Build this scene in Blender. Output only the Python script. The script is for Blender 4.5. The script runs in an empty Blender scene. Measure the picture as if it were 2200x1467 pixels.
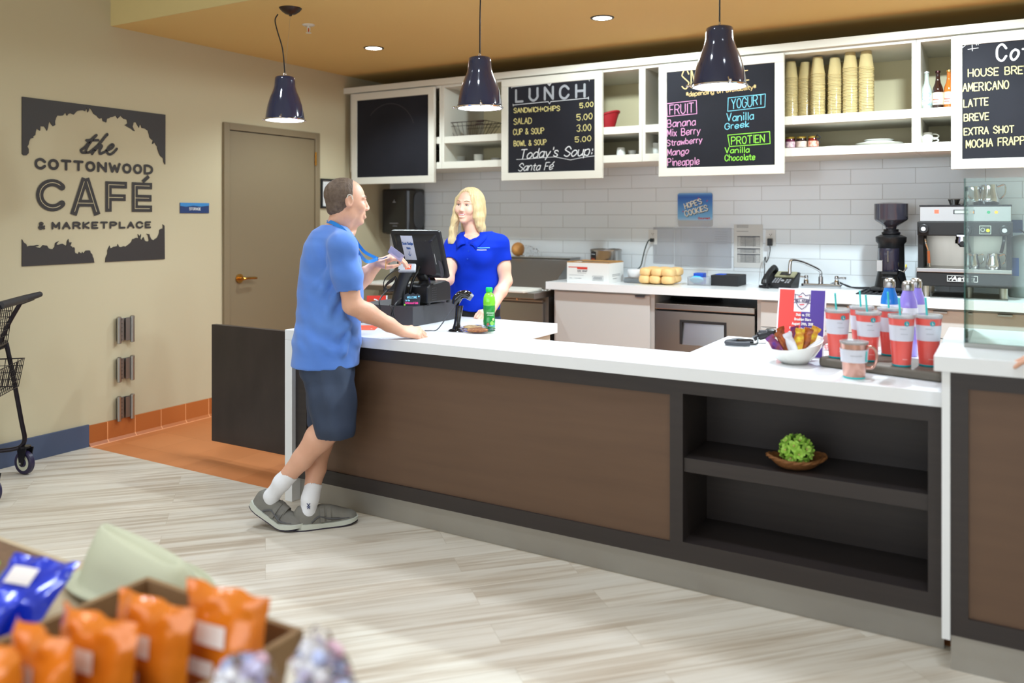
import bpy, math, random
import numpy as np
from mathutils import Vector, Matrix, noise as mnoise
random.seed(7); rng = np.random.default_rng(7)
C = bpy.context.scene.collection
PI = math.pi
# ---------- camera model: level camera with a vertical shift ----------
F = 1803.0; V0 = 465.0; TH = math.radians(30.63); H = 1.45
cT, sT = math.cos(TH), math.sin(TH)
CAM = Vector((0, 0, H))
def ray(u, v):
    a = (u-1100)/F
    return Vector((-sT+a*cT, cT+a*sT, (V0-v)/F))
def at_z(u, v, z):
    r = ray(u, v); return CAM + r*((z-H)/r.z)
def at_x(u, v, x):
    r = ray(u, v); return CAM + r*(x/r.x)
def at_y(u, v, y):
    r = ray(u, v); return CAM + r*(y/r.y)
def at_d(u, v, d):
    return CAM + ray(u, v)*d
# main planes of the room
XL, YW, YU, YC, YFR, YK = -4.995, 6.20, 5.58, 3.10, 3.13, 3.158
ZC = 2.68; ZT = 0.87; ZB = 0.96
def lin(c):
    c = c/255.0
    return c/12.92 if c <= .04045 else ((c+.055)/1.055)**2.4
def rgb(r, g, b): return (lin(r), lin(g), lin(b), 1.0)

# ---------- materials ----------
MATS = {}
def nt(name):
    m = bpy.data.materials.new(name); m.use_nodes = True
    t = m.node_tree; b = t.nodes['Principled BSDF']
    return m, t, b
def N(t, kind, **kw):
    n = t.nodes.new(kind)
    for k, v in kw.items():
        if hasattr(n, k): setattr(n, k, v)
    return n
def coords(t, scale=(1, 1, 1), rot=(0, 0, 0), loc=(0, 0, 0)):
    tc = N(t, 'ShaderNodeTexCoord'); mp = N(t, 'ShaderNodeMapping')
    mp.inputs['Scale'].default_value = scale; mp.inputs['Rotation'].default_value = rot; mp.inputs['Location'].default_value = loc
    t.links.new(tc.outputs['Object'], mp.inputs['Vector'])
    return mp.outputs['Vector']
def mat(name, col, rough=.5, metal=0.0, spec=.5, var=None, bump=None, emit=0, ecol=None, trans=0, alpha=1, coat=0, ior=1.45, sheen=0, sub=0, aniso=None):
    """var=(scale xyz or number, colour2, contrast) mixes in a second colour with noise; bump=(scale, strength)"""
    if name in MATS: return MATS[name]
    m, t, b = nt(name); L = t.links
    b.inputs['Base Color'].default_value = col
    b.inputs['Roughness'].default_value = rough; b.inputs['Metallic'].default_value = metal
    b.inputs['Specular IOR Level'].default_value = spec; b.inputs['IOR'].default_value = ior
    b.inputs['Transmission Weight'].default_value = trans; b.inputs['Alpha'].default_value = alpha
    b.inputs['Coat Weight'].default_value = coat; b.inputs['Sheen Weight'].default_value = sheen
    if sub:
        b.inputs['Subsurface Weight'].default_value = sub; b.inputs['Subsurface Radius'].default_value = (.01, .004, .002); b.inputs['Subsurface Scale'].default_value = 1
    if emit:
        b.inputs['Emission Color'].default_value = ecol or col; b.inputs['Emission Strength'].default_value = emit
    if var:
        sc, c2, k = var
        if not isinstance(sc, tuple): sc = (sc, sc, sc)
        v = coords(t, sc); n = N(t, 'ShaderNodeTexNoise'); n.inputs['Scale'].default_value = 1; n.inputs['Detail'].default_value = 5
        L.new(v, n.inputs['Vector'])
        r = N(t, 'ShaderNodeValToRGB'); r.color_ramp.elements[0].position = .5-.5*k; r.color_ramp.elements[1].position = .5+.5*k
        r.color_ramp.elements[0].color = col; r.color_ramp.elements[1].color = c2
        L.new(n.outputs['Fac'], r.inputs['Fac']); L.new(r.outputs['Color'], b.inputs['Base Color'])
    if bump:
        sc = bump[0]
        if not isinstance(sc, tuple): sc = (sc, sc, sc)
        v = coords(t, sc); n = N(t, 'ShaderNodeTexNoise'); n.inputs['Scale'].default_value = 1; n.inputs['Detail'].default_value = 3
        L.new(v, n.inputs['Vector'])
        bp = N(t, 'ShaderNodeBump'); bp.inputs['Strength'].default_value = bump[1]; bp.inputs['Distance'].default_value = bump[2] if len(bump) > 2 else .002
        L.new(n.outputs['Fac'], bp.inputs['Height']); L.new(bp.outputs['Normal'], b.inputs['Normal'])
    MATS[name] = m
    return m

# ---------- mesh builder ----------
class MB:
    def __init__(s): s.v = []; s.f = []; s.m = []; s.mi = 0
    def add(s, vs, fs):
        o = len(s.v); s.v += [tuple(p) for p in vs]; s.f += [tuple(i+o for i in f) for f in fs]; s.m += [s.mi]*len(fs); return s
    def mat(s, i): s.mi = i; return s
    def box(s, a, b):
        x0, y0, z0 = a; x1, y1, z1 = b
        if x0 > x1: x0, x1 = x1, x0
        if y0 > y1: y0, y1 = y1, y0
        if z0 > z1: z0, z1 = z1, z0
        return s.add([(x0,y0,z0),(x1,y0,z0),(x1,y1,z0),(x0,y1,z0),(x0,y0,z1),(x1,y0,z1),(x1,y1,z1),(x0,y1,z1)],
                     [(0,3,2,1),(4,5,6,7),(0,1,5,4),(1,2,6,5),(2,3,7,6),(3,0,4,7)])
    def obox(s, M, a, b):   # box in a local frame
        o = len(s.v); s.box(a, b)
        for i in range(o, len(s.v)): s.v[i] = tuple(M @ Vector(s.v[i]))
        return s
    def tube(s, pts, r, seg=8, closed=False, cap=True):
        pts = [Vector(p) for p in pts]; n = len(pts)
        rs = r if isinstance(r, (list, tuple)) else [r]*n
        prev = None; rings = []
        for i, p in enumerate(pts):
            if closed: d = pts[(i+1) % n]-pts[i-1]
            else: d = pts[min(i+1, n-1)]-pts[max(i-1, 0)]
            d = d.normalized() if d.length > 1e-9 else Vector((0, 0, 1))
            if prev is None:
                a = Vector((0, 0, 1)) if abs(d.z) < .9 else Vector((1, 0, 0)); x = d.cross(a).normalized()
            else:
                x = prev - d*prev.dot(d); x = x.normalized() if x.length > 1e-6 else d.orthogonal().normalized()
            prev = x; y = d.cross(x)
            rings.append([p+(x*math.cos(2*PI*k/seg)+y*math.sin(2*PI*k/seg))*rs[i] for k in range(seg)])
        vs = [q for rr in rings for q in rr]; fs = []
        m = n if closed else n-1
        for i in range(m):
            j = (i+1) % n
            for k in range(seg):
                fs.append((i*seg+k, i*seg+(k+1) % seg, j*seg+(k+1) % seg, j*seg+k))
        if cap and not closed:
            fs.append(tuple(range(seg))[::-1]); fs.append(tuple((n-1)*seg+k for k in range(seg)))
        return s.add(vs, fs)
    def cyl(s, a, b, r, seg=24, r2=None): return s.tube([a, b], [r, r if r2 is None else r2], seg)
    def lathe(s, prof, c=(0, 0, 0), seg=32, ax=None):
        # prof: (r, z) list; spun about z through c, or about axis frame ax (Matrix 3x3/4x4)
        vs = []; fs = []; n = len(prof)
        for k in range(seg):
            a = 2*PI*k/seg
            for r, z in prof: vs.append(Vector((r*math.cos(a), r*math.sin(a), z)))
        for k in range(seg):
            j = (k+1) % seg
            for i in range(n-1):
                if prof[i][0] < 1e-7 and prof[i+1][0] < 1e-7: continue
                fs.append((k*n+i, j*n+i, j*n+i+1, k*n+i+1))
        if ax is not None: vs = [ax @ v for v in vs]
        c = Vector(c)
        return s.add([v+c for v in vs], fs)
    def prism(s, poly, a, b, fn):   # 2D polygon extruded between a and b, fn(x, y, t) -> point
        n = len(poly)
        vs = [fn(x, y, a) for x, y in poly]+[fn(x, y, b) for x, y in poly]
        fs = [tuple(range(n))[::-1], tuple(range(n, 2*n))]+[(i, (i+1) % n, n+(i+1) % n, n+i) for i in range(n)]
        return s.add(vs, fs)
    def ell(s, c, r, seg=16, rings=10, M=None):
        prof = [(math.sin(PI*i/rings), -math.cos(PI*i/rings)) for i in range(rings+1)]
        o = len(s.v); s.lathe(prof, (0, 0, 0), seg)
        for i in range(o, len(s.v)):
            v = s.v[i]; v = Vector((v[0]*r[0], v[1]*r[1], v[2]*r[2]))
            if M is not None: v = M @ v
            s.v[i] = tuple(v+Vector(c))
        return s
    def xf(s, M, start=0):
        for i in range(start, len(s.v)): s.v[i] = tuple(M @ Vector(s.v[i]))
        return s
    def obj(s, name, mats, parent=None, smooth=False, bevel=0, bseg=2, local=True, angle=40, merge=False):
        me = bpy.data.meshes.new(name)
        vs = s.v
        if parent is not None and not local:
            mw = wm(parent).inverted(); vs = [tuple(mw @ Vector(v)) for v in vs]
        me.from_pydata(vs, [], s.f)
        if not isinstance(mats, (list, tuple)): mats = [mats]
        for m in mats: me.materials.append(m)
        if len(mats) > 1: me.polygons.foreach_set('material_index', s.m)
        me.validate()
        if merge:
            import bmesh
            bm = bmesh.new(); bm.from_mesh(me); bmesh.ops.remove_doubles(bm, verts=bm.verts, dist=1e-5)
            bmesh.ops.recalc_face_normals(bm, faces=bm.faces); bm.to_mesh(me); bm.free()
        if smooth:
            me.polygons.foreach_set('use_smooth', [True]*len(me.polygons))
            if angle < 180: me.set_sharp_from_angle(angle=math.radians(angle))
        o = bpy.data.objects.new(name, me); C.objects.link(o)
        if bevel:
            md = o.modifiers.new('Bevel', 'BEVEL'); md.width = bevel; md.segments = bseg; md.limit_method = 'ANGLE'; md.angle_limit = math.radians(40)
        if parent is not None: o.parent = parent
        return o
def wm(o):
    M = o.matrix_basis.copy()
    p = o.parent
    while p is not None: M = p.matrix_basis @ M; p = p.parent
    return M
def tag(o, label=None, cat=None, group=None, kind=None):
    if label: o['label'] = label
    if cat: o['category'] = cat
    if group: o['group'] = group
    if kind: o['kind'] = kind
    return o
def thing(name, label, cat, loc=(0, 0, 0), rotz=0, group=None):
    o = bpy.data.objects.new(name, None); C.objects.link(o); o.empty_display_size = .05
    o.location = loc; o.rotation_euler = (0, 0, rotz)
    o.matrix_basis = Matrix.Translation(Vector(loc)) @ Matrix.Rotation(rotz, 4, 'Z')
    return tag(o, label, cat, group)
def dup(o, loc=None, rotz=None, label=None, parent=None, first=True, M=None):
    c = o.copy(); C.objects.link(c)
    if parent is not None: c.parent = parent
    for ch in o.children: dup(ch, parent=c, first=False)
    if first:
        if M is not None: c.matrix_basis = M
        else:
            if loc is not None: c.location = loc
            if rotz is not None: c.rotation_euler = (0, 0, rotz)
        if label: c['label'] = label
    return c
def arc(cx, cy, r, a0, a1, n=8):
    return [(cx+r*math.cos(math.radians(a0+(a1-a0)*i/n)), cy+r*math.sin(math.radians(a0+(a1-a0)*i/n))) for i in range(n+1)]
def rrect(x0, y0, x1, y1, r, n=5):
    return arc(x1-r, y0+r, r, -90, 0, n)+arc(x1-r, y1-r, r, 0, 90, n)+arc(x0+r, y1-r, r, 90, 180, n)+arc(x0+r, y0+r, r, 180, 270, n)
def frame(o, x, y, z=None):
    x = Vector(x).normalized(); y = Vector(y); y = (y-x*y.dot(x)).normalized(); z = x.cross(y)
    M = Matrix((x, y, z)).transposed().to_4x4(); M.translation = Vector(o); return M
def spline(pts, n=6, closed=False):
    P = [Vector(p) for p in pts]; m = len(P); out = []
    R = range(m if closed else m-1)
    for i in R:
        p1, p2 = P[i], P[(i+1) % m]
        p0 = P[i-1] if (closed or i > 0) else p1*2-p2
        p3 = P[(i+2) % m] if (closed or i+2 < m) else p2*2-p1
        for k in range(n):
            t = k/n
            out.append(.5*((2*p1)+(p2-p0)*t+(2*p0-5*p1+4*p2-p3)*t*t+(-p0+3*p1-3*p2+p3)*t**3))
    if not closed: out.append(P[-1])
    return out

# ---------- single-stroke lettering ----------
G = {
'A':'0c3k6c|1f5f','B':'0c0k|~0k4k5i4g0g|~0g4g6e4c0c','C':'~6i4k2k0i0e2c4c6e','D':'0c0k|~0k3k6i6e3c0c','E':'5k0k0c5c|0g4g',
'F':'0c0k5k|0g4g','G':'~6i4k2k0i0e2c4c6e|6e6g4g','H':'0c0k|6c6k|0g6g','I':'1c1k','J':'~5k5e4c2c0e','K':'0c0k|5k0g5c','L':'0k0c5c',
'M':'0c0k3e6k6c','N':'0c0k6c6k','O':'~3k1j0g1d3c5d6g5j3k','P':'0c0k|~0k4k6i4g0g','Q':'~3k1j0g1d3c5d6g5j3k|4e6c','R':'0c0k|~0k4k6i4g0g|3g6c',
'S':'~6i4k2k0i1h5f6e4c2c0d','T':'3c3k|0k6k','U':'~0k0g0e2c4c6e6g6k','V':'0k3c6k','W':'0k2c4i6c8k','X':'0k6c|6k0c','Y':'0k3g6k|3g3c','Z':'0k6k0c6c',
'a':'~5g3h1g0e1c3c5e|5h5c','b':'0k0c|~0g2h4g5e4c2c0d','c':'~5g3h1g0e1c3c5d','d':'5k5c|~5g3h1g0e1c3c5d','e':'~0e5f4h2h0f1c3c5d','f':'~4k3k2i2f2c|0h4h',
'g':'~5g3h1g0e1c3c5d|~5h5d5b3a1a0b','h':'0k0c|~0f2h4h5f5c','i':'1h1c|1j1k','j':'~2h2d2b1a0a|2j2k','k':'0k0c|4h0e4c','l':'1k1c','m':'0h0c|~0f2h3g3c|~3f5h6g6c',
'n':'0h0c|~0f2h4h5f5c','o':'~3h1g0e1c3c5e5g3h','p':'0h0a|~0g2h4h5f4c2c0d','q':'5h5a|~5g3h1g0e1c3c5d','r':'0h0c|~0f1h3h','s':'~4g3h1h0g1f3e4d3c1c0d','t':'~2j2g2d3c4c|0h4h',
'u':'~0h0e1c3c5e|5h5c','v':'0h2c4h','w':'0h1c3g5c6h','x':'0h4c|4h0c','y':'0h2d|5h1a','z':'0h4h0c4c',
'0':'~3k1j0g1d3c4d5g4j3k','1':'0i2k2c','2':'~0i2k4k5i3f0c|0c5c','3':'~0j2k4k5i3g|~3g5e4c2c0d','4':'4c4k0f5f','5':'5k0k0g|~0g3h5f4c2c0d','6':'~4k1h0e2c4c5e3g0f','7':'0k5k1c','8':'~3k1i5e3c1e5i3k','9':'~5h2g1i3k5i5f3c',
'.':'1c1d','-':'0g3g','+':'0g4g|2e2i',':':'1d1e|1g1h',"'":'1k1i','&':'~6c1i2k4j3h0e1c3c6f','*':'0f4j|0j4f|0h4h|2e2k','#':'1c2k|3c4k|0f5f|0i5i','/':'0c5k',',':'1d0b','@':'~4f3h2f3e5f5h3k0i0e3c5c','%':'0c5k',
'é':'~0e5f4h2h0f1c3c5d|3i5k','É':'5i0i0c5c|0f4f|2j4l','>':'0c4g0k','$':'~5i3k0i5f3c0d|3b3l','<':'4k0g4c'}
def glyph(ch):
    if ch == ' ': return [], 4
    s = G.get(ch) or G.get(ch.upper()) or G['-']
    out = []; w = 0
    for st in s.split('|'):
        sm = st[0] == '~'; st = st[1:] if sm else st
        p = [(int(st[i]), ord(st[i+1])-99) for i in range(0, len(st), 2)]
        w = max(w, max(q[0] for q in p))
        if sm: p = [(q.x, q.y) for q in spline([(a, b, 0) for a, b in p], 4)]
        out.append(p)
    return out, w
def text(txt, x, y, h, wx=1.0, gap=2.0, slope=0.0, slant=0.0, jit=0.0, width=None, align='l'):
    """returns polylines; h = capital height; width, if given, sets the total width"""
    res = []; cx = 0; k = h/8
    for ch in txt:
        g, w = glyph(ch)
        j = random.uniform(-jit, jit)*h if jit else 0
        for st in g: res.append([(cx+px, py+j/k) for px, py in st])
        cx += w+gap
    tot = (cx-gap) or 1
    sx = k*wx if width is None else width/tot
    off = 0 if align == 'l' else (-tot*sx/2 if align == 'c' else -tot*sx)
    return [[(x+off+px*sx+py*k*slant, y+py*k+(px*sx)*slope) for px, py in st] for st in res]
STG = [0]
def strokes(mb, polys, w, fn, h=.0006, lift=.0006, rnd=True):
    """fn(x, y, n) maps the 2D writing plane to space; strokes are thin raised ribbons"""
    for st in polys:
        for i in range(len(st)-1):
            a = Vector(st[i]); b = Vector(st[i+1]); d = b-a
            if d.length < 1e-7: continue
            d.normalize(); n = Vector((-d.y, d.x))*w/2; e = d*(0 if rnd else w/2)
            q = [a-n-e, b-n+e, b+n+e, a+n-e]
            STG[0] += 5; mb.add([fn(p.x, p.y, lift+h+(STG[0]%13)*3e-5) for p in q], [(0, 1, 2, 3)])
        if rnd:
            for p in st:
                STG[0] += 5; hh_ = (STG[0]%13)*3e-5
                mb.add([fn(p[0]+w/2*math.cos(PI*k/4), p[1]+w/2*math.sin(PI*k/4), lift+h+hh_) for k in range(8)], [tuple(range(8))])
    return mb
def wall_y(x0, z0, y):  # writing on a plane facing -Y
    return lambda x, z, n: (x0+x, y-n, z0+z)
def scribble(x0, x1, y, amp, n):   # stands for print too small to read
    return [[(x0+(x1-x0)*i/(2*n), y+amp*(.6 if i % 2 else -.4)*(.5+.5*math.sin(i*1.7)**2)) for i in range(2*n+1)]]
# ================= materials =================
wall_m = mat('painted_wall', rgb(190,178,148), .75, bump=((60,60,60), .08, .0006))
ceil_m = mat('ceiling_paint', rgb(214,182,116), .8, bump=((50,50,50), .06, .0006))
ceil2_m = mat('upper_ceiling_paint', rgb(215,205,180), .85)
white_m = mat('white_laminate', rgb(210,206,194), .45)
quartz_m = mat('white_quartz', rgb(232,234,236), .22)
dark_m = mat('dark_stained_wood', rgb(52,45,43), .42, var=((3,3,60), rgb(44,38,37), .6), bump=((6,6,200), .1, .0004))
brown_m = mat('brown_wood_veneer', rgb(104,79,60), .5, var=((2,2,24), rgb(90,67,51), .9), bump=((8,8,160), .08, .0004))
gate_m = mat('espresso_laminate', rgb(62,53,50), .38, var=((9,9,4), rgb(44,37,35), .7))
kick_m = mat('brushed_metal_kick', rgb(178,174,166), .45, .6, var=((1.2,1,3), rgb(146,143,138), .8))
steel_m = mat('brushed_steel', rgb(176,174,172), .28, 1.0, bump=((4,4,300), .05, .0003))
steel_d = mat('dull_steel', rgb(140,138,136), .4, 1.0)
chrome_m = mat('chrome', rgb(215,215,218), .08, 1.0)
brass_m = mat('brass', rgb(200,150,75), .25, 1.0)
black_m = mat('black_plastic', rgb(26,26,28), .38)
blackg_m = mat('glossy_black', rgb(14,14,17), .12, coat=.4)
blackmat = mat('matte_black', rgb(30,29,31), .7)
bmetal_m = mat('black_metal', rgb(28,26,30), .35, .3)
door_m = mat('taupe_paint', rgb(128,113,88), .45)
navy_m = mat('navy_base', rgb(70,80,104), .55)
cer_m = mat('white_ceramic', rgb(232,232,226), .15, coat=.3)
board_m = mat('chalkboard', rgb(20,20,25), .75, spec=.25, var=((2.5,2.5,2.5), rgb(36,36,43), .8))
rubber_m = mat('rubber', rgb(40,40,44), .7)
clear_m = mat('clear_plastic', (1,1,1,1), .05, trans=1, ior=1.2)
# floor planks: diagonal vinyl boards
def plank_floor():
    m, t, b = nt('vinyl_planks'); L = t.links
    v = coords(t, (1,1,1), (0,0,math.radians(-47)))
    br = N(t, 'ShaderNodeTexBrick'); br.offset = .37; br.offset_frequency = 2
    br.inputs['Scale'].default_value = 1; br.inputs['Brick Width'].default_value = 1.22; br.inputs['Row Height'].default_value = .152
    br.inputs['Mortar Size'].default_value = .0008; br.inputs['Mortar Smooth'].default_value = .2; br.inputs['Bias'].default_value = 0
    br.inputs['Color1'].default_value = (0,0,0,1); br.inputs['Color2'].default_value = (1,1,1,1); br.inputs['Mortar'].default_value = (.5,.5,.5,1)
    L.new(v, br.inputs['Vector'])
    # offset the grain per plank
    sx = N(t, 'ShaderNodeMapping'); sx.inputs['Scale'].default_value = (1.4, 34, 1)
    ad = N(t, 'ShaderNodeVectorMath', operation='ADD'); sc = N(t, 'ShaderNodeVectorMath', operation='SCALE'); sc.inputs['Scale'].default_value = 37
    L.new(br.outputs['Color'], sc.inputs[0]); L.new(v, sx.inputs['Vector']); L.new(sx.outputs['Vector'], ad.inputs[0]); L.new(sc.outputs['Vector'], ad.inputs[1])
    n1 = N(t, 'ShaderNodeTexNoise'); n1.inputs['Scale'].default_value = 1; n1.inputs['Detail'].default_value = 6; n1.inputs['Roughness'].default_value = .6; n1.inputs['Distortion'].default_value = .6
    L.new(ad.outputs['Vector'], n1.inputs['Vector'])
    sx2 = N(t, 'ShaderNodeMapping'); sx2.inputs['Scale'].default_value = (.45, .28, 1); L.new(ad.outputs['Vector'], sx2.inputs['Vector'])
    n2 = N(t, 'ShaderNodeTexNoise'); n2.inputs['Scale'].default_value = 1; n2.inputs['Detail'].default_value = 3; L.new(sx2.outputs['Vector'], n2.inputs['Vector'])
    r = N(t, 'ShaderNodeValToRGB'); e = r.color_ramp.elements
    e[0].position = .30; e[0].color = rgb(166,150,131); e[1].position = .72; e[1].color = rgb(220,214,202)
    x = e.new(.42); x.color = rgb(188,174,155); x = e.new(.52); x.color = rgb(208,199,184)
    mx = N(t, 'ShaderNodeMix'); mx.data_type = 'FLOAT'; mx.inputs['Factor'].default_value = .45
    L.new(n1.outputs['Fac'], mx.inputs['A']); L.new(n2.outputs['Fac'], mx.inputs['B']); L.new(mx.outputs['Result'], r.inputs['Fac'])
    # small tone shift per plank
    hs = N(t, 'ShaderNodeHueSaturation'); mr = N(t, 'ShaderNodeMapRange'); mr.inputs['To Min'].default_value = .94; mr.inputs['To Max'].default_value = 1.03
    L.new(br.outputs['Color'], mr.inputs['Value']); L.new(mr.outputs['Result'], hs.inputs['Value']); L.new(r.outputs['Color'], hs.inputs['Color'])
    m2 = N(t, 'ShaderNodeMix'); m2.data_type = 'RGBA'; L.new(br.outputs['Fac'], m2.inputs['Factor']); L.new(hs.outputs['Color'], m2.inputs['A']); m2.inputs['B'].default_value = rgb(178,166,148)
    L.new(m2.outputs['Result'], b.inputs['Base Color'])
    b.inputs['Roughness'].default_value = .42
    bp = N(t, 'ShaderNodeBump'); bp.inputs['Strength'].default_value = .12; bp.inputs['Distance'].default_value = .001
    L.new(n1.outputs['Fac'], bp.inputs['Height']); L.new(bp.outputs['Normal'], b.inputs['Normal'])
    return m
def tiles(name, col, grout, w, h, off, axis, mortar=.003, rough=.3, var=None, loc=(0,0,0), bumps=.3):
    m, t, b = nt(name); L = t.links
    v = coords(t, (1,1,1), axis, loc)
    br = N(t, 'ShaderNodeTexBrick'); br.offset = off
    br.inputs['Scale'].default_value = 1; br.inputs['Brick Width'].default_value = w; br.inputs['Row Height'].default_value = h
    br.inputs['Mortar Size'].default_value = mortar; br.inputs['Mortar Smooth'].default_value = .3
    br.inputs['Color1'].default_value = col; br.inputs['Color2'].default_value = var or col; br.inputs['Mortar'].default_value = grout
    L.new(v, br.inputs['Vector']); L.new(br.outputs['Color'], b.inputs['Base Color'])
    b.inputs['Roughness'].default_value = rough
    bp = N(t, 'ShaderNodeBump'); bp.inputs['Strength'].default_value = bumps; bp.inputs['Distance'].default_value = .002; bp.invert = True
    L.new(br.outputs['Fac'], bp.inputs['Height']); L.new(bp.outputs['Normal'], b.inputs['Normal'])
    return m
floor_m = plank_floor()
otile_m = tiles('terracotta_tiles', rgb(200,126,74), rgb(186,116,64), .305, .305, 0, (0,0,0), .003, .5, rgb(190,116,64))
obase_m = tiles('terracotta_base_tiles', rgb(184,104,48), rgb(226,154,102), .198, .4, 0, (-PI/2,-PI/2,0), .0035, .45, rgb(162,88,36), (0.05,0,.2))
subway_m = tiles('subway_tiles', rgb(231,237,242), rgb(186,190,192), .406, .1045, .5, (PI/2,0,0), .0022, .16, rgb(227,233,238), (.13,0,.004), .5)

# ================= the room =================
YT = 3.19   # line where the vinyl planks meet the terracotta tiles
def struct(name, mb, m, **k):
    lab = k.pop('label', None)
    o = mb.obj(name, m, **k); tag(o, lab, None, None, 'structure'); return o
struct('floor', MB().box((-6,-2.5,-.05), (3.5,YT,0)), floor_m, label='pale grey brown wood look vinyl plank floor laid diagonally')
struct('floor', MB().box((-6,YT,-.05), (3.5,YW+.2,0)), otile_m, label='orange terracotta tiled floor behind the counter')
struct('wall_left', MB().box((XL-.12,-2.5,0), (XL,YW+.12,3.5)), wall_m, label='beige painted wall with the cafe sign')
struct('wall_back', MB().box((XL,YW,0), (3.5,YW+.12,3.5)), wall_m, label='wall behind the back counter')
struct('wall_back_tiles', MB().box((XL+.0,YW-.01,.55), (3.5,YW,2.2)), subway_m, label='light grey subway tile backsplash')
bpy.context.scene.collection.objects['wall_back_tiles'].name = 'trim_2'
struct('wall_right', MB().box((3.4,-2.5,0), (3.52,YW+.12,3.5)), wall_m, label='beige side wall')
struct('wall_front', MB().box((-6,-2.6,0), (3.5,-2.5,.75)).box((-6,-2.6,2.9), (3.5,-2.5,3.5)).box((-6,-2.6,.75), (-4.6,-2.5,2.9)).box((2.4,-2.6,.75), (3.5,-2.5,2.9)), wall_m, label='beige wall across the shop')
struct('ceiling', MB().box((XL,3.353,ZC), (3.5,YW,ZC+.12)), ceil_m, label='ochre painted dropped ceiling over the counter')
struct('ceiling', MB().box((XL,3.345,ZC), (3.5,3.353,3.42)), mat('soffit_face', rgb(206,186,130), .8), label='upright face of the dropped ceiling')
struct('ceiling', MB().box((-6,-2.6,3.4), (3.5,3.36,3.5)), ceil2_m, label='higher ceiling over the shop floor')
# base trims
struct('baseboard_left', MB().box((XL,-2.5,0), (XL+.014,YT,.140)), navy_m, bevel=.002, label='navy blue baseboard along the left wall')
tb = MB().box((XL,YT,.0), (XL+.012,4.20,.132)); 
tb.prism([(0,0),(.03,0),(.012,.02),(0,.02)], YT, 4.20, lambda x,z,y: (XL+x, y, z))
struct('trim_1', tb, obase_m, label='orange terracotta tile base along the left wall')
# plain block behind the right of the room so that the strip above the cabinets stays closed

# door on the left wall
DY0, DY1, DZ = 4.24, 5.24, 2.147
d = thing('door_1', 'taupe painted storage door with brass lever handle', 'door', (XL, (DY0+DY1)/2, 0)); d['kind'] = 'structure'
fr = MB()
fr.box((XL,DY0,0),(XL+.022,DY0+.052,DZ)).box((XL,DY1-.052,0),(XL+.022,DY1,DZ)).box((XL,DY0+.052,DZ-.052),(XL+.022,DY1-.052,DZ))
fr.obj('door_frame', door_m, d, bevel=.003, local=False)
MB().box((XL,DY0+.055,.01),(XL+.008,DY1-.055,DZ-.058)).obj('door_leaf', door_m, d, bevel=.001, local=False)
MB().box((XL,DY0+.052,DZ-.0585),(XL+.0035,DY1-.052,DZ-.052)).box((XL,DY0+.052,0),(XL+.0035,DY0+.0555,DZ-.052)).obj('door_gap', blackmat, d, local=False)
p = at_x(512, 598, XL); hx = XL+.008
hm = MB().cyl((hx,p.y,p.z),(hx+.012,p.y,p.z),.034,28).cyl((hx+.012,p.y,p.z),(hx+.055,p.y,p.z),.013,16)
hm.tube(spline([(hx+.05,p.y-.004,p.z),(hx+.056,p.y+.02,p.z+.002),(hx+.054,p.y+.06,p.z+.002),(hx+.052,p.y+.115,p.z-.001),(hx+.048,p.y+.128,p.z-.004)],5),[.011]*5+[.0095]*10+[.008]*6,10)
tag(hm.obj('door_handle', brass_m, d, smooth=True, local=False), 'brass lever handle')
for zz in (1.93, 1.1, .3):
    hg = MB().cyl((XL+.026,DY1-.052,zz-.055),(XL+.026,DY1-.052,zz+.055),.007,10).box((XL+.02,DY1-.06,zz-.055),(XL+.0235,DY1-.04,zz+.055))
    tag(hg.obj('hinge', brass_m, d, local=False), 'brass butt hinge')

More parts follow.
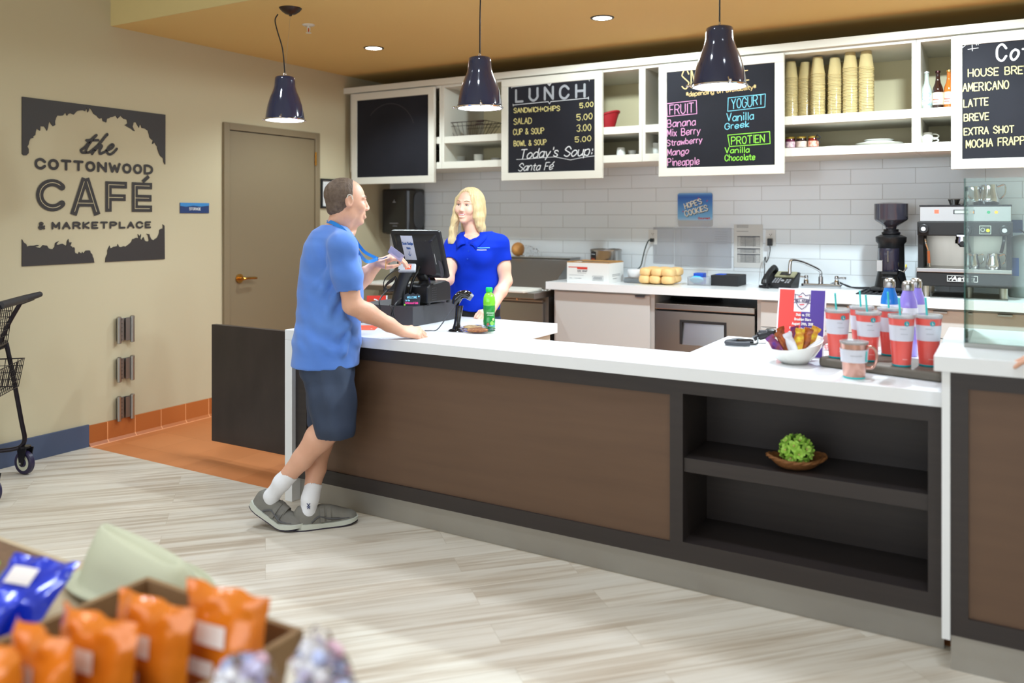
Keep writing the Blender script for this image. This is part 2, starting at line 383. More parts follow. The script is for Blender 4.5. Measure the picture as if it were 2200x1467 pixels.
# ---------- pendant lamps ----------
shade_m = mat('pendant_enamel', rgb(28,38,72), .12, .0, coat=1.0)
glow_m = mat('pendant_glow', (1,1,1,1), .5, emit=9, ecol=(.93,.95,1,1))
pend_y = 3.57
labs = ['black bell pendant lamp hanging by a slanting cord over the customer, its canopy in view',
        'black bell pendant lamp hanging in front of the lunch chalkboard',
        'black bell pendant lamp hanging in front of the smoothie chalkboard, closest to the coffee corner']
for i, (u, v) in enumerate([(612,259),(1031,233),(1546,187)]):
    a = (u-1100)/F; dd = pend_y/(cT+a*sT); P = CAM+ray(u, v)*dd
    t = thing('pendant_lamp', labs[i], 'pendant lamp', P, 0, 'bell pendant lamps over the counter')
    R = .112; z = 0
    prof = [(.112,0),(.113,.006),(.111,.022),(.107,.05),(.099,.09),(.085,.135),(.07,.17),(.061,.2),(.0585,.232),(.0575,.252),(.05,.258),(.012,.262),(.0,.263)]
    inner = [(.109,.0),(.106,.02),(.1,.06),(.08,.13),(.055,.19)]
    MB().lathe(prof, (0,0,0), 48).obj('lamp_shade', shade_m, t, smooth=True, angle=60)
    MB().lathe([(.112,0)]+inner+[(.0,.2)], (0,0,0), 40).obj('shade_lining', mat('white_enamel', rgb(240,240,245), .3), t, smooth=True)
    MB().lathe([(0,.002),(.108,.002)], (0,0,0), 40).obj('diffuser', glow_m, t, smooth=True)
    MB().tube([(.1155*math.cos(k*PI/20),.1155*math.sin(k*PI/20),.004) for k in range(40)], .0035, 6, closed=True).obj('rim', chrome_m, t, smooth=True)
    for k in range(3):
        an = math.radians([200, 305, 75][k]); cx, cy = math.cos(an), math.sin(an)
        MB().cyl((cx*.112,cy*.112,.008),(cx*.134,cy*.134,.008),.004,8).ell((cx*.136,cy*.136,.008),(.007,.007,.007),8,6).tube([(cx*.113,cy*.113,-.004),(cx*.121,cy*.121,.01),(cx*.111,cy*.111,.026)],.0028,6).obj('rim_clip', chrome_m, t, smooth=True)
    # loop, cord, canopy
    MB().tube([(.0,.009*math.cos(k*PI/6),.27+.011*math.sin(k*PI/6)) for k in range(12)], .0022, 6, closed=True).cyl((0,0,.262),(0,0,.266),.006,8).obj('hanging_loop', chrome_m, t, smooth=True)
    top = ZC-P.z
    lean = Vector((-.045,-.03,0)) if i == 0 else Vector((.0,0,0))
    if i == 0:
        cu = at_z(604, 30, ZC-.03) if False else None
    cvx = Vector((.015,.03,0)) if i == 0 else Vector((.035,.0,0))
    cp = [(0,0,.28),(lean.x*.25,lean.y*.25,.42),(lean.x*.8,lean.y*.8,top-.14),(lean.x*1.05,lean.y*1.05,top-.075),(lean.x*.75,lean.y*.75,top-.04)] if i == 0 else [(0,0,.28),(.001,0,.45),(.004,0,top-.12),(.008,0,top-.035)]
    MB().tube(spline(cp, 6), .0036, 8).obj('cord', blackmat, t, smooth=True)
    MB().cyl((0,0,.275),(cvx.x if i==0 else .009,cvx.y if i==0 else 0,top-.04),.0006,5).obj('support_wire', steel_m, t)
    MB().lathe([(0,-.042),(.008,-.046),(.009,-.038),(.03,-.034),(.052,-.018),(.064,-.004),(.066,0),(0,0)], (cvx.x if i==0 else .009, cvx.y if i==0 else 0, top), 36).obj('canopy', mat('bronze_canopy', rgb(52,38,32), .3, .4), t, smooth=True)
    # bulb light
    ld = bpy.data.lights.new('pendant_bulb', 'SPOT'); ld.energy = 47; ld.spot_size = math.radians(150); ld.spot_blend = .6; ld.shadow_soft_size = .09; ld.color = (.76,.87,1)
    lo = bpy.data.objects.new('bulb', ld); C.objects.link(lo); lo.parent = t; lo.location = (0,0,-.002)

# recessed downlights and sprinkler
for i, (u, v, lb) in enumerate([(803,103,'round recessed downlight in the ochre ceiling beside the sprinkler'),(1294,38,'round recessed downlight in the ochre ceiling between the two right pendants')]):
    P = at_z(u, v, ZC)
    t = thing('downlight', lb, 'ceiling light', (P.x,P.y,ZC), 0, 'recessed downlights')
    MB().lathe([(.058,.0),(.06,-.006),(.072,-.004),(.074,0)], (0,0,0), 40).obj('trim_ring', mat('downlight_ring', rgb(70,62,50), .4, .4), t, smooth=True)
    MB().lathe([(0,-.003),(.058,-.003)], (0,0,0), 40).obj('lens', mat('downlight_glow', (1,1,1,1), .5, emit=12, ecol=(1,.97,.92,1)), t)
    ld = bpy.data.lights.new('downlight_lamp', 'SPOT'); ld.energy = 84 if i else 74; ld.spot_size = math.radians(177 if i else 138); ld.spot_blend = .10 if i else .5; ld.shadow_soft_size = .06; ld.color = (.79,.94,1)
    lo = bpy.data.objects.new('lamp', ld); C.objects.link(lo); lo.parent = t; lo.location = (0,0,-.012)
P = at_z(663, 53, ZC)
t = thing('sprinkler', 'small white fire sprinkler head on the ochre ceiling', 'sprinkler', (P.x,P.y,ZC))
MB().lathe([(0,-.008),(.034,-.008),(.04,-.003),(.04,0)], (0,0,0), 32).obj('escutcheon', white_m, t, smooth=True)
MB().cyl((0,0,-.008),(0,0,-.022),.009,12).tube([(-.012,0,-.02),(-.012,0,-.04),(0,0,-.052)],.0022,6).tube([(.012,0,-.02),(.012,0,-.04),(0,0,-.052)],.0022,6).cyl((-.013,0,-.021),(.013,0,-.021),.003,8).lathe([(0,-.054),(.018,-.054),(.017,-.051),(0,-.051)],(0,0,0),16).obj('sprinkler_head', white_m, t, smooth=True)
tag(MB().cyl((0,0,-.022),(0,0,-.05),.003,8).obj('glass_bulb', mat('red_bulb', rgb(190,50,30), .2), t), 'red glass bulb')

# ---------- wall hinges ----------
for i, (v0, v1, lb) in enumerate([(679,735,'highest of the three silver spring hinges on the beige wall'),(765,817,'middle of the three silver spring hinges on the beige wall'),(848,900,'lowest of the three silver spring hinges, just over the orange tile base')]):
    a = at_x(264, v0, XL); b = at_x(264, v1, XL)
    t = thing('spring_hinge', lb, 'hinge', (XL, a.y, b.z), 0, 'spring hinges on the wall')
    h = a.z-b.z
    for k, s in enumerate((-1, 1)):
        x = .03 if s < 0 else .03
        y = s*.048
        MB().cyl((x,y,.0),(x,y,h),.0135,18).lathe([(0,h+.004),(.009,h+.003),(.0148,h-.002),(.0148,h-.012)],(x,y,0),18).lathe([(.0148,.012),(.0148,.002),(.009,-.003),(0,-.004)],(x,y,0),18).obj('barrel', steel_m, t, smooth=True)
    MB().box((0,-.05,.012),(.004,.05,h-.012)).box((.015,-.042,.012),(.019,-.004,h-.012)).box((.024,.002,.012),(.028,.04,h-.012)).obj('leaf_plate', steel_d, t, bevel=.0005)
    mm = MB()
    for q in range(6): mm.cyl((.019,-.02,.02+q*(h-.04)/5),(.0205,-.02,.02+q*(h-.04)/5),.0028,8)
    mm.obj('screw', blackmat, t)

# ---------- storage sign, framed picture ----------
a = at_x(386, 436, XL); b = at_x(448, 458, XL)
t = thing('door_sign', 'small blue STORAGE sign on the wall left of the door', 'sign', (XL, a.y, b.z))
w, hh = b.y-a.y, a.z-b.z+.002
MB().box((0,0,0),(.006,w,hh)).obj('plate', mat('navy_sign', rgb(38,58,104), .35), t, bevel=.001)
MB().prism([(0,hh*.7),(w*.2,hh*.62),(w*.45,hh*.74),(w*.7,hh*.64),(w,hh*.76),(w,hh),(0,hh)], .0062, .0066, lambda x,z,n: (n,x,z)).obj('stripe', mat('sky_sign', rgb(60,130,190), .35), t)
tag(strokes(MB(), text('STORAGE', w/2, hh*.30, .017, .85, align='c'), .0028, lambda x,z,n: (.006+n,x,z)).obj('lettering', mat('ink_white', rgb(235,235,235), .6), t), 'white word STORAGE')
a = at_x(687, 385, XL)
t = thing('picture_frame', 'black framed certificate hanging to the right of the door', 'picture', (XL, 5.262, 1.52))
w, hh = .22, .25
f = MB(); 
f.box((0,0,0),(.018,w,.018)).box((0,0,hh-.018),(.018,w,hh)).box((0,0,.018),(.018,.016,hh-.018)).box((0,w-.016,.018),(.018,w,hh-.018)).obj('frame', black_m, t, bevel=.001)
MB().box((0,.016,.018),(.006,w-.016,hh-.018)).obj('paper', mat('paper', rgb(214,214,212), .8), t)
strokes(MB(), [[(.05,.2),(.05,.05),(.17,.05),(.17,.2),(.05,.2)]]+scribble(.07,.15,.15,.003,14)+scribble(.07,.15,.12,.002,20)+scribble(.08,.14,.1,.002,16), .0015, lambda x,z,n: (.006+n,x,z)).obj('print', mat('ink_grey', rgb(120,125,140), .8), t)

# ---------- the cafe wall sign ----------
sign_m = mat('sign_black', rgb(50,44,42), .55)
t = thing('cafe_wall_sign', 'large dark cut-out cafe sign with tree silhouette and lettering on the beige wall', 'wall sign', (XL, 3.26, 1.15))
def crop1(pts): # traced outline -> wall coordinates
    out = []
    for x, y in pts:
        p = at_x(x/3.494, 180+y/3.494, XL); out.append((p.y, p.z))
    return out
def rough(pts, amp=.007, n=3, keep=()):
    out = []
    for i in range(len(pts)):
        a, b = pts[i], pts[(i+1) % len(pts)]
        out.append(a)
        if i in keep: continue
        d = math.hypot(b[0]-a[0], b[1]-a[1]); k = max(1, int(d/.012))
        for j in range(1, k):
            s = j/k; out.append((a[0]+(b[0]-a[0])*s+random.uniform(-amp,amp), a[1]+(b[1]-a[1])*s+random.uniform(-amp,amp)))
    return out
top = [(162,97),(1239,232),(1238,606),(1226,590),(1224,560),(1205,545),(1190,520),(1178,470),(1160,440),(1140,452),(1147,425),(1120,400),(1108,350),(1085,335),(1062,332),(1050,300),(1040,330),(1020,290),(1000,290),(992,320),(1010,356),(985,340),(960,325),(933,310),(955,296),(950,270),(925,262),(905,240),(880,262),(868,240),(850,245),(825,250),(800,262),(795,290),(770,280),(765,258),(745,262),(725,240),(700,225),(690,205),(668,180),(655,215),(645,178),(637,205),(600,200),(575,205),(550,232),(525,220),(500,240),(490,215),(470,238),(428,238),(415,265),(412,310),(395,318),(380,300),(372,280),(358,325),(350,352),(330,320),(300,318),(298,352),(272,335),(265,358),(262,385),(245,395),(248,405),(225,412),(216,430),(212,455),(202,470),(212,490),(212,520),(195,537),(175,537),(162,525)]
bl = [(162,1167),(175,1190),(195,1205),(200,1222),(240,1215),(292,1210),(262,1220),(300,1232),(320,1210),(350,1215),(362,1235),(395,1240),(408,1222),(412,1195),(440,1180),(420,1205),(435,1208),(465,1200),(495,1218),(500,1185),(510,1165),(515,1190),(535,1190),(525,1215),(545,1235),(552,1225),(562,1270),(585,1278),(590,1262),(610,1275),(615,1262),(625,1275),(640,1252),(672,1250),(690,1280),(700,1310),(706,1342),(162,1370)]
brr = [(788,1337),(790,1315),(805,1275),(810,1235),(820,1215),(825,1235),(850,1222),(878,1218),(882,1203),(890,1222),(940,1222),(970,1200),(985,1185),(992,1165),(1020,1155),(1040,1160),(1032,1128),(1045,1145),(1055,1128),(1050,1160),(1062,1178),(1075,1150),(1085,1178),(1115,1180),(1112,1150),(1098,1125),(1118,1128),(1132,1165),(1150,1175),(1180,1150),(1192,1120),(1195,1095),(1220,1085),(1218,1055),(1232,1065),(1234,1316)]
def pl(pts, name, keep, lb):
    q = rough(crop1(pts), .0035, keep=keep)
    tag(MB().prism(q, 0, .006, lambda y,z,n: (XL+n, y, z)).obj(name, sign_m, t, local=False), lb)
pl(top, 'top_silhouette', (0,1,len(top)-1), 'dark panel cut to the outline of a tree crown')
pl(bl, 'ground_silhouette', (len(bl)-2,len(bl)-1), 'dark panel of foliage left of the trunk')
pl(brr, 'ground_silhouette', (len(brr)-2,len(brr)-1), 'dark panel of foliage right of the trunk')
wl = lambda y, z, n: (XL+n, y, z)
def place(txt, u0, v0, u1, capv, w, name, m=sign_m, gap=2.6, lift=.004):
    a = at_x(u0, v0, XL); b = at_x(u1, v0, XL); c = at_x(u0, capv, XL)
    po = text(txt, a.y, a.z, c.z-a.z, gap=gap, width=b.y-a.y)
    tag(strokes(MB(), po, w, lambda y,z,n: (XL+n, y, z), lift=lift).obj(name, m, t, local=False), 'dark letters reading '+txt)
    return po
place('COTTONWOOD', 77, 360.5, 325, 342, .0165, 'lettering', gap=3.2)
place('&', 83.5, 491, 94, 478.5, .0125, 'lettering')
place('MARKETPLACE', 112, 491, 322, 478.5, .0125, 'lettering', gap=3.4)
# CAFE in heavy letters with a fine inline
cafe = []
Z0, Z1 = at_x(76,454,XL).z, at_x(150,386,XL).z
def L2(u): return at_x(u, 420, XL).y
hh = Z1-Z0; w = .044
cafe_c = [(L2(138)-w/2, Z1-w*.9)]
cx, cy, rr = L2(112), (Z0+Z1)/2, hh/2-w/2
Cc = [(cx+rr*1.03*math.cos(math.radians(q)), cy+rr*math.sin(math.radians(q))) for q in range(42, 319, 12)]
x0, x1 = L2(154), L2(211)
A1 = [(x0+w*.35, Z0), ((x0+x1)/2-.01, Z1-w*.2)]; A2 = [(x1-w*.35, Z0), ((x0+x1)/2+.01, Z1-w*.2)]; A3 = [(x0+w*.9, Z0+hh*.27), (x1-w*.9, Z0+hh*.27)]
x0, x1 = L2(225.5), L2(272)
F1 = [(x0+w/2, Z0+w/2), (x0+w/2, Z1-w*.5)]; F2 = [(x0+w/2, Z1-w*.5), (x1-w*.5, Z1-w*.5)]; F3 = [(x0+w/2, Z0+hh*.47), (x1-w*.7, Z0+hh*.47)]
x2, x3 = L2(282.5), L2(326)
E1 = [(x2+w/2, Z0+w/2), (x2+w/2, Z1-w*.5)]; E2 = [(x2+w/2, Z1-w*.5), (x3-w*.5, Z1-w*.5)]; E3 = [(x2+w/2, Z0+hh*.47), (x3-w*.6, Z0+hh*.47)]; E4 = [(x2+w/2, Z0+w/2), (x3-w*.5, Z0+w/2)]
mbc = MB(); strokes(mbc, [Cc], w, wl, lift=.004)
for st in (A1,A2,A3,F1,F2,F3,E1,E2,E3,E4): strokes(mbc, [st], w, wl, lift=.004, rnd=False)
strokes(mbc, [[(x2+.09,Z1+.012),(x2+.118,Z1+.036)]], .024, wl, lift=.004, rnd=False)
tag(mbc.obj('lettering', sign_m, t, local=False), 'heavy dark letters reading CAFÉ')
inl = MB()
for st in ([Cc[1:-1]], [A1],[A2],[A3],[F1],[F2],[F3],[E1],[E2],[E3],[E4]): strokes(inl, st, .0035, wl, lift=.0058, rnd=False)
tag(inl.obj('inline', mat('inline_beige', rgb(205,190,155), .7), t, local=False), 'fine beige line inside the heavy letters')
# brush script "the"
def cr(pts): return [[(p.x, p.y) for p in spline([(a, b, 0) for a, b in crop1(pts)], 5)]]
sc = []
sc += cr([(604,498),(640,470),(680,420),(722,385),(690,420),(655,470),(640,510),(665,515),(700,490)])
sc += cr([(645,425),(690,424),(735,424)])
sc += cr([(700,490),(745,450),(785,400),(803,382),(795,385),(750,440),(705,500),(688,527)])
sc += cr([(700,508),(730,478),(750,462),(762,468),(745,500),(748,525),(775,515),(800,500)])
sc += cr([(795,500),(830,488),(850,465),(838,455),(812,478),(800,510),(820,530),(850,515),(874,488)])
sc += cr([(604,498),(612,515),(640,518)])
tag(strokes(MB(), sc, .0165, wl, lift=.004).obj('lettering', sign_m, t, local=False), 'dark brush script word the')
# ================= wall cabinets =================
cab_m = mat('cabinet_cream', rgb(224,212,172), .5)
X2, X3 = at_y(1379, 300, YU).x, at_y(1968, 300, YU).x
cabs = [(-4.945,-3.97,'white open wall cabinet in the corner, mostly behind the blank chalkboard'),(-3.97,X2,'white open wall cabinet holding the wire basket and plate stacks behind the lunch chalkboard'),
        (X2,X3,'white open wall cabinet holding the stacks of clear cups'),(X3,1.35,'white open wall cabinet holding the soda bottles')]
CF = YU+.004
for x0, x1, lb in cabs:
    t = thing('wall_cabinet', lb, 'cabinet', ((x0+x1)/2, YW-.012, 1.839), 0, 'white wall cabinets')
    m = MB(); g = .0008
    m.box((x0+g,CF,1.839),(x0+.024,YW-.012,2.517)).box((x1-.024,CF,1.839),(x1-g,YW-.012,2.517)).box((x0+.024,CF,2.497),(x1-.024,YW-.012,2.517))
    m.obj('carcass', white_m, t, local=False, bevel=.001)
    MB().box((x0+.024,CF,1.839),(x1-.024,YW-.02,1.893)).obj('shelf', white_m, t, local=False, bevel=.001)
    MB().box((x0+.024,CF+.002,2.044),(x1-.024,YW-.02,2.098)).obj('shelf', white_m, t, local=False, bevel=.001)
    MB().box((x0+.024,YW-.02,1.893),(x1-.024,YW-.012,2.497)).obj('back_panel', cab_m, t, local=False)
t = thing('cabinet_top_rail', 'long white rail running along the top of the wall cabinets', 'rail', (-1.8, YU, 2.517))
MB().box((XL+.001,YU-.03,2.517),(1.35,YU+.03,2.567)).obj('rail', white_m, t, local=False, bevel=.002)
MB().box((XL+.001,YU+.03,2.518),(1.35,YW-.012,2.53)).obj('top_panel', white_m, t, local=False)
struct('gap_shade_strip', MB().box((XL,YW-.02,2.54),(3.4,YW,ZC)), mat('gap_shade', rgb(40,34,28), .9), label='strip of wall above the cabinets, coloured dark as the shade of the gap')  # dark colour stands in for the shade between cabinets and ceiling

# ---------- chalkboards ----------
BY = 5.545
ch = {'white': mat('chalk_white', rgb(215,215,215), .9), 'grey': mat('chalk_grey', rgb(150,152,156), .9), 'yellow': mat('chalk_yellow', rgb(214,200,130), .9),
      'peach': mat('chalk_peach', rgb(222,190,130), .9), 'pink': mat('chalk_pink', rgb(214,150,190), .9), 'blue': mat('chalk_blue', rgb(120,196,215), .9), 'green': mat('chalk_green', rgb(140,215,70), .9),
      'lilac': mat('chalk_lilac', rgb(190,180,215), .9)}
def board(x0, x1, lb):
    t = thing('chalkboard', lb, 'chalkboard', ((x0+x1)/2, BY+.03, 1.727), 0, 'framed chalkboards')
    z0, z1, w = 1.727, 2.506, .058
    x0 *= .9937; x1 *= .9937
    m = MB(); m.box((x0,BY,z0),(x1,BY+.03,z0+w)).box((x0,BY,z1-w),(x1,BY+.03,z1)).box((x0,BY,z0+w),(x0+w,BY+.03,z1-w)).box((x1-w,BY,z0+w),(x1,BY+.03,z1-w))
    m.obj('frame', white_m, t, local=False, bevel=.0015)
    MB().box((x0+w,BY+.008,z0+w),(x1-w,BY+.018,z1-w)).obj('slate', board_m, t, local=False)
    return t
BF = BY+.008
by = lambda x, z, n: (x, BF-n, z)
class Crop:
    def __init__(s, ox, oy, sc): s.a = (ox, oy, sc)
    def __call__(s, x, y):
        p = at_y(s.a[0]+x/s.a[2], s.a[1]+y/s.a[2], BF); return (p.x, p.z)
def chalk(t, col, items, lb=None):
    m = MB()
    for w, polys in items: strokes(m, polys, w*.85, by, h=.0004, lift=.0003)
    o = m.obj('chalk_writing', ch[col], t, local=False)
    if lb: tag(o, lb)
def wr(c, txt, x0, yb, x1, yc, xe=None, ye=None, **k):
    a = c(x0, yb); b = c(x1, yb if ye is None else ye); cp = c(x0, yc)
    sl = 0 if ye is None else (b[1]-a[1])/(b[0]-a[0])
    return text(txt, a[0], a[1], cp[1]-a[1], width=b[0]-a[0], slope=sl, jit=.04, **k)
b1 = board(-4.93,-4.047,'blank framed chalkboard at the left end above the towel dispenser')
# faint smears on the blank board
sm = MB(); 
cx, cz = -4.49, 2.12
strokes(sm, [[(cx+.27*math.cos(a/12), cz+.02+.26*math.sin(a/12)) for a in range(4, 30)]], .005, by, h=.0002, lift=.0002)
sm.obj('chalk_smear', mat('chalk_faint', rgb(60,58,60), .9), b1, local=False)
b2 = board(-3.401,-2.545,'framed chalkboard reading LUNCH with prices and Todays Soup')
c = Crop(1060,130,5.434)
chalk(b2, 'grey', [(.021, wr(c,'LUNCH',265,480,1065,345,ye=415,gap=5.5))], 'thick grey word LUNCH')
chalk(b2, 'white', [(.0045, [[c(215,310),c(630,268),c(655,295),c(680,262),c(1120,222)],[c(212,295),c(214,322)],[c(1120,205),c(1120,238)],[c(230,520),c(640,480),c(655,505),c(672,480),c(1110,438)],[c(230,508),c(232,532)],[c(1110,425),c(1110,455)],[c(640,262),c(655,245),c(672,262),c(655,280),c(640,262)]]),
   (.0085, wr(c,"Today's Soup:",310,1145,1145,1040,ye=1100,slant=.25,gap=1.6)), (.0065, wr(c,'Santa Fé',290,1290,690,1205,ye=1270,slant=.3,gap=1.4)), (.004, [[c(270,1155),c(400,1150),c(560,1135),c(720,1125),c(900,1160),c(1050,1130),c(1185,1112)]])], 'white chalk writing and lines')
yl = []
for txt, a, b_, yb, yc, pa, pb, pyb, pyc in [('SANDWICH+CHIPS',240,775,612,560,'5.00',(1010,1165),552,498),('SALAD',240,445,745,680,'5.00',(975,1155),697,630),('CUP & SOUP',235,590,868,805,'3.00',(975,1140),828,755),('BOWL & SOUP',240,618,1000,942,'5.00',(955,1140),952,893)]:
    yl.append((.006, wr(c,txt,a,yb,b_,yc,ye=yb-(b_-a)*.055,gap=1.8))); yl.append((.006, wr(c,pa,pb[0],pyb,pb[1],pyc,ye=pyb-14)))
chalk(b2, 'yellow', yl, 'yellow chalk menu lines and prices')
b3 = board(-2.111,-1.256,'framed chalkboard of smoothie choices in pink, blue and green chalk')
c = Crop(1400,100,4.89)
chalk(b3, 'peach', [(.0085, wr(c,'SMOOTHIE',320,440,1020,245,ye=355,gap=2.2)), (.005, wr(c,'*depending on availability*',365,525,1095,480,ye=445,gap=1.6))], 'peach chalk heading')
def quad(c, *p): return [[c(*q) for q in p]+[c(*p[0])]]
chalk(b3, 'pink', [(.005, quad(c,(160,600),(470,565),(475,705),(165,735))), (.006, wr(c,'FRUIT',190,712,440,615,ye=690)),
  (.0062, wr(c,'Banana',165,850,460,775,ye=822)+wr(c,'Mix Berry',165,945,510,875,ye=915)+wr(c,'Strawberry',160,1045,530,985,ye=1005)+wr(c,'Mango',168,1145,388,1080,ye=1125)+wr(c,'Pineapple',168,1252,500,1180,ye=1235))], 'pink chalk list of fruit')
chalk(b3, 'blue', [(.005, quad(c,(805,540),(1195,498),(1190,635),(800,680))), (.006, wr(c,'YOGURT',840,660,1170,560,ye=605)), (.0062, wr(c,'Vanilla',790,782,1070,705,ye=765)+wr(c,'Greek',772,872,1020,812,ye=840))], 'blue chalk list of yogurt')
chalk(b3, 'green', [(.0055, quad(c,(800,930),(1240,893),(1245,1020),(820,1050))), (.0065, wr(c,'PROTIEN',838,1032,1185,955,ye=1000)), (.0062, wr(c,'Vanilla',772,1118,1025,1062,ye=1108)+wr(c,'Chocolate',772,1200,1085,1140,ye=1185))], 'green chalk list of protein')
b4 = board(-.294,.60,'framed coffee menu chalkboard cut off by the right edge')
c = Crop(1660,60,4.074)
chalk(b4, 'white', [(.004, [[c(1660,150),c(1800,140),c(2000,105),c(2230,72)],[c(1660,125),c(1690,150),c(1660,175),c(1660,125)],[c(1700,150),c(1820,125),c(2230,95)],[c(1745,115),c(1748,200)],[c(1710,188),c(1800,175)],[c(1770,125),c(1785,150)],[c(1785,122),c(1800,148)]]),
  (.014, wr(c,'Coffee',1965,290,2560,155,ye=230,gap=3))], 'white chalk arrow and heading')
chalk(b4, 'yellow', [(.0065, wr(c,'HOUSE BREW',1712,428,2262,365,ye=395)+wr(c,'AMERICANO',1665,558,2065,490,ye=528)+wr(c,'LATTE',1672,692,1885,630,ye=675)+wr(c,'BREVE',1676,815,1890,755,ye=800)+wr(c,'EXTRA SHOT',1676,938,2110,880,ye=912)+wr(c,'MOCHA FRAPPE',1695,1050,2250,985,ye=1010))], 'yellow chalk coffee list')

# ================= things on the shelves =================
SZ1, SZ2 = 2.098, 1.893
def sx(u, Y): return at_y(u, 300, Y).x
wire_m = mat('dark_wire', rgb(62,46,42), .5, .5)
# wire basket
Yb = 5.80; x0, x1 = sx(960,Yb), sx(1061,Yb); w = (x1-x0)/2; cx = (x0+x1)/2
t = thing('wire_basket', 'dark wire bread basket on the upper shelf left of the lunch board', 'basket', (cx, Yb, SZ1))
hb = .122; wb = w*.66; dt = .12; db = .085
m = MB()
def loop(wx, dy, z, r): m.tube([(a*wx, b*dy, z) for a, b in ((-1,-1),(1,-1),(1,1),(-1,1))], r, 6, closed=True)
loop(w,dt,hb,.0035); loop(w*.96,dt*.97,hb-.03,.002); loop(wb,db,.004,.003)
for k in range(11):
    s = -1+2*k/10
    for q in (-1,1): m.tube([(s*wb,q*db,.004),(s*w,q*dt,hb)],.0017,5)
for k in range(1,5):
    s = -1+2*k/5
    for q in (-1,1): m.tube([(q*wb,s*db,.004),(q*w,s*dt,hb)],.0017,5)
    m.tube([(-wb,s*db,.004),(wb,s*db,.004)],.0015,5)
for k in range(1,8): m.tube([(-wb+2*wb*k/8,-db,.004),(-wb+2*wb*k/8,db,.004)],.0015,5)
m.obj('wires', wire_m, t)
for q in (-1,1): MB().tube([(q*w*.78-.03,-dt-.004,hb-.004),(q*w*.78+.03,-dt-.004,hb-.004)],.009,10).tube([(q*w*.74-.03,-dt+.002,hb-.026),(q*w*.74+.03,-dt+.002,hb-.026)],.007,10).obj('grip', mat('dark_wood_grip', rgb(50,34,30), .5), t, smooth=True)
# plates
def plate(R, lb, loc, group, h=.012, name='plate', cat='plate', mt=None):
    o = MB().lathe([(0,.0),(R*.55,.0),(R*.6,.002),(R*.72,.003),(R*.98,h-.001),(R,h),(R*.97,h+.002),(R*.7,.006),(R*.6,.005),(0,.005)],(0,0,0),36).obj(name, mt or cer_m, None, smooth=True)
    o.location = loc; return tag(o, lb, cat, group)
xp = sx(986.5, 5.82)
p0 = plate(.058, 'small white plate in the stack of plates on the lower shelf under the wire basket', (xp,5.82,SZ2), 'stack of small white plates', .006)
for k in range(1, 8): dup(p0, loc=(xp+random.uniform(-.001,.001),5.82,SZ2+k*.0072))
def bowl(R, h, lb, loc, group, name='bowl', cat='bowl'):
    o = MB().lathe([(0,.0),(R*.45,.0),(R*.5,.003),(R*.85,h*.45),(R,h),(R*.965,h),(R*.8,h*.45),(R*.45,.006),(0,.005)],(0,0,0),32).obj(name, cer_m, None, smooth=True)
    o.location = loc; return tag(o, lb, cat, group)
xp = sx(1028.5, 5.82)
p0 = bowl(.041, .036, 'small white bowl in the stack beside the small plates', (xp,5.82,SZ2), 'stack of small white bowls')
for k in range(1, 4): dup(p0, loc=(xp,5.82,SZ2+k*.0105))
xp = sx(1062, 5.82)
p0 = plate(.042, 'white saucer in the low stack half hidden by the lunch board', (xp,5.84,SZ2), 'stack of saucers', .005)
for k in range(1, 5): dup(p0, loc=(xp,5.84,SZ2+k*.0068))
# red woven basket
Yr = 5.78; xr = sx(1301, Yr)
t = thing('red_basket', 'red woven basket on the upper shelf, half hidden right of the lunch board', 'basket', (xr, Yr, SZ1))
red_m = mat('red_weave', rgb(170,24,34), .6, bump=((60,60,220), .8, .004))
vs = []; n = 36
def rb(k, f, inn=0):
    a = 2*PI*k/n; r = (.066+.040*f)-inn; top = .105+.030*math.cos(a)
    return (r*math.cos(a), r*.8*math.sin(a), f*top+inn)
m = MB(); rr = [[rb(k,f) for k in range(n)] for f in (0,.2,.4,.6,.8,1)]+[[rb(k,f,.006) for k in range(n)] for f in (1,.6,.2)]
vs = [p for r_ in rr for p in r_]; fs = [(i*n+k, i*n+(k+1)%n, (i+1)*n+(k+1)%n, (i+1)*n+k) for i in range(len(rr)-1) for k in range(n)]+[tuple(range(n))[::-1], tuple(range(8*n,9*n))]
m.add(vs, fs).obj('body', red_m, t, smooth=True)
MB().tube([rb(k,1) for k in range(n)], .008, 8, closed=True).obj('rim', red_m, t, smooth=True)
# mugs
def mug(name, lb, loc, R=.036, h=.07, flip=False, handle=0, group=None, m_=None, rz=0, taper=.85, cat='cup'):
    t = thing(name, lb, cat, loc, rz, group)
    z = (lambda q: h-q) if flip else (lambda q: q)
    pr = [(0,0),(R*taper*.9,0),(R*taper,.004),(R,h),(R-.003,h),(R*taper-.003,.006),(0,.006)]
    pr = [(r, z(q)) for r, q in pr]
    MB().lathe(pr,(0,0,0),28).obj('body', m_ or cer_m, t, smooth=True)
    if handle:
        MB().tube(spline([(-R*.9,0,z(h*.8)),(-R-.016,0,z(h*.84)),(-R-.026,0,z(h*.6)),(-R-.016,0,z(h*.35)),(-R*.86,0,z(h*.25))],5),.0038,8).obj('handle', m_ or cer_m, t, smooth=True)
    return t
mug('tumbler', 'white mug turned upside down on the lower shelf right of the lunch board', (sx(1334,5.76),5.76,SZ2), .035, .067, True)
mug('cup', 'small cream cup just right of the upturned white mug', (sx(1358,5.84),5.84,SZ2), .031, .048)
mug('cup', 'small cream cup against the cabinet side right of another small cup', (sx(1378,5.90),5.90,SZ2), .028, .046)
mug('mug', 'white mug with its handle left, half hidden by the smoothie board', (sx(1409,5.76),5.76,SZ2), .031, .088, handle=1, taper=.72)
mug('cup', 'lower of the two stacked white cups on the lower shelf beside the coffee board', (sx(1992,5.74),5.74,SZ2), .036, .038, handle=1, rz=PI, group='stacked white cups', taper=.7)
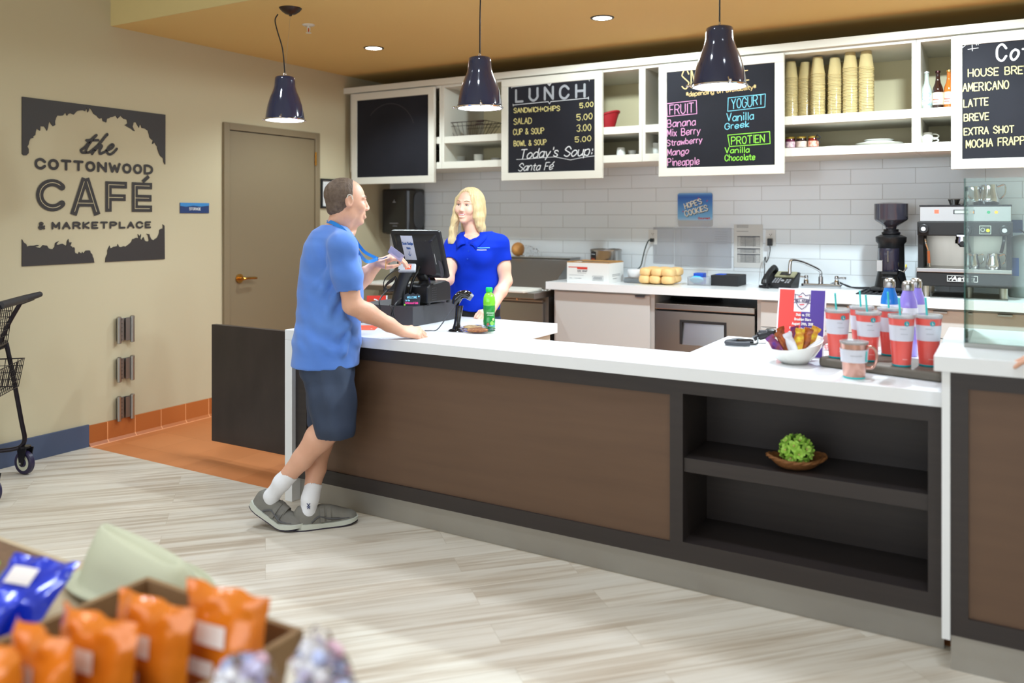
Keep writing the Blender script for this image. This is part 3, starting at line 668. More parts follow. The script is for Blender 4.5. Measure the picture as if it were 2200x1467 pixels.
mug('cup', 'upper of the two stacked white cups on the lower shelf beside the coffee board', (sx(1993,5.74),5.74,SZ2+.033), .035, .04, True, handle=1, rz=PI, group='stacked white cups', taper=.75)
# stacks of clear cups
cup_m = mat('cup_plastic', rgb(236,216,160), .14, trans=.45, ior=1.3, coat=.4)
st = [(1699,5.74,28),(1730,5.76,27),(1757,5.72,29),(1794,5.74,28),(1827,5.72,31),(1861,5.72,31),(1716,5.92,27),(1780,5.95,27),(1812,5.95,28),(1845,5.95,29)]
word = ['leftmost in front','second from left in front','third from left in front','fourth from left in front','fifth from left in front','rightmost in front','behind the two leftmost','behind the middle','behind and right of the middle','behind the two rightmost']
cupme = MB().lathe([(.047,0),(.0485,.002),(.0475,.004),(.045,.004),(.031,.112),(.029,.114),(0,.114),(0,.112),(.028,.111),(.0435,.003),(.047,0)],(0,0,0),24)
c0 = None
for k, (u, Y, n_) in enumerate(st):
    x = sx(u, Y); lb = 'clear plastic cup in the tall upturned stack '+word[k]
    for i in range(n_):
        L = (x+random.uniform(-.0012,.0012), Y+random.uniform(-.0012,.0012), SZ1+.0005+i*.0098)
        if c0 is None:
            c0 = cupme.obj('plastic_cup', cup_m, None, smooth=True); c0.location = L; tag(c0, lb, 'cup', 'cups '+word[k]); o = c0
        else:
            o = dup(c0, loc=L, label=lb); o['group'] = 'cups '+word[k]
# jars
for i, (u, col, lcol, lb) in enumerate([(1698,rgb(88,30,52),rgb(150,90,140),'small jam jar with a purple label, leftmost of the three'),(1722,rgb(40,26,30),rgb(190,160,150),'small dark jam jar with a cream label, middle of the three'),(1747,rgb(120,30,20),rgb(226,96,52),'small jam jar with an orange label and a black ribbon bow')]):
    t = thing('jam_jar', lb, 'jar', (sx(u,5.72),5.72,SZ2), math.radians(-20), 'jam jars on the lower shelf')
    MB().lathe([(0,0),(.028,0),(.032,.004),(.033,.055),(.03,.066),(.029,.07),(0,.07)],(0,0,0),28).obj('jar_body', mat('jam_%d'%i, col, .1, coat=.5), t, smooth=True)
    MB().lathe([(.0336,.012),(.0338,.012),(.0338,.05),(.0336,.05)],(0,0,0),28).obj('label_band', mat('jamlab_%d'%i, lcol, .6, var=(70, rgb(235,215,200), .5)), t, smooth=True)
    MB().lathe([(.031,.069),(.0325,.071),(.0325,.08),(.031,.082),(0,.082)],(0,0,0),28).obj('lid', mat('gold_lid', rgb(205,180,90), .3, .8), t, smooth=True)
    if i == 2:
        MB().tube(spline([(.03,-.02,.07),(.05,-.03,.085),(.062,-.02,.07),(.05,-.02,.06),(.035,-.02,.066),(.055,-.02,.045),(.06,-.02,.03)],5),.004,6).obj('ribbon', blackmat, t, smooth=True)
# plates right
plate(.10, 'single flat white plate on the lower shelf right of the jam jars', (sx(1800,5.8),5.8,SZ2), None, .01)
plate(.142, 'large white plate under the smaller plates on the lower shelf', (sx(1889,5.78),5.78,SZ2), None, .02)
a = plate(.092, 'small white plate stacked on the large white plate, lower of the two', (sx(1888,5.78),5.78,SZ2+.014), 'small plates on the large plate', .016)
plate(.090, 'small white plate on top of the plate stack', (sx(1888,5.78),5.78,SZ2+.028), 'small plates on the large plate', .014)
# soda bottles
bt = [(1991,rgb(205,215,205),rgb(70,130,150),rgb(225,225,225),'clear soda bottle with a blue label and silver cap, beside the cabinet side'),(2015,rgb(46,24,20),rgb(222,200,160),rgb(60,30,30),'dark brown soda bottle with a cream label between the clear and orange bottles'),(2039,rgb(215,120,45),rgb(210,130,110),rgb(200,140,70),'orange soda bottle half hidden by the coffee chalkboard')]
for i, (u, col, lc, cc, lb) in enumerate(bt):
    t = thing('soda_bottle', lb, 'bottle', (sx(u,5.72),5.72,SZ1), math.radians(-22), 'soda bottles on the upper shelf')
    MB().lathe([(0,0),(.027,0),(.030,.004),(.030,.115),(.027,.135),(.016,.165),(.0125,.19),(.012,.225),(.0135,.228),(.0135,.232),(0,.232)],(0,0,0),28).obj('glass_body', mat('bottle_glass_%d'%i, col, .06, coat=.6, trans=.35 if i != 1 else 0), t, smooth=True)
    MB().lathe([(.0304,.03),(.0306,.03),(.0306,.105),(.0304,.105)],(0,0,0),28).obj('label_band', mat('bottle_label_%d'%i, lc, .5, var=(45, rgb(236,224,205), .4)), t, smooth=True)
    lw = lambda x, z, n: ((.0306+n)*math.sin(x/.0306), -(.0306+n)*math.cos(x/.0306), z)
    strokes(MB(), scribble(-.018,.018,.062,.004,9)+scribble(-.014,.014,.046,.003,7), .0022, lw).obj('label_print', mat('label_ink_%d'%i, [rgb(240,240,240),rgb(170,30,30),rgb(170,30,50)][i], .6), t)
    MB().lathe([(.0125,.226),(.0155,.228),(.014,.238),(0,.239)],(0,0,0),20).obj('bottle_cap', mat('bottle_cap_%d'%i, cc, .3, .6), t, smooth=True)
# ================= back counter =================
BF0 = 5.56   # front edge of the back worktop
BXL = -2.998
lam_m = mat('pale_laminate', rgb(196,196,194), .5)
t = thing('back_worktop', 'white quartz worktop along the tiled wall with a cut-out for the sink', 'countertop', (-.8, 5.9, .905))
sxa, sxb, sya, syb = at_y(1672,622,5.8).x, at_y(1868,622,5.8).x, 5.68, 5.96
m = MB().box((BXL,BF0,.905),(sxa,YW-.011,.96)).box((sxb,BF0,.905),(1.4,YW-.011,.96)).box((sxa,BF0,.905),(sxb,sya,.96)).box((sxa,syb,.905),(sxb,YW-.011,.96))
m.obj('slab', quartz_m, t, local=False, merge=False)
m = MB(); m.box((sxa-.005,sya-.005,.70),(sxb+.005,syb+.005,.704)).box((sxa-.006,sya-.006,.704),(sxa,syb+.006,.905)).box((sxb,sya-.006,.704),(sxb+.006,syb+.006,.905)).box((sxa,sya-.006,.704),(sxb,sya,.905)).box((sxa,syb,.704),(sxb,syb+.006,.905))
tag(m.obj('sink_basin', steel_d, t, local=False), 'stainless steel sink basin')
BK = 5.60
def pull(t, x, z, y, w=.075):
    tag(MB().box((x-w/2,y-.022,z-.003),(x+w/2,y,z+.003)).box((x-w/2,y-.022,z-.014),(x+w/2,y-.019,z+.003)).obj('edge_pull', steel_m, t, local=False, bevel=.0008), 'brushed steel edge pull')
def base_unit(x0, x1, lb, doors, pulls, name='base_cabinet'):
    t = thing(name, lb, 'cabinet', ((x0+x1)/2, 5.9, 0), 0, 'pale base cabinets of the back counter')
    MB().box((x0,BK+.02,.10),(x1,YW-.012,.904)).obj('carcass', lam_m, t, local=False)
    MB().box((x0+.01,BK+.07,.0),(x1-.01,BK+.085,.10)).obj('plinth', blackmat, t, local=False)
    for (a, b, z0, z1) in doors:
        MB().box((a,BK,z0),(b,BK+.0185,z1)).obj('door', lam_m, t, local=False, bevel=.001)
    for (px_, pz_) in pulls: pull(t, px_, pz_, BK)
    return t
XA, XB, XC = -2.155, -1.437, None
base_unit(-2.955, XA, 'pale base cabinet under the egg wrap carton', [(-2.935,XA-.03,.115,.888)], [(at_y(1377,635,BK).x,.888)])
g = .003
xs = [XB, at_y(1850,700,BK).x, at_y(1964,700,BK).x, at_y(2078,700,BK).x, at_y(2200,700,BK).x+.1]
lbs = ['pale base cabinet right of the small fridge, half behind the event flyer','pale base cabinet under the sink end, behind the tumblers','pale base cabinet under the espresso machine','pale base cabinet at the right edge, seen through the glass guard']
for i in range(4):
    a, b = xs[i]+g/2, xs[i+1]-g/2
    if i == 0: a = XB+.0005
    base_unit(a, b, lbs[i], [(a+.028 if i == 0 else a+.002,b-.002,.115,.72),(a+.028 if i == 0 else a+.002,b-.002,.725,.888)], [((a+b)/2 if i != 0 else at_y(1807,655,BK).x,.888)])
# fridge bay
t = thing('small_fridge', 'stainless undercounter fridge with a black recessed handle', 'fridge', ((XA+XB)/2,5.9,0))
fa, fb = XA+.012, XB-.012
ztop = .842
MB().box((fa+.004,BK+.045,.09),(fb-.004,YW-.03,ztop-.035)).obj('body', steel_d, t, local=False)
MB().box((fa,BK-.004,ztop-.04),(fb,YW-.03,ztop)).obj('top_panel', steel_m, t, local=False, bevel=.004)
MB().box((fa,BK+.03,ztop-.052),(fb,BK+.045,ztop-.04)).obj('gasket', blackmat, t, local=False)
zd = ztop-.053
rx0, rx1 = at_y(1460,700,BK).x, at_y(1561,700,BK).x; rz1, rz0 = .735, .565
dm = MB().box((fa,BK,.16),(rx0,BK+.035,zd)).box((rx1,BK,.16),(fb,BK+.035,zd)).box((rx0,BK,rz1),(rx1,BK+.035,zd)).box((rx0,BK,.16),(rx1,BK+.035,rz0))
dm.obj('door', steel_m, t, local=False)
w = .018
hm = MB().box((rx0,BK-.003,rz1-w),(rx1,BK+.034,rz1)).box((rx0,BK-.003,rz0),(rx0+w,BK+.034,rz1-w)).box((rx1-w,BK-.003,rz0),(rx1,BK+.034,rz1-w))
tag(hm.obj('handle_frame', blackmat, t, local=False, bevel=.002), 'black frame around the recessed handle')
MB().add([(rx0+w,BK+.03,rz1-w),(rx1-w,BK+.03,rz1-w),(rx1-w,BK+.004,rz0),(rx0+w,BK+.004,rz0)],[(0,3,2,1)]).obj('recess', steel_m, t, local=False)
MB().box((fa,BK+.02,.02),(fb,BK+.04,.155)).obj('grille', blackmat, t, local=False)
for k in range(4): 
    xx = fa+.06+k*(fb-fa-.12)/3
    if k in (0,3): MB().cyl((xx,BK+.1,0),(xx,BK+.1,.09),.018,12).obj('foot', blackmat, t, local=False)
# trays on the fridge
xt = at_y(1490,640,5.8).x
for k, (r, dz) in enumerate(((.19,0),(.185,.011),(.18,.022))):
    tag(MB().lathe([(0,.0),(r*.85,0),(r,.009),(r-.003,.009),(r*.84,.002),(0,.002)],(xt,5.86,ztop+dz),40).obj('round_tray', bmetal_m, None, smooth=True), 'black round tray in the low stack on top of the small fridge', 'tray', 'stack of round trays')

# ---------- sandwich prep table ----------
t = thing('prep_table', 'stainless sandwich prep table with a sloped hood and white cutting board', 'prep table', (-3.83,5.8,0))
pa, pb = -4.66, -3.006
MB().box((pa,5.62,.12),(pb,6.17,.84)).obj('body', steel_d, t, local=False, bevel=.003)
MB().box((pa,5.40,.84),(pb,6.17,.885)).obj('top', steel_m, t, local=False, bevel=.003)
prof = [(5.655,.886),(5.99,1.112),(6.17,1.112),(6.17,.886)]
MB().prism(prof, pa+.02, pb-.0, lambda y,z,x: (x,y,z)).obj('hood', steel_m, t, local=False, bevel=.002)
MB().prism([(5.98,1.113),(5.98,1.118),(6.17,1.118),(6.17,1.113)], pa+.015, pb-.0, lambda y,z,x: (x,y,z)).obj('hood_lid', steel_m, t, local=False)
tag(MB().box((pa+.02,5.345,.886),(pb-.06,5.63,.905)).obj('cutting_board', mat('white_board', rgb(228,226,218), .5), t, local=False, bevel=.004), 'white plastic cutting board')
for k in range(2):
    a = pa+.03+k*.81; MB().box((a,5.595,.14),(a+.78,5.619,.79)).box((a+.0,5.585,.80),(a+.78,5.60,.815)).obj('door', steel_m, t, local=False, bevel=.004)
for a in (pa+.1,pb-.1):
    for y in (5.68,6.1):
        o = MB().cyl((a,y,0),(a,y,.12),.022,12).obj('leg', bmetal_m, t, local=False)
for a in (pa+.25,pb-.16): MB().tube([(a,5.60,.85),(a,5.46,.84),(a,5.42,.83)],.008,8).obj('bracket', chrome_m, t, local=False, smooth=True)
# bagged bread on the hood
P = at_y(1113,550,6.06)
t = thing('bread_loaf', 'round brown loaf in a clear bag on top of the prep table hood', 'bread', (P.x,6.06,1.119))
crust = mat('crust', rgb(176,110,52), .6, var=(14, rgb(214,160,90), .8), bump=(30,.5,.006))
MB().ell((0,0,.058),(.05,.07,.058),24,14).obj('loaf', crust, t, smooth=True)
bag_m = mat('clear_bag', (1,1,1,1), .08, trans=1, ior=1.05, bump=(28,1,.01))
def blob(name, c, r, m_, parent, n=24, amp=.15, seed=0, flat=False):
    mb = MB().ell((0,0,0),(1,1,1),n,n*2//3)
    for i, v in enumerate(mb.v):
        q = Vector(v); k = 1+amp*mnoise.noise(q*2.3+Vector((seed,seed*2,0)))+amp*.5*mnoise.noise(q*6+Vector((seed,0,0)))
        z = q.z*k
        if flat: z = max(z, -.62)
        mb.v[i] = (c[0]+q.x*k*r[0], c[1]+q.y*k*r[1], c[2]+z*r[2])
    return mb.obj(name, m_, parent, smooth=True)
blob('bag', (.075,.0,.045), (.11,.07,.043), bag_m, t, amp=.35, seed=3)

# ---------- carton ----------
A = at_z(1218,605,.961); B = at_y(1308,609,A.y)
wx, dp, hh = B.x-A.x, .27, .145
t = thing('carton', 'open white carton with red stripe and EGG WRAP print on the back counter', 'box', (A.x, A.y, .9605))
cm = mat('white_card', rgb(226,226,224), .7); km = mat('kraft', rgb(176,134,84), .8)
m = MB(); th = .004
m.box((0,0,0),(wx,dp,th)).box((0,0,th),(wx,th,hh)).box((0,dp-th,th),(wx,dp,hh)).box((0,th,th),(th,dp-th,hh)).box((wx-th,th,th),(wx,dp-th,hh)); m.obj('body', cm, t)
m = MB(); m.box((0,.0,hh),(wx,.004,hh+.006)).box((0,.004,hh),(.004,dp,hh+.008)).box((wx-.004,.004,hh),(wx,dp,hh+.007)).box((.01,dp-.03,hh),(wx-.01,dp,hh+.01)).box((.004,.004,hh-.03),(wx-.004,dp-.004,hh-.026)); tag(m.obj('torn_flap', km, t), 'brown torn cardboard flaps')
red = mat('print_red', rgb(206,58,44), .6); ink = mat('print_ink', rgb(70,74,84), .7)
fx = lambda x,z,n: (x,-n,z)
m = MB(); m.add([fx(x,z,.0006) for x,z in ((.012,hh-.036),(.085,hh-.036),(.085,hh-.030),(.012,hh-.030))],[(0,1,2,3)]); m.add([fx(x,z,.0006) for x,z in ((.085,hh-.048),(.17,hh-.048),(.17,hh-.030),(.085,hh-.030))],[(0,1,2,3)]); m.obj('red_stripe', red, t)
m = MB(); strokes(m, text('EGG WRAP',.09,hh-.066,.011,1,width=.078), .0022, fx); strokes(m, scribble(.09,.16,hh-.076,.002,18)+scribble(.02,.14,hh-.092,.002,30)+scribble(.02,.045,.03,.004,6)+scribble(.06,.12,.03,.002,16), .0012, fx)
x0 = wx*.62; m2 = [[(x0,.018),(x0+.085,.018),(x0+.085,.052),(x0,.052),(x0,.018)]]
for k in range(20): m2.append([(x0+.008+k*.0036,.024),(x0+.008+k*.0036,.046)])
strokes(m, m2, .0014, fx); m.obj('print', ink, t)
gx = lambda y,z,n: (wx+n,y,z)
strokes(MB(), scribble(.06,.2,.06,.003,18)+scribble(.06,.2,.05,.003,18)+scribble(.07,.15,.03,.003,10)+[[(.13,.085),(.131,.086)]], .002, gx).obj('side_print', ink, t)
# ---------- soup kettle ----------
P = at_y(1302,597,6.02)
t = thing('soup_kettle', 'round stainless soup kettle with a flame label behind the white carton', 'soup kettle', (P.x,6.02,.9605))
MB().lathe([(0,0),(.118,0),(.121,.01),(.121,.215),(.124,.22),(.124,.232),(.12,.236),(.112,.236),(.112,.05),(0,.05)],(0,0,0),48).obj('pot', steel_m, t, smooth=True)
cyl_ = lambda R, a0: (lambda x,z,n: ((R+n)*math.sin(x/R+a0), -(R+n)*math.cos(x/R+a0), z))
ky = cyl_(.1212,-.35-.2)
m = MB(); NN = 10
for i in range(NN): m.add([ky(-.034+.068*i/NN,.10,.0008), ky(-.034+.068*(i+1)/NN,.10,.0008), ky(-.034+.068*(i+1)/NN,.222,.0008), ky(-.034+.068*i/NN,.222,.0008)],[(0,1,2,3)])
m.obj('label_plate', blackmat, t)
fl = [(-.032,.102),(.032,.102),(.031,.14),(.026,.158),(.022,.14),(.014,.172),(.008,.145),(0,.165),(-.006,.14),(-.014,.178),(-.02,.145),(-.026,.155),(-.031,.13)]
MB().add([ky(x,z,.0016) for x,z in fl],[tuple(range(len(fl)))]).obj('flames', mat('flame_orange', rgb(230,90,30), .6), t)
strokes(MB(), scribble(-.022,.024,.197,.004,9), .003, ky).obj('label_print', mat('ink_pale', rgb(190,195,200), .6), t)
# ---------- scale with white tub ----------
P = at_y(1368,600,5.86)
t = thing('kitchen_scale', 'grey kitchen scale carrying a white tub beside the bread rolls', 'scale', (P.x,5.86,.9605))
MB().box((-.075,-.075,0),(.075,.075,.032)).obj('base', mat('scale_grey', rgb(120,126,130), .5), t, bevel=.006)
MB().box((-.072,-.072,.0325),(.072,.072,.037)).obj('platform', steel_m, t, bevel=.002)
tag(MB().lathe([(0,0),(.058,0),(.066,.01),(.068,.05),(.064,.058),(0,.06)],(P.x,5.86,.998),36).obj('tub', mat('tub_white', rgb(222,222,224), .4), None, smooth=True), 'white round lidded tub standing on the grey scale', 'tub')
P = at_y(1400,585,5.98)
t = thing('jar', 'small clear jar with a brown lid behind the bread rolls', 'jar', (P.x,5.98,.9605))
MB().lathe([(0,0),(.032,0),(.034,.005),(.034,.08),(.03,.088),(0,.088)],(0,0,0),28).obj('jar_body', mat('jar_glass', rgb(210,210,205), .08, trans=.6), t, smooth=True)
MB().lathe([(.034,.088),(.036,.09),(.036,.104),(.034,.106),(0,.106)],(0,0,0),28).obj('lid', mat('brown_lid', rgb(140,96,66), .5), t, smooth=True)
# ---------- bread rolls ----------
A = at_z(1367,603,.961); A = at_y(1368,610,5.66); W_ = (at_y(1440,612,5.66).x-A.x)
roll_m = mat('roll_crust', rgb(226,168,92), .55, var=(12, rgb(240,212,158), .7), bump=(40,.4,.004))
names = []
rw = W_/3
first = None
for lay in range(2):
    for j in range(2):
        for i in range(3):
            if first is None:
                mb = MB().ell((0,0,0),(1,1,1),20,12)
                for q, v in enumerate(mb.v):
                    x, y, z = v; s = lambda c: math.copysign(abs(c)**.6, c)
                    mb.v[q] = (s(x)*rw*.53, s(y)*.066, .033+(s(z)*.033 if z > 0 else s(z)*.030))
                first = mb.obj('bread_roll', roll_m, None, smooth=True); o = first
            else: o = dup(first)
            o.location = (A.x+rw*(i+.5)+random.uniform(-.004,.004)+lay*.006, 5.735+j*.128+lay*.006, .9635+lay*.052); o.rotation_euler = (0,random.uniform(-.05,.05),random.uniform(-.06,.06))
            tag(o, '%s golden bread roll, %s from the left, in the %s row of the wrapped block' % (['lower','upper'][lay], ['first','second','third'][i], ['front','back'][j]), 'bread roll', 'bread rolls on the back counter')
t2 = MB().box((A.x-.012,5.655,.9605),(A.x+W_+.02,5.94,.9625)); tag(t2.obj('bread_tray', mat('tray_film', rgb(225,215,190), .2), None, bevel=.001), 'thin pale tray under the wrapped bread rolls', 'tray')
# ---------- clear bin with blue goods, black box ----------
A = at_y(1477,606,5.80); B = at_y(1524,606,5.80)
t = thing('storage_bin', 'low clear plastic bin next to the bread rolls', 'bin', (A.x,5.80,.9605))
w = B.x-A.x; m = MB(); m.box((0,0,0),(w,.16,.003)).box((0,0,.003),(w,.003,.06)).box((0,.157,.003),(w,.16,.06)).box((0,.003,.003),(.003,.157,.06)).box((w-.003,.003,.003),(w,.157,.06)); m.obj('walls', mat('bin_plastic', rgb(225,228,232), .15, trans=.75, ior=1.15), t)
tag(MB().box((A.x+.03,5.84,.964),(A.x+.10,5.92,1.045)).obj('cleaning_cloth_box', mat('blue_pack', rgb(30,80,190), .4), None, bevel=.004), 'blue carton standing in the clear bin', 'box')
tag(MB().box((A.x+w+.012,5.90,.9605),(A.x+w+.075,5.98,1.04)).obj('blue_pack', mat('blue_pack', rgb(30,80,190), .4), None, bevel=.006), 'small blue pack behind the black box', 'pack')
o = blob('sponge', (A.x+.06,5.822,1.0), (.05,.014,.026), mat('cyan_sponge', rgb(70,190,225), .7, bump=(120,.4,.002)), None, amp=.08); tag(o, 'light blue sponge in the front of the clear bin', 'sponge')
A = at_y(1527,611,5.84); B = at_y(1585,612,5.84)
tag(MB().box((A.x,5.84,.9605),(B.x,6.06,1.035)).obj('black_box', blackmat, None, bevel=.002), 'flat matte black box on the back counter left of the phone', 'box')
# ---------- desk phone ----------
P = at_y(1660,610,5.83)
t = thing('desk_phone', 'black desk phone with a beige screen surround on the back counter', 'telephone', (P.x,5.83,.9605), math.radians(-8))
hp = MB().prism([(-.0,0),(0,.03),(.17,.105),(.19,.10),(.15,0)], -.07, .125, lambda y,z,x: (x,y,z)); hp.obj('base', black_m, t, bevel=.004)
Mx = frame((0,0,.03), (1,0,0), (0,.17,.075))
m = MB().obox(Mx, (-.02,.095,.0),(.115,.17,.012)); m.obj('screen_surround', mat('phone_beige', rgb(150,148,118), .5), t, bevel=.002)
MB().obox(Mx, (.01,.11,.0125),(.085,.155,.0135)).obj('screen', blackg_m, t)
m = MB()
for i in range(3):
    for j in range(4): m.obox(Mx, (-.012+i*.018,.018+j*.018,.0),(-.001+i*.018,.027+j*.018,.004))
for i in range(2):
    for j in range(3): m.obox(Mx, (.075+i*.018,.02+j*.02,.0),(.087+i*.018,.03+j*.02,.004))
m.cyl(Mx @ Vector((.052,.05,0)), Mx @ Vector((.052,.05,.005)), .011, 16); m.obj('keys', mat('keys_grey', rgb(150,150,155), .5), t)
hs = [(-.05,.0,.055),(-.05,-.012,.05),(-.05,.01,.062),(-.05,.06,.10),(-.05,.12,.125),(-.05,.16,.135)]
MB().tube(spline([(-.046,-.03,.03),(-.046,-.01,.06),(-.046,.06,.105),(-.046,.13,.13),(-.046,.165,.115)],5),[.024]*4+[.022]*4+[.018]*8+[.024]*5,14).obj('handset', black_m, t, smooth=True)
MB().tube([(-.05+.012*math.cos(k*1.1)+.0,-.045+.010*math.sin(k*1.1),.012+.001*k*0.1) if False else (-.08+k*.0011,-.04+.01*math.sin(k*1.2),.012+.009*math.cos(k*1.2)) for k in range(70)],.0026,6).obj('coiled_cord', black_m, t, smooth=True)
# ---------- outlets ----------
out_m = mat('outlet_white', rgb(224,224,222), .4)
def outlet(u, v, lb):
    p = at_y(u, v, YW-.011)
    t = thing('wall_outlet', lb, 'outlet', (p.x,YW-.011,p.z), 0, 'white wall outlets')
    MB().box((-.036,-.005,-.058),(.036,0,.058)).obj('cover_plate', out_m, t, bevel=.002)
    for s in (-1,1):
        MB().prism(rrect(-.016,s*.024-.014,.016,s*.024+.014,.008), -.007, -.005, lambda x,z,y: (x,y,z)).obj('socket', out_m, t)
    m = MB(); 
    for s in (-1,1): m.box((-.008,-.0078,s*.024-.002),(-.005,-.007,s*.024+.006)).box((.005,-.0078,s*.024-.002),(.008,-.007,s*.024+.006)).cyl((0,-.0078,s*.024-.008),(0,-.007,s*.024-.008),.0025,8)
    m.obj('slots', blackmat, t)
    return p
p = outlet(1403, 509, 'white outlet with a black plug and cord hanging over the bread rolls')
t = thing('plug_with_cord', 'black plug and cord hanging down the tiles behind the bread rolls', 'power cord', (p.x,YW-.018,p.z-.024))
MB().box((-.014,-.03,-.014),(.014,-.001,.014)).obj('plug', black_m, t, bevel=.004)
MB().tube(spline([(-.0,-.03,0),(-.02,-.04,-.005),(-.045,-.04,-.06),(-.06,-.05,-.13),(-.075,-.06,-.20),(-.10,-.09,p.z*0-.235),(-.14,-.13,-(p.z-.024-.966))],6),.0045,8).obj('cord', mat('green_black_cord', rgb(24,44,40), .5), t, smooth=True)
p = outlet(1656, 511, 'white outlet with a black adapter above the desk phone')
t = thing('power_adapter', 'black power adapter plugged in above the desk phone', 'adapter', (p.x,YW-.0185,p.z-.026))
MB().box((-.016,-.035,-.03),(.016,-.001,.022)).obj('adapter_body', black_m, t, bevel=.003)
MB().tube(spline([(0,-.02,-.03),(.002,-.02,-.06),(-.01,-.02,-.12),(-.025,-.03,-.15),(-.03,-.03,-.11),(-.036,-.04,-.15),(-.03,-.05,-.2),(-.03,-.08,-(p.z-.026-.97))],6),.003,6).obj('cord', black_m, t, smooth=True)
# ---------- cookie sign, sleeves, price sheet ----------
wy = YW-.0115
a = at_y(1457,415,wy); b = at_y(1532,487,wy)
w, hh = b.x-a.x, a.z-b.z
t = thing('cookie_sign', "blue Hope's Cookies sign in a clear holder on the tiled wall", 'sign', (a.x,wy,b.z))
MB().prism(rrect(0,0,w,hh,.018), -.012, 0, lambda x,z,y: (x,y,z)).obj('holder', mat('acrylic', rgb(225,228,232), .1, trans=.5), t)
m, tt, bb = nt('cookie_blue'); tc = tt.nodes.new('ShaderNodeTexCoord'); sp = tt.nodes.new('ShaderNodeSeparateXYZ'); rp = tt.nodes.new('ShaderNodeValToRGB')
tt.links.new(tc.outputs['Generated'], sp.inputs[0]); tt.links.new(sp.outputs['Z'], rp.inputs[0]); tt.links.new(rp.outputs[0], bb.inputs['Base Color'])
e = rp.color_ramp.elements; e[0].color = rgb(170,205,235); e[1].color = rgb(130,180,225); q = e.new(.12); q.color = rgb(120,180,225); q = e.new(.55); q.color = rgb(70,135,205); q = e.new(.85); q.color = rgb(30,90,180); q = e.new(.93); q.color = rgb(60,120,195)
bb.inputs['Roughness'].default_value = .4
MB().prism(rrect(.001,hh*.19,w-.001,hh-.001,.016), -.0145, -.0125, lambda x,z,y: (x,y,z)).obj('panel', m, t)
def rotp(polys, cx, cz, a):
    return [[(cx+(x-cx)*math.cos(a)-(z-cz)*math.sin(a), cz+(x-cx)*math.sin(a)+(z-cz)*math.cos(a)) for x, z in st] for st in polys]
tx = rotp(text("HOPE'S", w*.22, hh*.62, hh*.15, gap=1.6, width=w*.50), w*.5, hh*.6, math.radians(17))+rotp(text('COOKIES', w*.21, hh*.38, hh*.16, gap=1.6, width=w*.66), w*.5, hh*.45, math.radians(15))
strokes(MB(), [[(x+.003,z-.003) for x,z in s] for s in tx], .0095, lambda x,z,n: (x,-.0145-n,z), lift=.0003, h=.0003).obj('lettering_shadow', mat('ink_navy', rgb(30,44,70), .6), t)
strokes(MB(), tx, .0068, lambda x,z,n: (x,-.0145-n,z), lift=.001).obj('lettering', mat('ink_cream', rgb(236,236,226), .6), t)
strokes(MB(), text('Gourmet', w*.60, hh*.225, hh*.055, width=w*.33), .0035, lambda x,z,n: (x,-.0145-n,z)).obj('red_lettering', red, t)
m = MB()
for (x, z) in ((w*.16,hh*.45),(w*.85,hh*.76),(w*.6,hh*.84)): strokes(m, [[(x-.006,z),(x+.006,z+.003)],[(x,z-.007),(x+.001,z+.007)],[(x-.004,z-.005),(x+.005,z+.005)]], .0025, lambda x,z,n: (x,-.0145-n,z))
m.obj('red_stars', mat('star_red', rgb(180,60,110), .6), t)
sl = mat('sleeve_film', rgb(240,242,246), .08, trans=.8, ior=1.08, bump=((8,8,8),.4,.01))
for i, (u0,v0,u1,v1,lb) in enumerate([(1404,488,1448,566,'clear plastic sleeve taped to the tiles, left of the two'),(1450,489,1572,575,'wide clear plastic sleeve taped to the tiles under the cookie sign')]):
    a = at_y(u0,v0,wy); b = at_y(u1,v1,wy)
    t = thing('plastic_sleeve', lb, 'plastic sleeve', (a.x,wy,b.z), 0, 'clear sleeves on the tiles')
    w, hh = b.x-a.x, a.z-b.z
    MB().box((0,-.004,0),(w,-.001,hh)).obj('film', sl, t)
    MB().tube([(0,-.004,0),(w,-.004,0),(w,-.004,hh),(0,-.004,hh)],.0016,5,closed=True).obj('edge', mat('sleeve_edge', rgb(205,208,212), .3), t)
    if i == 1: strokes(MB(), [s for k in range(6) for s in scribble(w*.72,w*.92,hh*(.9-k*.06),.003,9)], .0016, lambda x,z,n: (x,-.004-n,z)).obj('print', mat('ink_faint', rgb(165,168,176), .8), t)
a = at_y(1577,482,wy); b = at_y(1639,576,wy); w, hh = b.x-a.x, a.z-b.z
t = thing('price_sheet', 'white printed sheet of tables on the tiled wall above the phone', 'sheet', (a.x,wy,b.z))
MB().box((0,-.002,0),(w,-.0005,hh)).obj('sheet', mat('paper', rgb(214,214,212), .8), t)
f3 = lambda x,z,n: (x,-.002-n,z); m = MB(); x0, x1 = w*.13, w*.90
rows = [.98,.955,.93,.84]; strokes(m, [s for r in rows for s in scribble(w*.1,w*.5,hh*r,.002,16)], .0016, f3)
for r0, r1 in ((.72,.48),(.44,.34),(.31,.12)):
    z = r0; strokes(m, [[(x0,hh*z),(x1,hh*z)]], .006, f3); z -= .03
    while z > r1:
        strokes(m, [[(x0,hh*z),(x1,hh*z)]]+scribble(x0+.02,x1-.03,hh*(z+.012),.0022,26), .0015, f3); z -= .031
    for q in (x0, x0+(x1-x0)*.35, x0+(x1-x0)*.72, x1): strokes(m, [[(q,hh*r0),(q,hh*r1)]], .0012, f3)
m.obj('print', ink, t)
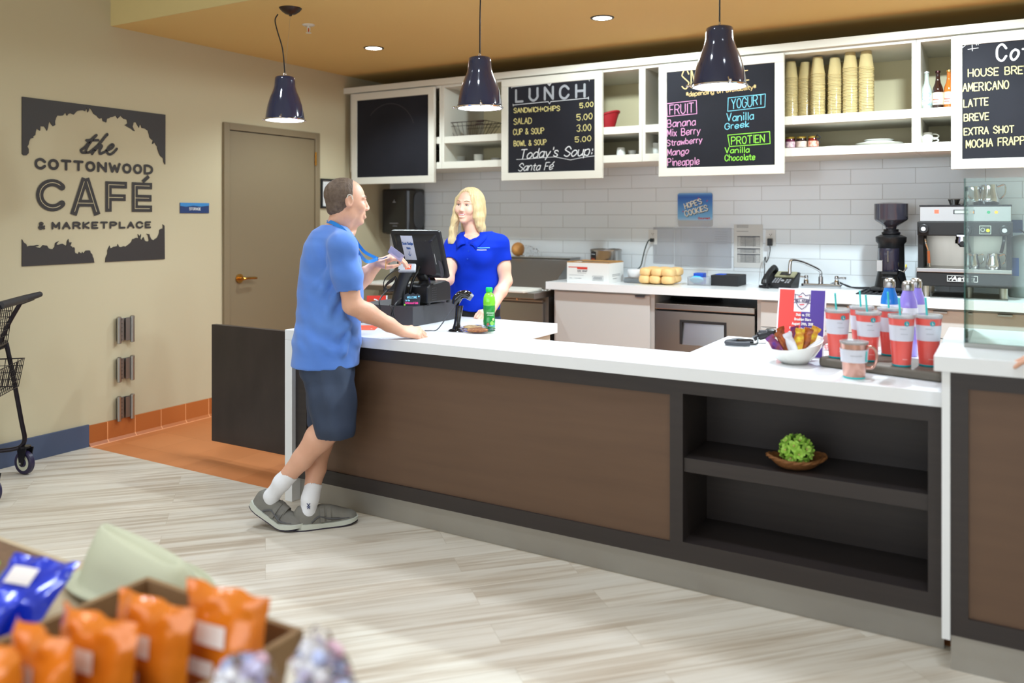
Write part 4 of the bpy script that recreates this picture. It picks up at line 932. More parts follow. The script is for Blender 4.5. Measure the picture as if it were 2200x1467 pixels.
# ---------- paper towel dispenser ----------
yf = 5.985; a = at_y(816,406,yf); b = at_y(884,500,yf); zt, zb = a.z, b.z-.01
t = thing('towel_dispenser', 'black paper towel dispenser in the corner under the blank chalkboard', 'towel dispenser', (a.x,YW-.0105,zb))
w = b.x-a.x; hh = zt-zb; dpt = YW-.0115-yf
MB().prism(rrect(0,-dpt,w*.75,-.0,.03)[:0] or [(0.03,0),(w,0),(w,-dpt+.05),(w-.05,-dpt),(.03,-dpt),(0,-dpt+.03),(0,-.03)], 0, hh, lambda x,y,z: (x,y,z)).obj('housing', mat('dispenser_black', rgb(30,30,33), .22, coat=.3), t, bevel=.028, bseg=4)
MB().prism(rrect(-dpt+.035,.05,-.02,hh-.03,.06,8), w, w+.006, lambda y,z,x: (x,y,z)).obj('side_window', mat('smoked_window', rgb(62,64,70), .15, coat=.5), t, bevel=.002)
strokes(MB(), [[(w*.42,hh*.70),(w*.5,hh*.70)],[(w*.46,hh*.72),(w*.46,hh*.75)]], .008, lambda x,z,n: (x,-dpt-n,z)).obj('emblem', ch['grey'], t)
strokes(MB(), scribble(w*.32,w*.58,hh*.23,.006,10)+scribble(w*.42,w*.55,hh*.17,.005,5), .005, lambda x,z,n: (x,-dpt-n,z)).obj('maker_mark', ch['grey'], t)
MB().box((.05,-dpt+.03,-.004),(w-.04,-.03,.0)).obj('paper_slot', blackmat, t)
# ---------- faucet ----------
p = at_y(1764,615,6.07); fx0 = at_y(1722,615,6.05).x-p.x; fx1 = at_y(1807,615,6.05).x-p.x
t = thing('faucet', 'chrome two-handle sink faucet with a swing spout on the back counter', 'faucet', (p.x,6.06,.9605))
MB().box((fx0,-.03,0),(fx1,.03,.028)).obj('base', chrome_m, t, bevel=.008, bseg=3)
MB().cyl((0,0,.028),(0,0,.075),.017,16).tube(spline([(0,0,.07),(0,-.005,.105),(-.02,-.03,.13),(-.10,-.10,.175),(-.155,-.155,.19),(-.168,-.167,.17),(-.17,-.17,.10)],6),[.011]*25+[.012]*12,12).obj('spout', chrome_m, t, smooth=True)
for s, x in ((-1,fx0+.03),(1,fx1-.03)):
    MB().lathe([(0,0),(.02,0),(.018,.02),(.012,.03),(.016,.04),(.012,.055),(0,.058)],(x,0,.028),20).tube([(x,0,.066),(x+s*.035,-.02,.072),(x+s*.062,-.03,.072)],[.006,.007,.009],10).obj('handle', chrome_m, t, smooth=True)
# cords on the worktop
tag(MB().tube(spline([(p.x+.01,6.12,.966),(p.x+.12,6.13,.985),(p.x+.2,6.11,.966),(p.x+.28,6.05,.966),(p.x+.38,6.02,.972),(p.x+.46,6.0,.967),(p.x+.52,5.99,.97),(p.x+.56,6.0,.985)],7),.0045,8).tube(spline([(p.x+.01,6.14,.966),(p.x+.10,6.15,.995),(p.x+.17,6.15,.966),(p.x+.30,6.14,.967),(p.x+.42,6.12,.966),(p.x+.56,6.14,.99)],7),.0045,8).obj('appliance_lead', rubber_m, None, smooth=True), 'black power cords trailing behind the faucet towards the grinder', 'cord')
# ---------- grinder mat and grinder ----------
gp = at_y(1916,610,5.92); g0 = at_y(1842,630,5.72).x
m = MB(); m.box((g0,5.66,.9602),(gp.x+.16,6.0,.966))
for k in range(12): m.box((g0+.01+k*.032,5.665,.966),(g0+.022+k*.032,5.995,.973))
tag(m.obj('bar_mat', rubber_m, None), 'black ribbed rubber mat under the coffee grinder', 'mat')
t = thing('coffee_grinder', 'tall black coffee grinder with a smoked bean hopper', 'coffee grinder', (gp.x,5.86,.9735))
MB().prism([(-.115,-.10),(.10,-.10),(.11,.11),(-.09,.11)], 0, .028, lambda x,y,z: (x,y,z)).obj('foot', black_m, t, bevel=.008)
MB().lathe([(.10,.02),(.092,.06),(.08,.12),(.078,.30),(.09,.315),(.092,.345),(.06,.36),(.0,.36)],(0,.02,0),36).obj('body', black_m, t, smooth=True)
MB().lathe([(.05,.36),(.056,.366),(.056,.375),(.045,.38),(.045,.395),(0,.395)],(0,.02,0),32).obj('collar', bmetal_m, t, smooth=True)
MB().lathe([(.03,.392),(.034,.41),(.095,.452),(.1,.46),(.1,.555),(.102,.558),(.06,.566),(0,.568)],(0,.02,0),40).obj('hopper', mat('smoked_plastic', rgb(62,62,74), .12, coat=.6), t, smooth=True)
MB().lathe([(.034,.411),(.09,.451),(.0,.451)],(0,.02,0),32).obj('beans', mat('beans', rgb(24,16,12), .7), t)
MB().lathe([(.0,.13),(.058,.13),(.062,.14),(.062,.275),(0,.275)],(-.005,-.05,0),32).obj('dosing_chamber', mat('smoke_dark', rgb(44,42,58), .1, coat=.6), t, smooth=True)
MB().box((-.07,-.114,.13),(-.035,-.08,.20)).obj('dose_plate', steel_m, t, bevel=.002)
MB().box((-.04,-.13,.115),(.05,-.08,.13)).tube([(-.03,-.11,.10),(-.03,-.16,.095),(.03,-.16,.095),(.03,-.11,.10)],.006,8).obj('portafilter_fork', black_m, t)
MB().tube([(.055,-.08,.14),(.085,-.10,.13),(.105,-.10,.16)],.005,8).obj('dosing_lever', steel_m, t, smooth=True)
MB().cyl((-.004,-.113,.19),(-.004,-.113,.26),.005,8).obj('dose_rod', steel_m, t)
tag(MB().cyl((.088,-.02,.16),(.095,-.02,.16),.014,14).obj('warning_sticker', mat('yellow_stick', rgb(225,200,40), .5), t), 'yellow sticker')

# ---------- espresso machine ----------
EY = 5.70
def ex(u): return at_y(u, 500, EY).x
def ez(v, u=2070): return at_y(u, v, EY).z
x0, x1 = ex(1971), ex(2175.5); cx = (x0+x1)/2
t = thing('espresso_machine', 'black and stainless espresso machine on legs at the right end of the back counter', 'espresso machine', (cx,5.93,.9605))
k = 1/4.074
Z = lambda y: ez(400+y*k, 2072)
X = lambda x: ex(1660+x*k)
BKY = 6.15
tb_, bb0 = Z(175), Z(310)
MB().box((X(1285),EY+.01,bb0),(X(2090),BKY,tb_)).obj('top_box', steel_m, t, local=False, bevel=.003)
MB().box((X(1282),EY+.006,tb_),(X(2094),BKY,tb_+.008)).obj('cup_rail', bmetal_m, t, local=False)
MB().box((X(1268),EY-.02,Z(435)),(X(2102),BKY,bb0)).obj('control_band', blackmat, t, local=False, bevel=.006)
MB().box((X(1272),EY,Z(745)),(X(1316),BKY,Z(435))).obj('side_column', blackmat, t, local=False)
MB().box((X(2046),EY,Z(745)),(X(2092),BKY,Z(435))).obj('side_column', blackmat, t, local=False)
MB().box((X(1316),5.98,Z(745)),(X(2046),BKY,Z(435))).obj('back_splash', mat('bright_steel', rgb(206,200,188), .3, .8, var=((9,9,1), rgb(176,170,158), .6)), t, local=False)
MB().box((X(1262),EY-.035,Z(880)),(X(2096),BKY,Z(758))).obj('drip_base', blackmat, t, local=False, bevel=.006)
MB().box((X(1262),EY-.04,Z(757)),(X(2096),5.99,Z(722))).obj('drip_tray', steel_m, t, local=False, bevel=.003)
for xx in (1340, 2020):
    for yy in (EY+.03, BKY-.06): MB().cyl((X(xx),yy,.961),(X(xx),yy,Z(880)),.022,16).obj('foot', mat('bright_steel', rgb(206,200,188), .3), t, local=False, smooth=True)
for xx, yy in ((1325,375),(2030,385)):
    MB().cyl((X(xx),EY-.02,Z(yy)),(X(xx),EY-.05,Z(yy)),.029,24).obj('steam_knob', black_m, t, local=False, bevel=.004)
    MB().cyl((X(xx),EY-.051,Z(yy)),(X(xx),EY-.053,Z(yy)),.013,16).obj('knob_badge', mat('badge_grey', rgb(190,195,200), .4), t, local=False)
yf = EY+.009
tag(MB().box((X(1415),yf-.004,Z(238)),(X(1453),yf+.001,Z(205))).obj('power_switch', mat('lit_red', rgb(240,80,60), .4, emit=1.2), t, local=False), 'lit red power switch')
MB().box((X(1580),yf-.003,Z(245)),(X(1766),yf+.001,Z(205))).obj('display_frame', blackg_m, t, local=False)
MB().box((X(1592),yf-.004,Z(238)),(X(1754),yf-.003,Z(212))).obj('display', mat('lcd', rgb(170,178,172), .3), t, local=False)
for xx, c_ in ((1890,rgb(40,130,90)),(1957,rgb(240,150,40))): MB().cyl((X(xx),yf-.004,Z(228)),(X(xx),yf+.001,Z(228)),.009,14).obj('indicator_lamp', mat('lamp_%d'%xx, c_, .3, emit=.5), t, local=False)
yb_ = EY-.02
MB().box((X(1812),yb_-.002,Z(415)),(X(1910),yb_,Z(346))).obj('sticker', mat('stick_dark', rgb(60,62,62), .5), t, local=False)
strokes(MB(), [rr_ for rr_ in [[(X(1812)+p_[0]*(X(1910)-X(1812)), Z(415)+p_[1]*(Z(346)-Z(415))) for p_ in ((0,0),(1,0),(1,1),(0,1),(0,0))]]]+[[(X(1840)+.01*math.cos(a/3),Z(380)+.01*math.sin(a/3)) for a in range(20)]], .002, lambda x,z,n: (x,yb_-.002-n,z)).obj('sticker_print', mat('ink_pale2', rgb(215,225,215), .5), t, local=False)
MB().cyl((X(1885),yb_-.004,Z(385)),(X(1885),yb_-.002,Z(385)),.010,16).obj('yellow_mark', mat('mark_yellow', rgb(200,205,40), .5), t, local=False)
yd = EY-.035
MB().box((X(1533),yd-.003,Z(832)),(X(1795),yd,Z(782))).obj('badge', bmetal_m, t, local=False)
strokes(MB(), text('Astra', X(1575), Z(823), Z(790)-Z(823), slant=.2, width=X(1760)-X(1575)), .007, lambda x,z,n: (x,yd-.003-n,z)).obj('badge_lettering', mat('ink_silver', rgb(205,205,205), .4), t, local=False)
strokes(MB(), [[(X(1533),Z(832)),(X(1795),Z(832)),(X(1795),Z(782)),(X(1533),Z(782)),(X(1533),Z(832))]]+[[(X(1545),Z(825)),(X(1575),Z(790))],[(X(1545),Z(808)),(X(1585),Z(808))]], .0035, lambda x,z,n: (x,yd-.003-n,z)).obj('badge_border', mat('ink_silver', rgb(205,205,205), .4), t, local=False)
# group head and wands
gx_ = X(1655)
MB().cyl((gx_,EY+.09,Z(435)),(gx_,EY+.09,Z(470)),.036,24).cyl((gx_,EY+.09,Z(470)),(gx_,EY+.09,Z(505)),.040,24).box((gx_-.025,EY-.02,Z(440)),(gx_+.025,EY+.07,Z(415))).obj('group_head', chrome_m, t, local=False, smooth=True)
MB().tube([(gx_,EY+.09,Z(505)),(gx_,EY+.09,Z(535))],[.03,.014],16).tube([(gx_,EY+.06,Z(495)),(gx_+.005,EY-.07,Z(500))],[.010,.014],12).obj('portafilter', black_m, t, local=False, smooth=True)
MB().tube(spline([(X(1338),EY-.0,Z(440)),(X(1342),EY-.03,Z(490)),(X(1362),EY-.02,Z(560)),(X(1370),EY-.015,Z(640)),(X(1376),EY-.01,Z(712))],5),.006,8).obj('steam_wand', chrome_m, t, local=False, smooth=True)
MB().tube([(X(1366),EY-.018,Z(570)),(X(1370),EY-.015,Z(680))],.008,8).obj('wand_grip', mat('copper_grip', rgb(150,80,45), .4), t, local=False, smooth=True)
MB().tube(spline([(X(2025),EY,Z(440)),(X(2022),EY-.03,Z(480)),(X(2010),EY-.02,Z(540)),(X(2000),EY-.01,Z(575))],5),.009,8).obj('steam_wand', black_m, t, local=False, smooth=True)
# pitchers
def pitcher(x, y, z, s, lb, grp):
    t = thing('milk_pitcher', lb, 'pitcher', (x,y,z), math.radians(random.uniform(-20,20)), grp)
    MB().lathe([(0,0),(.036*s,0),(.040*s,.005*s),(.040*s,.03*s),(.031*s,.07*s),(.033*s,.09*s),(.031*s,.09*s),(.029*s,.07*s),(.036*s,.02*s),(0,.01*s)],(0,0,0),28).obj('body', chrome_m, t, smooth=True)
    MB().tube(spline([(.032*s,0,.08*s),(.06*s,0,.088*s),(.062*s,0,.05*s),(.042*s,0,.025*s)],5),.0035*s,8).obj('handle', chrome_m, t, smooth=True)
zt = Z(722)+.0008
pitcher(X(1745), EY+.05, zt, .95, 'steel milk pitcher on the drip tray behind the glass edge', 'pitchers on the drip tray')
pitcher(X(1930), EY+.03, zt, 1.0, 'steel milk pitcher on the right of the drip tray', 'pitchers on the drip tray')
zt = tb_+.0088
pitcher(X(1745), EY+.12, zt, 1.25, 'steel milk pitcher on top of the espresso machine behind the glass edge', 'pitchers on top of the machine')
pitcher(X(1890), EY+.12, zt, 1.35, 'large steel milk pitcher on top of the espresso machine', 'pitchers on top of the machine')
tag(MB().lathe([(0,0),(.022,0),(.034,.034),(.036,.034),(.033,.036),(.02,.004),(0,.004)],(X(1578),EY+.12,zt),24).obj('shot_cup', steel_m, None, smooth=True), 'small steel shot cup on top of the espresso machine', 'cup')
tag(MB().lathe([(0,0),(.045,0),(.045,.008),(0,.010)],(X(1640),EY+.2,zt),24).obj('steel_dish', steel_d, None, smooth=True), 'flat round steel dish on top of the espresso machine', 'dish')
tag(MB().box((X(1385),EY-.06,.9606),(X(2060),BKY-.1,.966)).obj('metal_tray', steel_d, None, bevel=.002), 'flat metal tray under the espresso machine', 'tray')
# container and cord right of the machine
xr = at_y(2188,560,5.95).x
t = thing('water_filter', 'grey upright canister standing right of the espresso machine', 'canister', (xr+.02,5.98,.9605))
MB().lathe([(0,0),(.07,0),(.075,.01),(.075,.34),(.05,.37),(0,.38)],(0,0,0),32).obj('canister', mat('canister_grey', rgb(150,158,158), .4), t, smooth=True)
m = MB(); fnc = cyl_(.0752, -.5)
for i in range(6): m.add([fnc(-.02+.04*i/6,.13,.0008), fnc(-.02+.04*(i+1)/6,.13,.0008), fnc(-.02+.04*(i+1)/6,.24,.0008), fnc(-.02+.04*i/6,.24,.0008)],[(0,1,2,3)])
tag(m.obj('label_plate', mat('label_blue', rgb(50,90,160), .5), t), 'blue label')
P = at_y(2183,486,YW-.011)
t = thing('blue_plug', 'blue plug box on the wall right of the espresso machine', 'plug', (P.x,YW-.011,P.z))
MB().box((-.035,-.05,-.04),(.035,0,.04)).obj('plug_body', mat('plug_blue', rgb(30,60,120), .4), t, bevel=.004)
MB().tube(spline([(.02,-.05,-.02),(.05,-.06,-.05),(.07,-.06,-.12),(.1,-.06,-.2)],5),.004,6).obj('cord', black_m, t, smooth=True)
# ================= front counter =================
FRY = 3.125; CL, CR = -3.185, -.187
t = thing('front_worktop', 'white quartz worktop of the lower serving counter, wrapping down the left end', 'countertop', (-1.7,3.3,.821))
poly = [(CL,YC),(CR,YC),(CR,4.03),(-1.17,4.03),(-1.17,3.46),(-2.10,3.46),(-2.10,4.03),(CL,4.03)]
MB().prism(poly, .821, .872, lambda x,y,z: (x,y,z)).obj('slab', quartz_m, t, local=False, bevel=.0015)
MB().box((CL,YC,.0),(CL+.05,4.03,.8205)).obj('end_leg', quartz_m, t, local=False, bevel=.001)
t = thing('front_counter', 'long low serving counter with dark frame, brown panel and open display niche', 'counter', (-1.7,3.3,0))
a0 = CL+.0505
NX0, NX1, NZ0, NZ1 = -1.084, -.233, .193, .766
m = MB(); B0, B1 = .118, .8205; D = FRY+.02
m.box((a0,FRY,.757),(NX0,D,B1)).box((a0,FRY,B0),(NX0,D,.185)).box((a0,FRY,.185),(a0+.075,D,.757)).box((-1.136,FRY,.185),(NX0,D,.757))
m.box((NX0,FRY,NZ1),(CR,D,B1)).box((NX0,FRY,B0),(CR,D,NZ0)).box((NX1,FRY,NZ0),(CR,D,NZ1))
m.obj('frame', dark_m, t, local=False)
MB().box((a0+.075,FRY+.011,.185),(-1.136,FRY+.019,.757)).obj('brown_panel', brown_m, t, local=False)
N1 = FRY+.30
m = MB(); m.box((NX0-.02,D,NZ0-.02),(NX1+.02,N1,NZ0)).box((NX0-.02,D,NZ1),(NX1+.02,N1,NZ1+.02)).box((NX0-.02,D,NZ0),(NX0,N1,NZ1)).box((NX1,D,NZ0),(NX1+.02,N1,NZ1)).box((NX0-.02,N1,NZ0-.02),(NX1+.02,N1+.015,NZ1+.02))
m.obj('niche', dark_m, t, local=False)
MB().box((NX0,FRY+.012,.462),(NX1,N1,.516)).obj('shelf', dark_m, t, local=False, bevel=.001)
MB().box((a0,YK,.0),(CR,YK+.01,B0)).obj('toe_kick', kick_m, t, local=False)
m = MB(); m.box((a0,D+.0,B0),(-1.14,3.44,.8205)).box((a0,3.45,.02),(-2.13,4.0,.8205)).box((-1.14,3.46,.02),(CR,4.0,.8205)); m.obj('carcass', white_m, t, local=False)
# swing gate
t = thing('counter_gate', 'dark brown low swing gate between the counter end and the beige wall', 'gate', (-3.65,3.43,.1))
MB().box((-4.117,3.415,.105),(CL-.002,3.45,.803)).obj('panel', gate_m, t, local=False, bevel=.0015)
for z in (.2,.7): MB().cyl((CL-.006,3.41,z-.05),(CL-.006,3.41,z+.05),.006,8).obj('hinge', steel_d, t, local=False)

# raised right counter
t = thing('raised_worktop', 'raised white quartz worktop at the right edge carrying the glass guard', 'countertop', (.5,3.4,.955))
MB().box((-.207,3.0,.9555),(1.5,3.80,1.005)).obj('slab', quartz_m, t, local=False, bevel=.002)
MB().box((-.185,3.012,.10),(-.161,3.80,.955)).obj('end_leg', quartz_m, t, local=False)
t = thing('raised_counter', 'raised counter at the right edge with dark frame and brown panel', 'counter', (.5,3.4,0))
m = MB(); m.box((-.16,3.016,.904),(1.5,3.036,.955)).box((-.16,3.016,.116),(1.5,3.036,.177)).box((-.16,3.016,.177),(-.11,3.036,.904)); m.obj('frame', dark_m, t, local=False)
MB().box((-.11,3.026,.177),(1.5,3.034,.904)).obj('brown_panel', brown_m, t, local=False)
MB().box((-.16,3.03,.0),(1.5,3.04,.116)).obj('toe_kick', kick_m, t, local=False)
MB().box((-.155,3.045,.0),(1.5,3.78,.955)).obj('carcass', white_m, t, local=False)
# glass guard
gm, tt, bb = nt('guard_glass'); tr = tt.nodes.new('ShaderNodeBsdfTransparent'); gl = tt.nodes.new('ShaderNodeBsdfGlossy'); mx = tt.nodes.new('ShaderNodeMixShader'); fr_ = tt.nodes.new('ShaderNodeFresnel')
tr.inputs[0].default_value = (.86,.94,.91,1); gl.inputs['Roughness'].default_value = .02; fr_.inputs[0].default_value = 1.45
tt.links.new(fr_.outputs[0], mx.inputs[0]); tt.links.new(tr.outputs[0], mx.inputs[1]); tt.links.new(gl.outputs[0], mx.inputs[2]); tt.links.new(mx.outputs[0], tt.nodes['Material Output'].inputs[0])
edge_m = mat('glass_edge_green', rgb(18,84,76), .15, coat=.5)
P = at_z(2074,745,1.006); gx0, gy0 = P.x, P.y; gt = at_y(2074,383,gy0).z
t = thing('glass_guard', 'clear glass guard box with green edges on the raised counter', 'glass guard', (gx0+.3,gy0+.3,1.0055))
MB().box((gx0,gy0,1.02),(1.4,gy0+.008,gt)).obj('front_pane', gm, t, local=False)
MB().box((gx0,gy0+.010,1.0055),(gx0+.008,3.78,gt-.03)).obj('side_pane', gm, t, local=False)
MB().box((gx0-.004,gy0-.001,1.006),(gx0-.0002,gy0+.012,gt)).obj('pane_edge', edge_m, t, local=False)
MB().box((gx0-.0005,gy0+.010,gt-.03),(gx0+.0085,3.78,gt-.028)).box((gx0-.001,gy0+.012,1.0055),(gx0-.0002,3.78,1.009)).obj('pane_edge', edge_m, t, local=False)
MB().box((gx0-.004,gy0-.002,1.0055),(1.4,gy0+.012,1.020)).obj('base_channel', mat('channel_grey', rgb(150,150,144), .4, .4), t, local=False)

# ================= things on the counter =================
T = ZT+.0025
# cash drawer and till
t = thing('cash_drawer', 'black metal cash drawer under the till', 'cash drawer', (-2.87,3.72,T))
MB().box((-3.06,3.515,T),(-2.685,3.95,T+.104)).obj('case', mat('drawer_black', rgb(62,62,66), .5, bump=(300,.1,.001)), t, local=False, bevel=.002)
MB().box((-3.05,3.945,T+.01),(-2.695,3.956,T+.09)).obj('drawer_front', blackmat, t, local=False)
DT = T+.1045
t = thing('till_terminal', 'black touch screen till seen from behind with a paper note taped on it', 'till', (-2.8,3.75,DT))
# monitor frame
mc = at_d(901, 546, 4.50); up = Vector((.0,-math.sin(math.radians(20)),math.cos(math.radians(20)))); wx_ = Vector((1,.04,0)).normalized()
Mn = frame(mc, wx_, up)  # x right, y up, z = towards the camera side
hw, hh = .158, .135
mm = MB(); mm.prism(rrect(-hw,-hh,hw,hh,.012), -.016, .004, lambda x,y,z: tuple(Mn @ Vector((x,y,z)))); mm.obj('bezel', black_m, t, local=False, bevel=.003)
pts = rrect(-hw+.02,-hh+.012,hw-.02,hh-.018,.015); pin = rrect(-hw+.045,-hh+.03,hw-.05,hh-.05,.02)
n = len(pts); vs = [Mn @ Vector((x,y,.004)) for x,y in pts]+[Mn @ Vector((x,y,.03)) for x,y in pin]
MB().add(vs, [(i,(i+1)%n,n+(i+1)%n,n+i) for i in range(n)]+[tuple(range(n,2*n))]).obj('back_shell', black_m, t, local=False, smooth=True, angle=30)
MB().obox(Mn, (-hw+.01,-hh+.01,-.018),(hw-.01,hh-.01,-.0162)).obj('screen', blackg_m, t, local=False)
v_ = MB()
for k in range(10): v_.tube([Mn @ Vector((.075,.088-k*.0085,.0265-.0)), Mn @ Vector((.118-.0*k,.09-k*.0085,.0205))], .0016, 5)
v_.obj('vent_ribs', mat('vent_grey', rgb(70,70,74), .4), t, local=False)
o_ = MB().prism([(.125+.016*math.cos(q*PI/10), -.075+.05*math.sin(q*PI/10)) for q in range(20)], .006, .0165, lambda x,y,z: tuple(Mn @ Vector((x,y,z)))); o_.obj('port_cover', mat('vent_grey', rgb(70,70,74), .4), t, local=False)
MB().obox(Mn, (.098,-.045,.0245),(.115,.015,.0255)).obj('serial_sticker', mat('paper', rgb(214,214,212), .8), t, local=False)
pm = MB(); x0, x1, y0, y1 = -.075, .0, -.02, .118
pm.obox(Mn, (x0,y0,.031),(x1,y1,.0318)); tag(pm.obj('paper_note', mat('note_white', rgb(205,210,222), .7), t, local=False), 'white paper note')
fn = lambda x,y,n: tuple(Mn @ Vector((x,y,.0318+n)))
strokes(MB(), text('Scan Badge',(x0+x1)/2,.068,.014,.55,align='c')+text('Here',(x0+x1)/2,.042,.012,.6,align='c')+[[((x0+x1)/2,.028),((x0+x1)/2,.004)]]+[[((x0+x1)/2-.009,.014),((x0+x1)/2,.002),((x0+x1)/2+.009,.014)]], .0026, fn).obj('note_lettering', mat('ink_blue', rgb(40,90,160), .6), t, local=False)
MB().tube([mc+Vector((0,.02,-.10)), Vector((mc.x,mc.y+.045,DT+.13)), Vector((mc.x+.01,mc.y+.03,DT+.09))], [.035,.03,.04], 14).obj('stand', black_m, t, local=False, smooth=True)
# till body
ca = at_z(905,650,DT); cb = at_z(962,648,DT)
bx = MB(); bx.prism([(0,.0),(0,.085),(.02,.098),(.17,.112),(.205,.10),(.215,.07),(.215,0)], 0, .15, lambda y,z,x: (-2.80+x-.0, 3.60+y, DT+.012+z)); bx.obj('body', black_m, t, local=False, bevel=.008, bseg=3)
dots = MB()
for i in range(4):
    for j in range(6): dots.cyl((-2.6495,3.64+i*.011,DT+.03+j*.012),(-2.6485,3.64+i*.011,DT+.03+j*.012),.0028,6)
dots.obj('speaker_holes', mat('vent_grey', rgb(70,70,74), .4), t, local=False)
for x in (-2.79,-2.66):
    for y in (3.62,3.80): MB().cyl((x,y,DT),(x,y,DT+.014),.01,8).obj('foot', blackmat, t, local=False)
# card terminal on a curved pillar
t = thing('badge_scanner', 'black curved pillar with a silver badge scanner head in front of the till', 'scanner', at_z(862,650,DT))
q0 = at_z(862,652,DT)
q0 = Vector((-2.885,3.565,DT))
path = spline([at_d(856,648,4.49),at_d(860,622,4.47),at_d(868,598,4.45),at_d(878,577,4.43)],5)
mm = MB(); n = len(path); rings = []
rv = Vector((cT,sT,0)); fv = Vector((-sT,cT,0))
for i, p in enumerate(path):
    w = .040-.006*math.sin(PI*i/(n-1)); dd = .030-.012*i/(n-1)
    rings.append([p+rv*(w*math.cos(a))+fv*(dd*math.sin(a)) for a in [2*PI*k/20 for k in range(20)]])
path[0].z = DT+.002
vs = [q for r_ in rings for q in r_]; fs = [(i*20+k,i*20+(k+1)%20,(i+1)*20+(k+1)%20,(i+1)*20+k) for i in range(n-1) for k in range(20)]+[tuple(range(20))[::-1],tuple((n-1)*20+k for k in range(20))]
for i in range(20): vs[i] = Vector((vs[i].x,vs[i].y,DT+.0008))
mm.add(vs,fs).obj('pillar', black_m, t, local=False, smooth=True)
Mh = frame(at_d(875,576,4.42), rv, Vector((0,0,1))*.85+fv*.5)
MB().obox(Mh, (-.048,-.022,-.012),(.046,.024,.010)).obj('head', mat('silver_plastic', rgb(170,174,182), .3, .4), t, local=False, bevel=.006, bseg=3)
MB().obox(Mh, (-.010,-.012,.0102),(.022,.016,.0112)).obj('orange_sticker', mat('sticker_orange', rgb(214,80,40), .5), t, local=False)
strokes(MB(), [[(-.004,-.008),(-.004,.010),(.006,-.004),(.006,.012)],[(.016,.011),(.010,.003),(.017,-.006)]], .0032, lambda x,y,n: tuple(Mh @ Vector((x,y,.0112+n)))).obj('sticker_print', mat('ink_cream2', rgb(236,226,216), .6), t, local=False)
MB().tube(spline([at_d(905,566,4.50),at_d(897,583,4.49),at_d(888,600,4.49),at_d(882,622,4.49),at_d(879,648,4.49)],5),[.008]*21,10).tube(spline([at_d(905,566,4.50),at_d(902,556,4.50),at_d(892,553,4.49)],4),.009,10).obj('arched_cover', blackg_m, t, local=False, smooth=True)
# cables behind
cab = MB()
cab.tube(spline([at_d(858,579,4.36),at_d(842,585,4.42),at_d(828,598,4.46),at_d(824,612,4.48),at_d(827,630,4.47)],6),.003,6)
for k in range(4): cab.tube(spline([at_d(850-k*2,594+k*3,4.45),at_d(836-k*2,604+k*3,4.47),at_d(828-k,616+k*3,4.47),at_d(836+k,622+k,4.46),at_d(848,608+k*4,4.46),at_d(852,596,4.45)],6),.004,6)
cab.tube(spline([at_d(834,622,4.45),at_d(822,634,4.4),at_d(815,648,4.36),at_d(818,668,4.36)],5),.004,6)
tag(cab.obj('cable_bundle', black_m, None, smooth=True), 'tangle of black cables behind the badge scanner', 'cables')
cab = MB()
for (u0,v0),(u1,v1),(u2,v2),(u3,v3) in (((862,640),(850,652),(845,668),(851,690)),((838,655),(842,668),(840,680),(849,694)),((853,648),(847,662),(843,672),(845,688))):
    cab.tube(spline([at_d(u0,v0,4.37),at_d(u1,v1,4.32),at_d(u2,v2,4.31),at_d(u3,v3,4.33)],5),.0035,6)
tag(cab.obj('drawer_cables', black_m, None, smooth=True), 'black cables hanging over the front of the cash drawer', 'cables')
# silver hook stand left of the drawer
# red gift card stand
A = at_z(784,672,T); 
t = thing('card_stand', 'small red printed card in a white stand left of the cash drawer', 'card stand', at_z(810,676,T))
q = at_z(810,676,T); Mc = frame(q, rv, Vector((0,0,1))-(-fv)*.12)
MB().obox(Mc, (-.062,.0,-.003),(.058,.112,.002)).obj('card', mat('card_red', rgb(214,52,36), .5), t, local=False)
MB().obox(Mc, (.052,.0,-.004),(.060,.113,.004)).obox(Mc, (-.062,-.0,-.004),(.060,.006,.02)).obj('holder', mat('acrylic2', rgb(215,220,220), .2), t, local=False)
strokes(MB(), [[(-.02+.05*math.cos(a/8), .02+.07*math.sin(a/8)) for a in range(3, 13)]]+text('CARD', -.03,.05,.012,.7,slope=.5)[:0], .007, lambda x,y,n: tuple(Mc @ Vector((x,y,.002+n)))).obj('white_swirl', mat('ink_white', rgb(235,235,235), .6), t, local=False)
m_ = MB(); m_.prism([(.015+.014*math.cos(k*PI/8), .035+.014*math.sin(k*PI/8)) for k in range(16)], .0022, .0028, lambda x,y,z: tuple(Mc @ Vector((x,y,z)))); strokes(m_, [[(.017,.045),(.022,.085)]], .003, lambda x,y,n: tuple(Mc @ Vector((x,y,.002+n)))); m_.obj('drop_shape', mat('dark_red', rgb(130,20,30), .4), t, local=False)
strokes(MB(), scribble(-.05,-.015,.085,.008,5)+scribble(-.05,-.018,.072,.006,5), .004, lambda x,y,n: tuple(Mc @ Vector((x,y,.002+n)))).obj('gold_print', mat('gold_ink', rgb(190,90,30), .5), t, local=False)
q = at_z(790,704,T)
Mf = frame((q.x,q.y,T), (cT,sT,0), (-sT,cT,0))
t = thing('red_leaflet', 'red leaflet lying on the white worktop beside the customer', 'leaflet', (q.x,q.y,T))
MB().obox(Mf, (-.09,-.085,.0),(.05,.09,.0012)).obj('leaflet', mat('leaf_red', rgb(230,70,30), .5), t, local=False)
MB().prism([(.028+.005*math.cos(k*PI/6), -.05+.005*math.sin(k*PI/6)) for k in range(12)], .0013, .0018, lambda x,y,z: tuple(Mf @ Vector((x,y,z)))).obj('white_dot', mat('ink_white', rgb(235,235,235), .6), t, local=False)
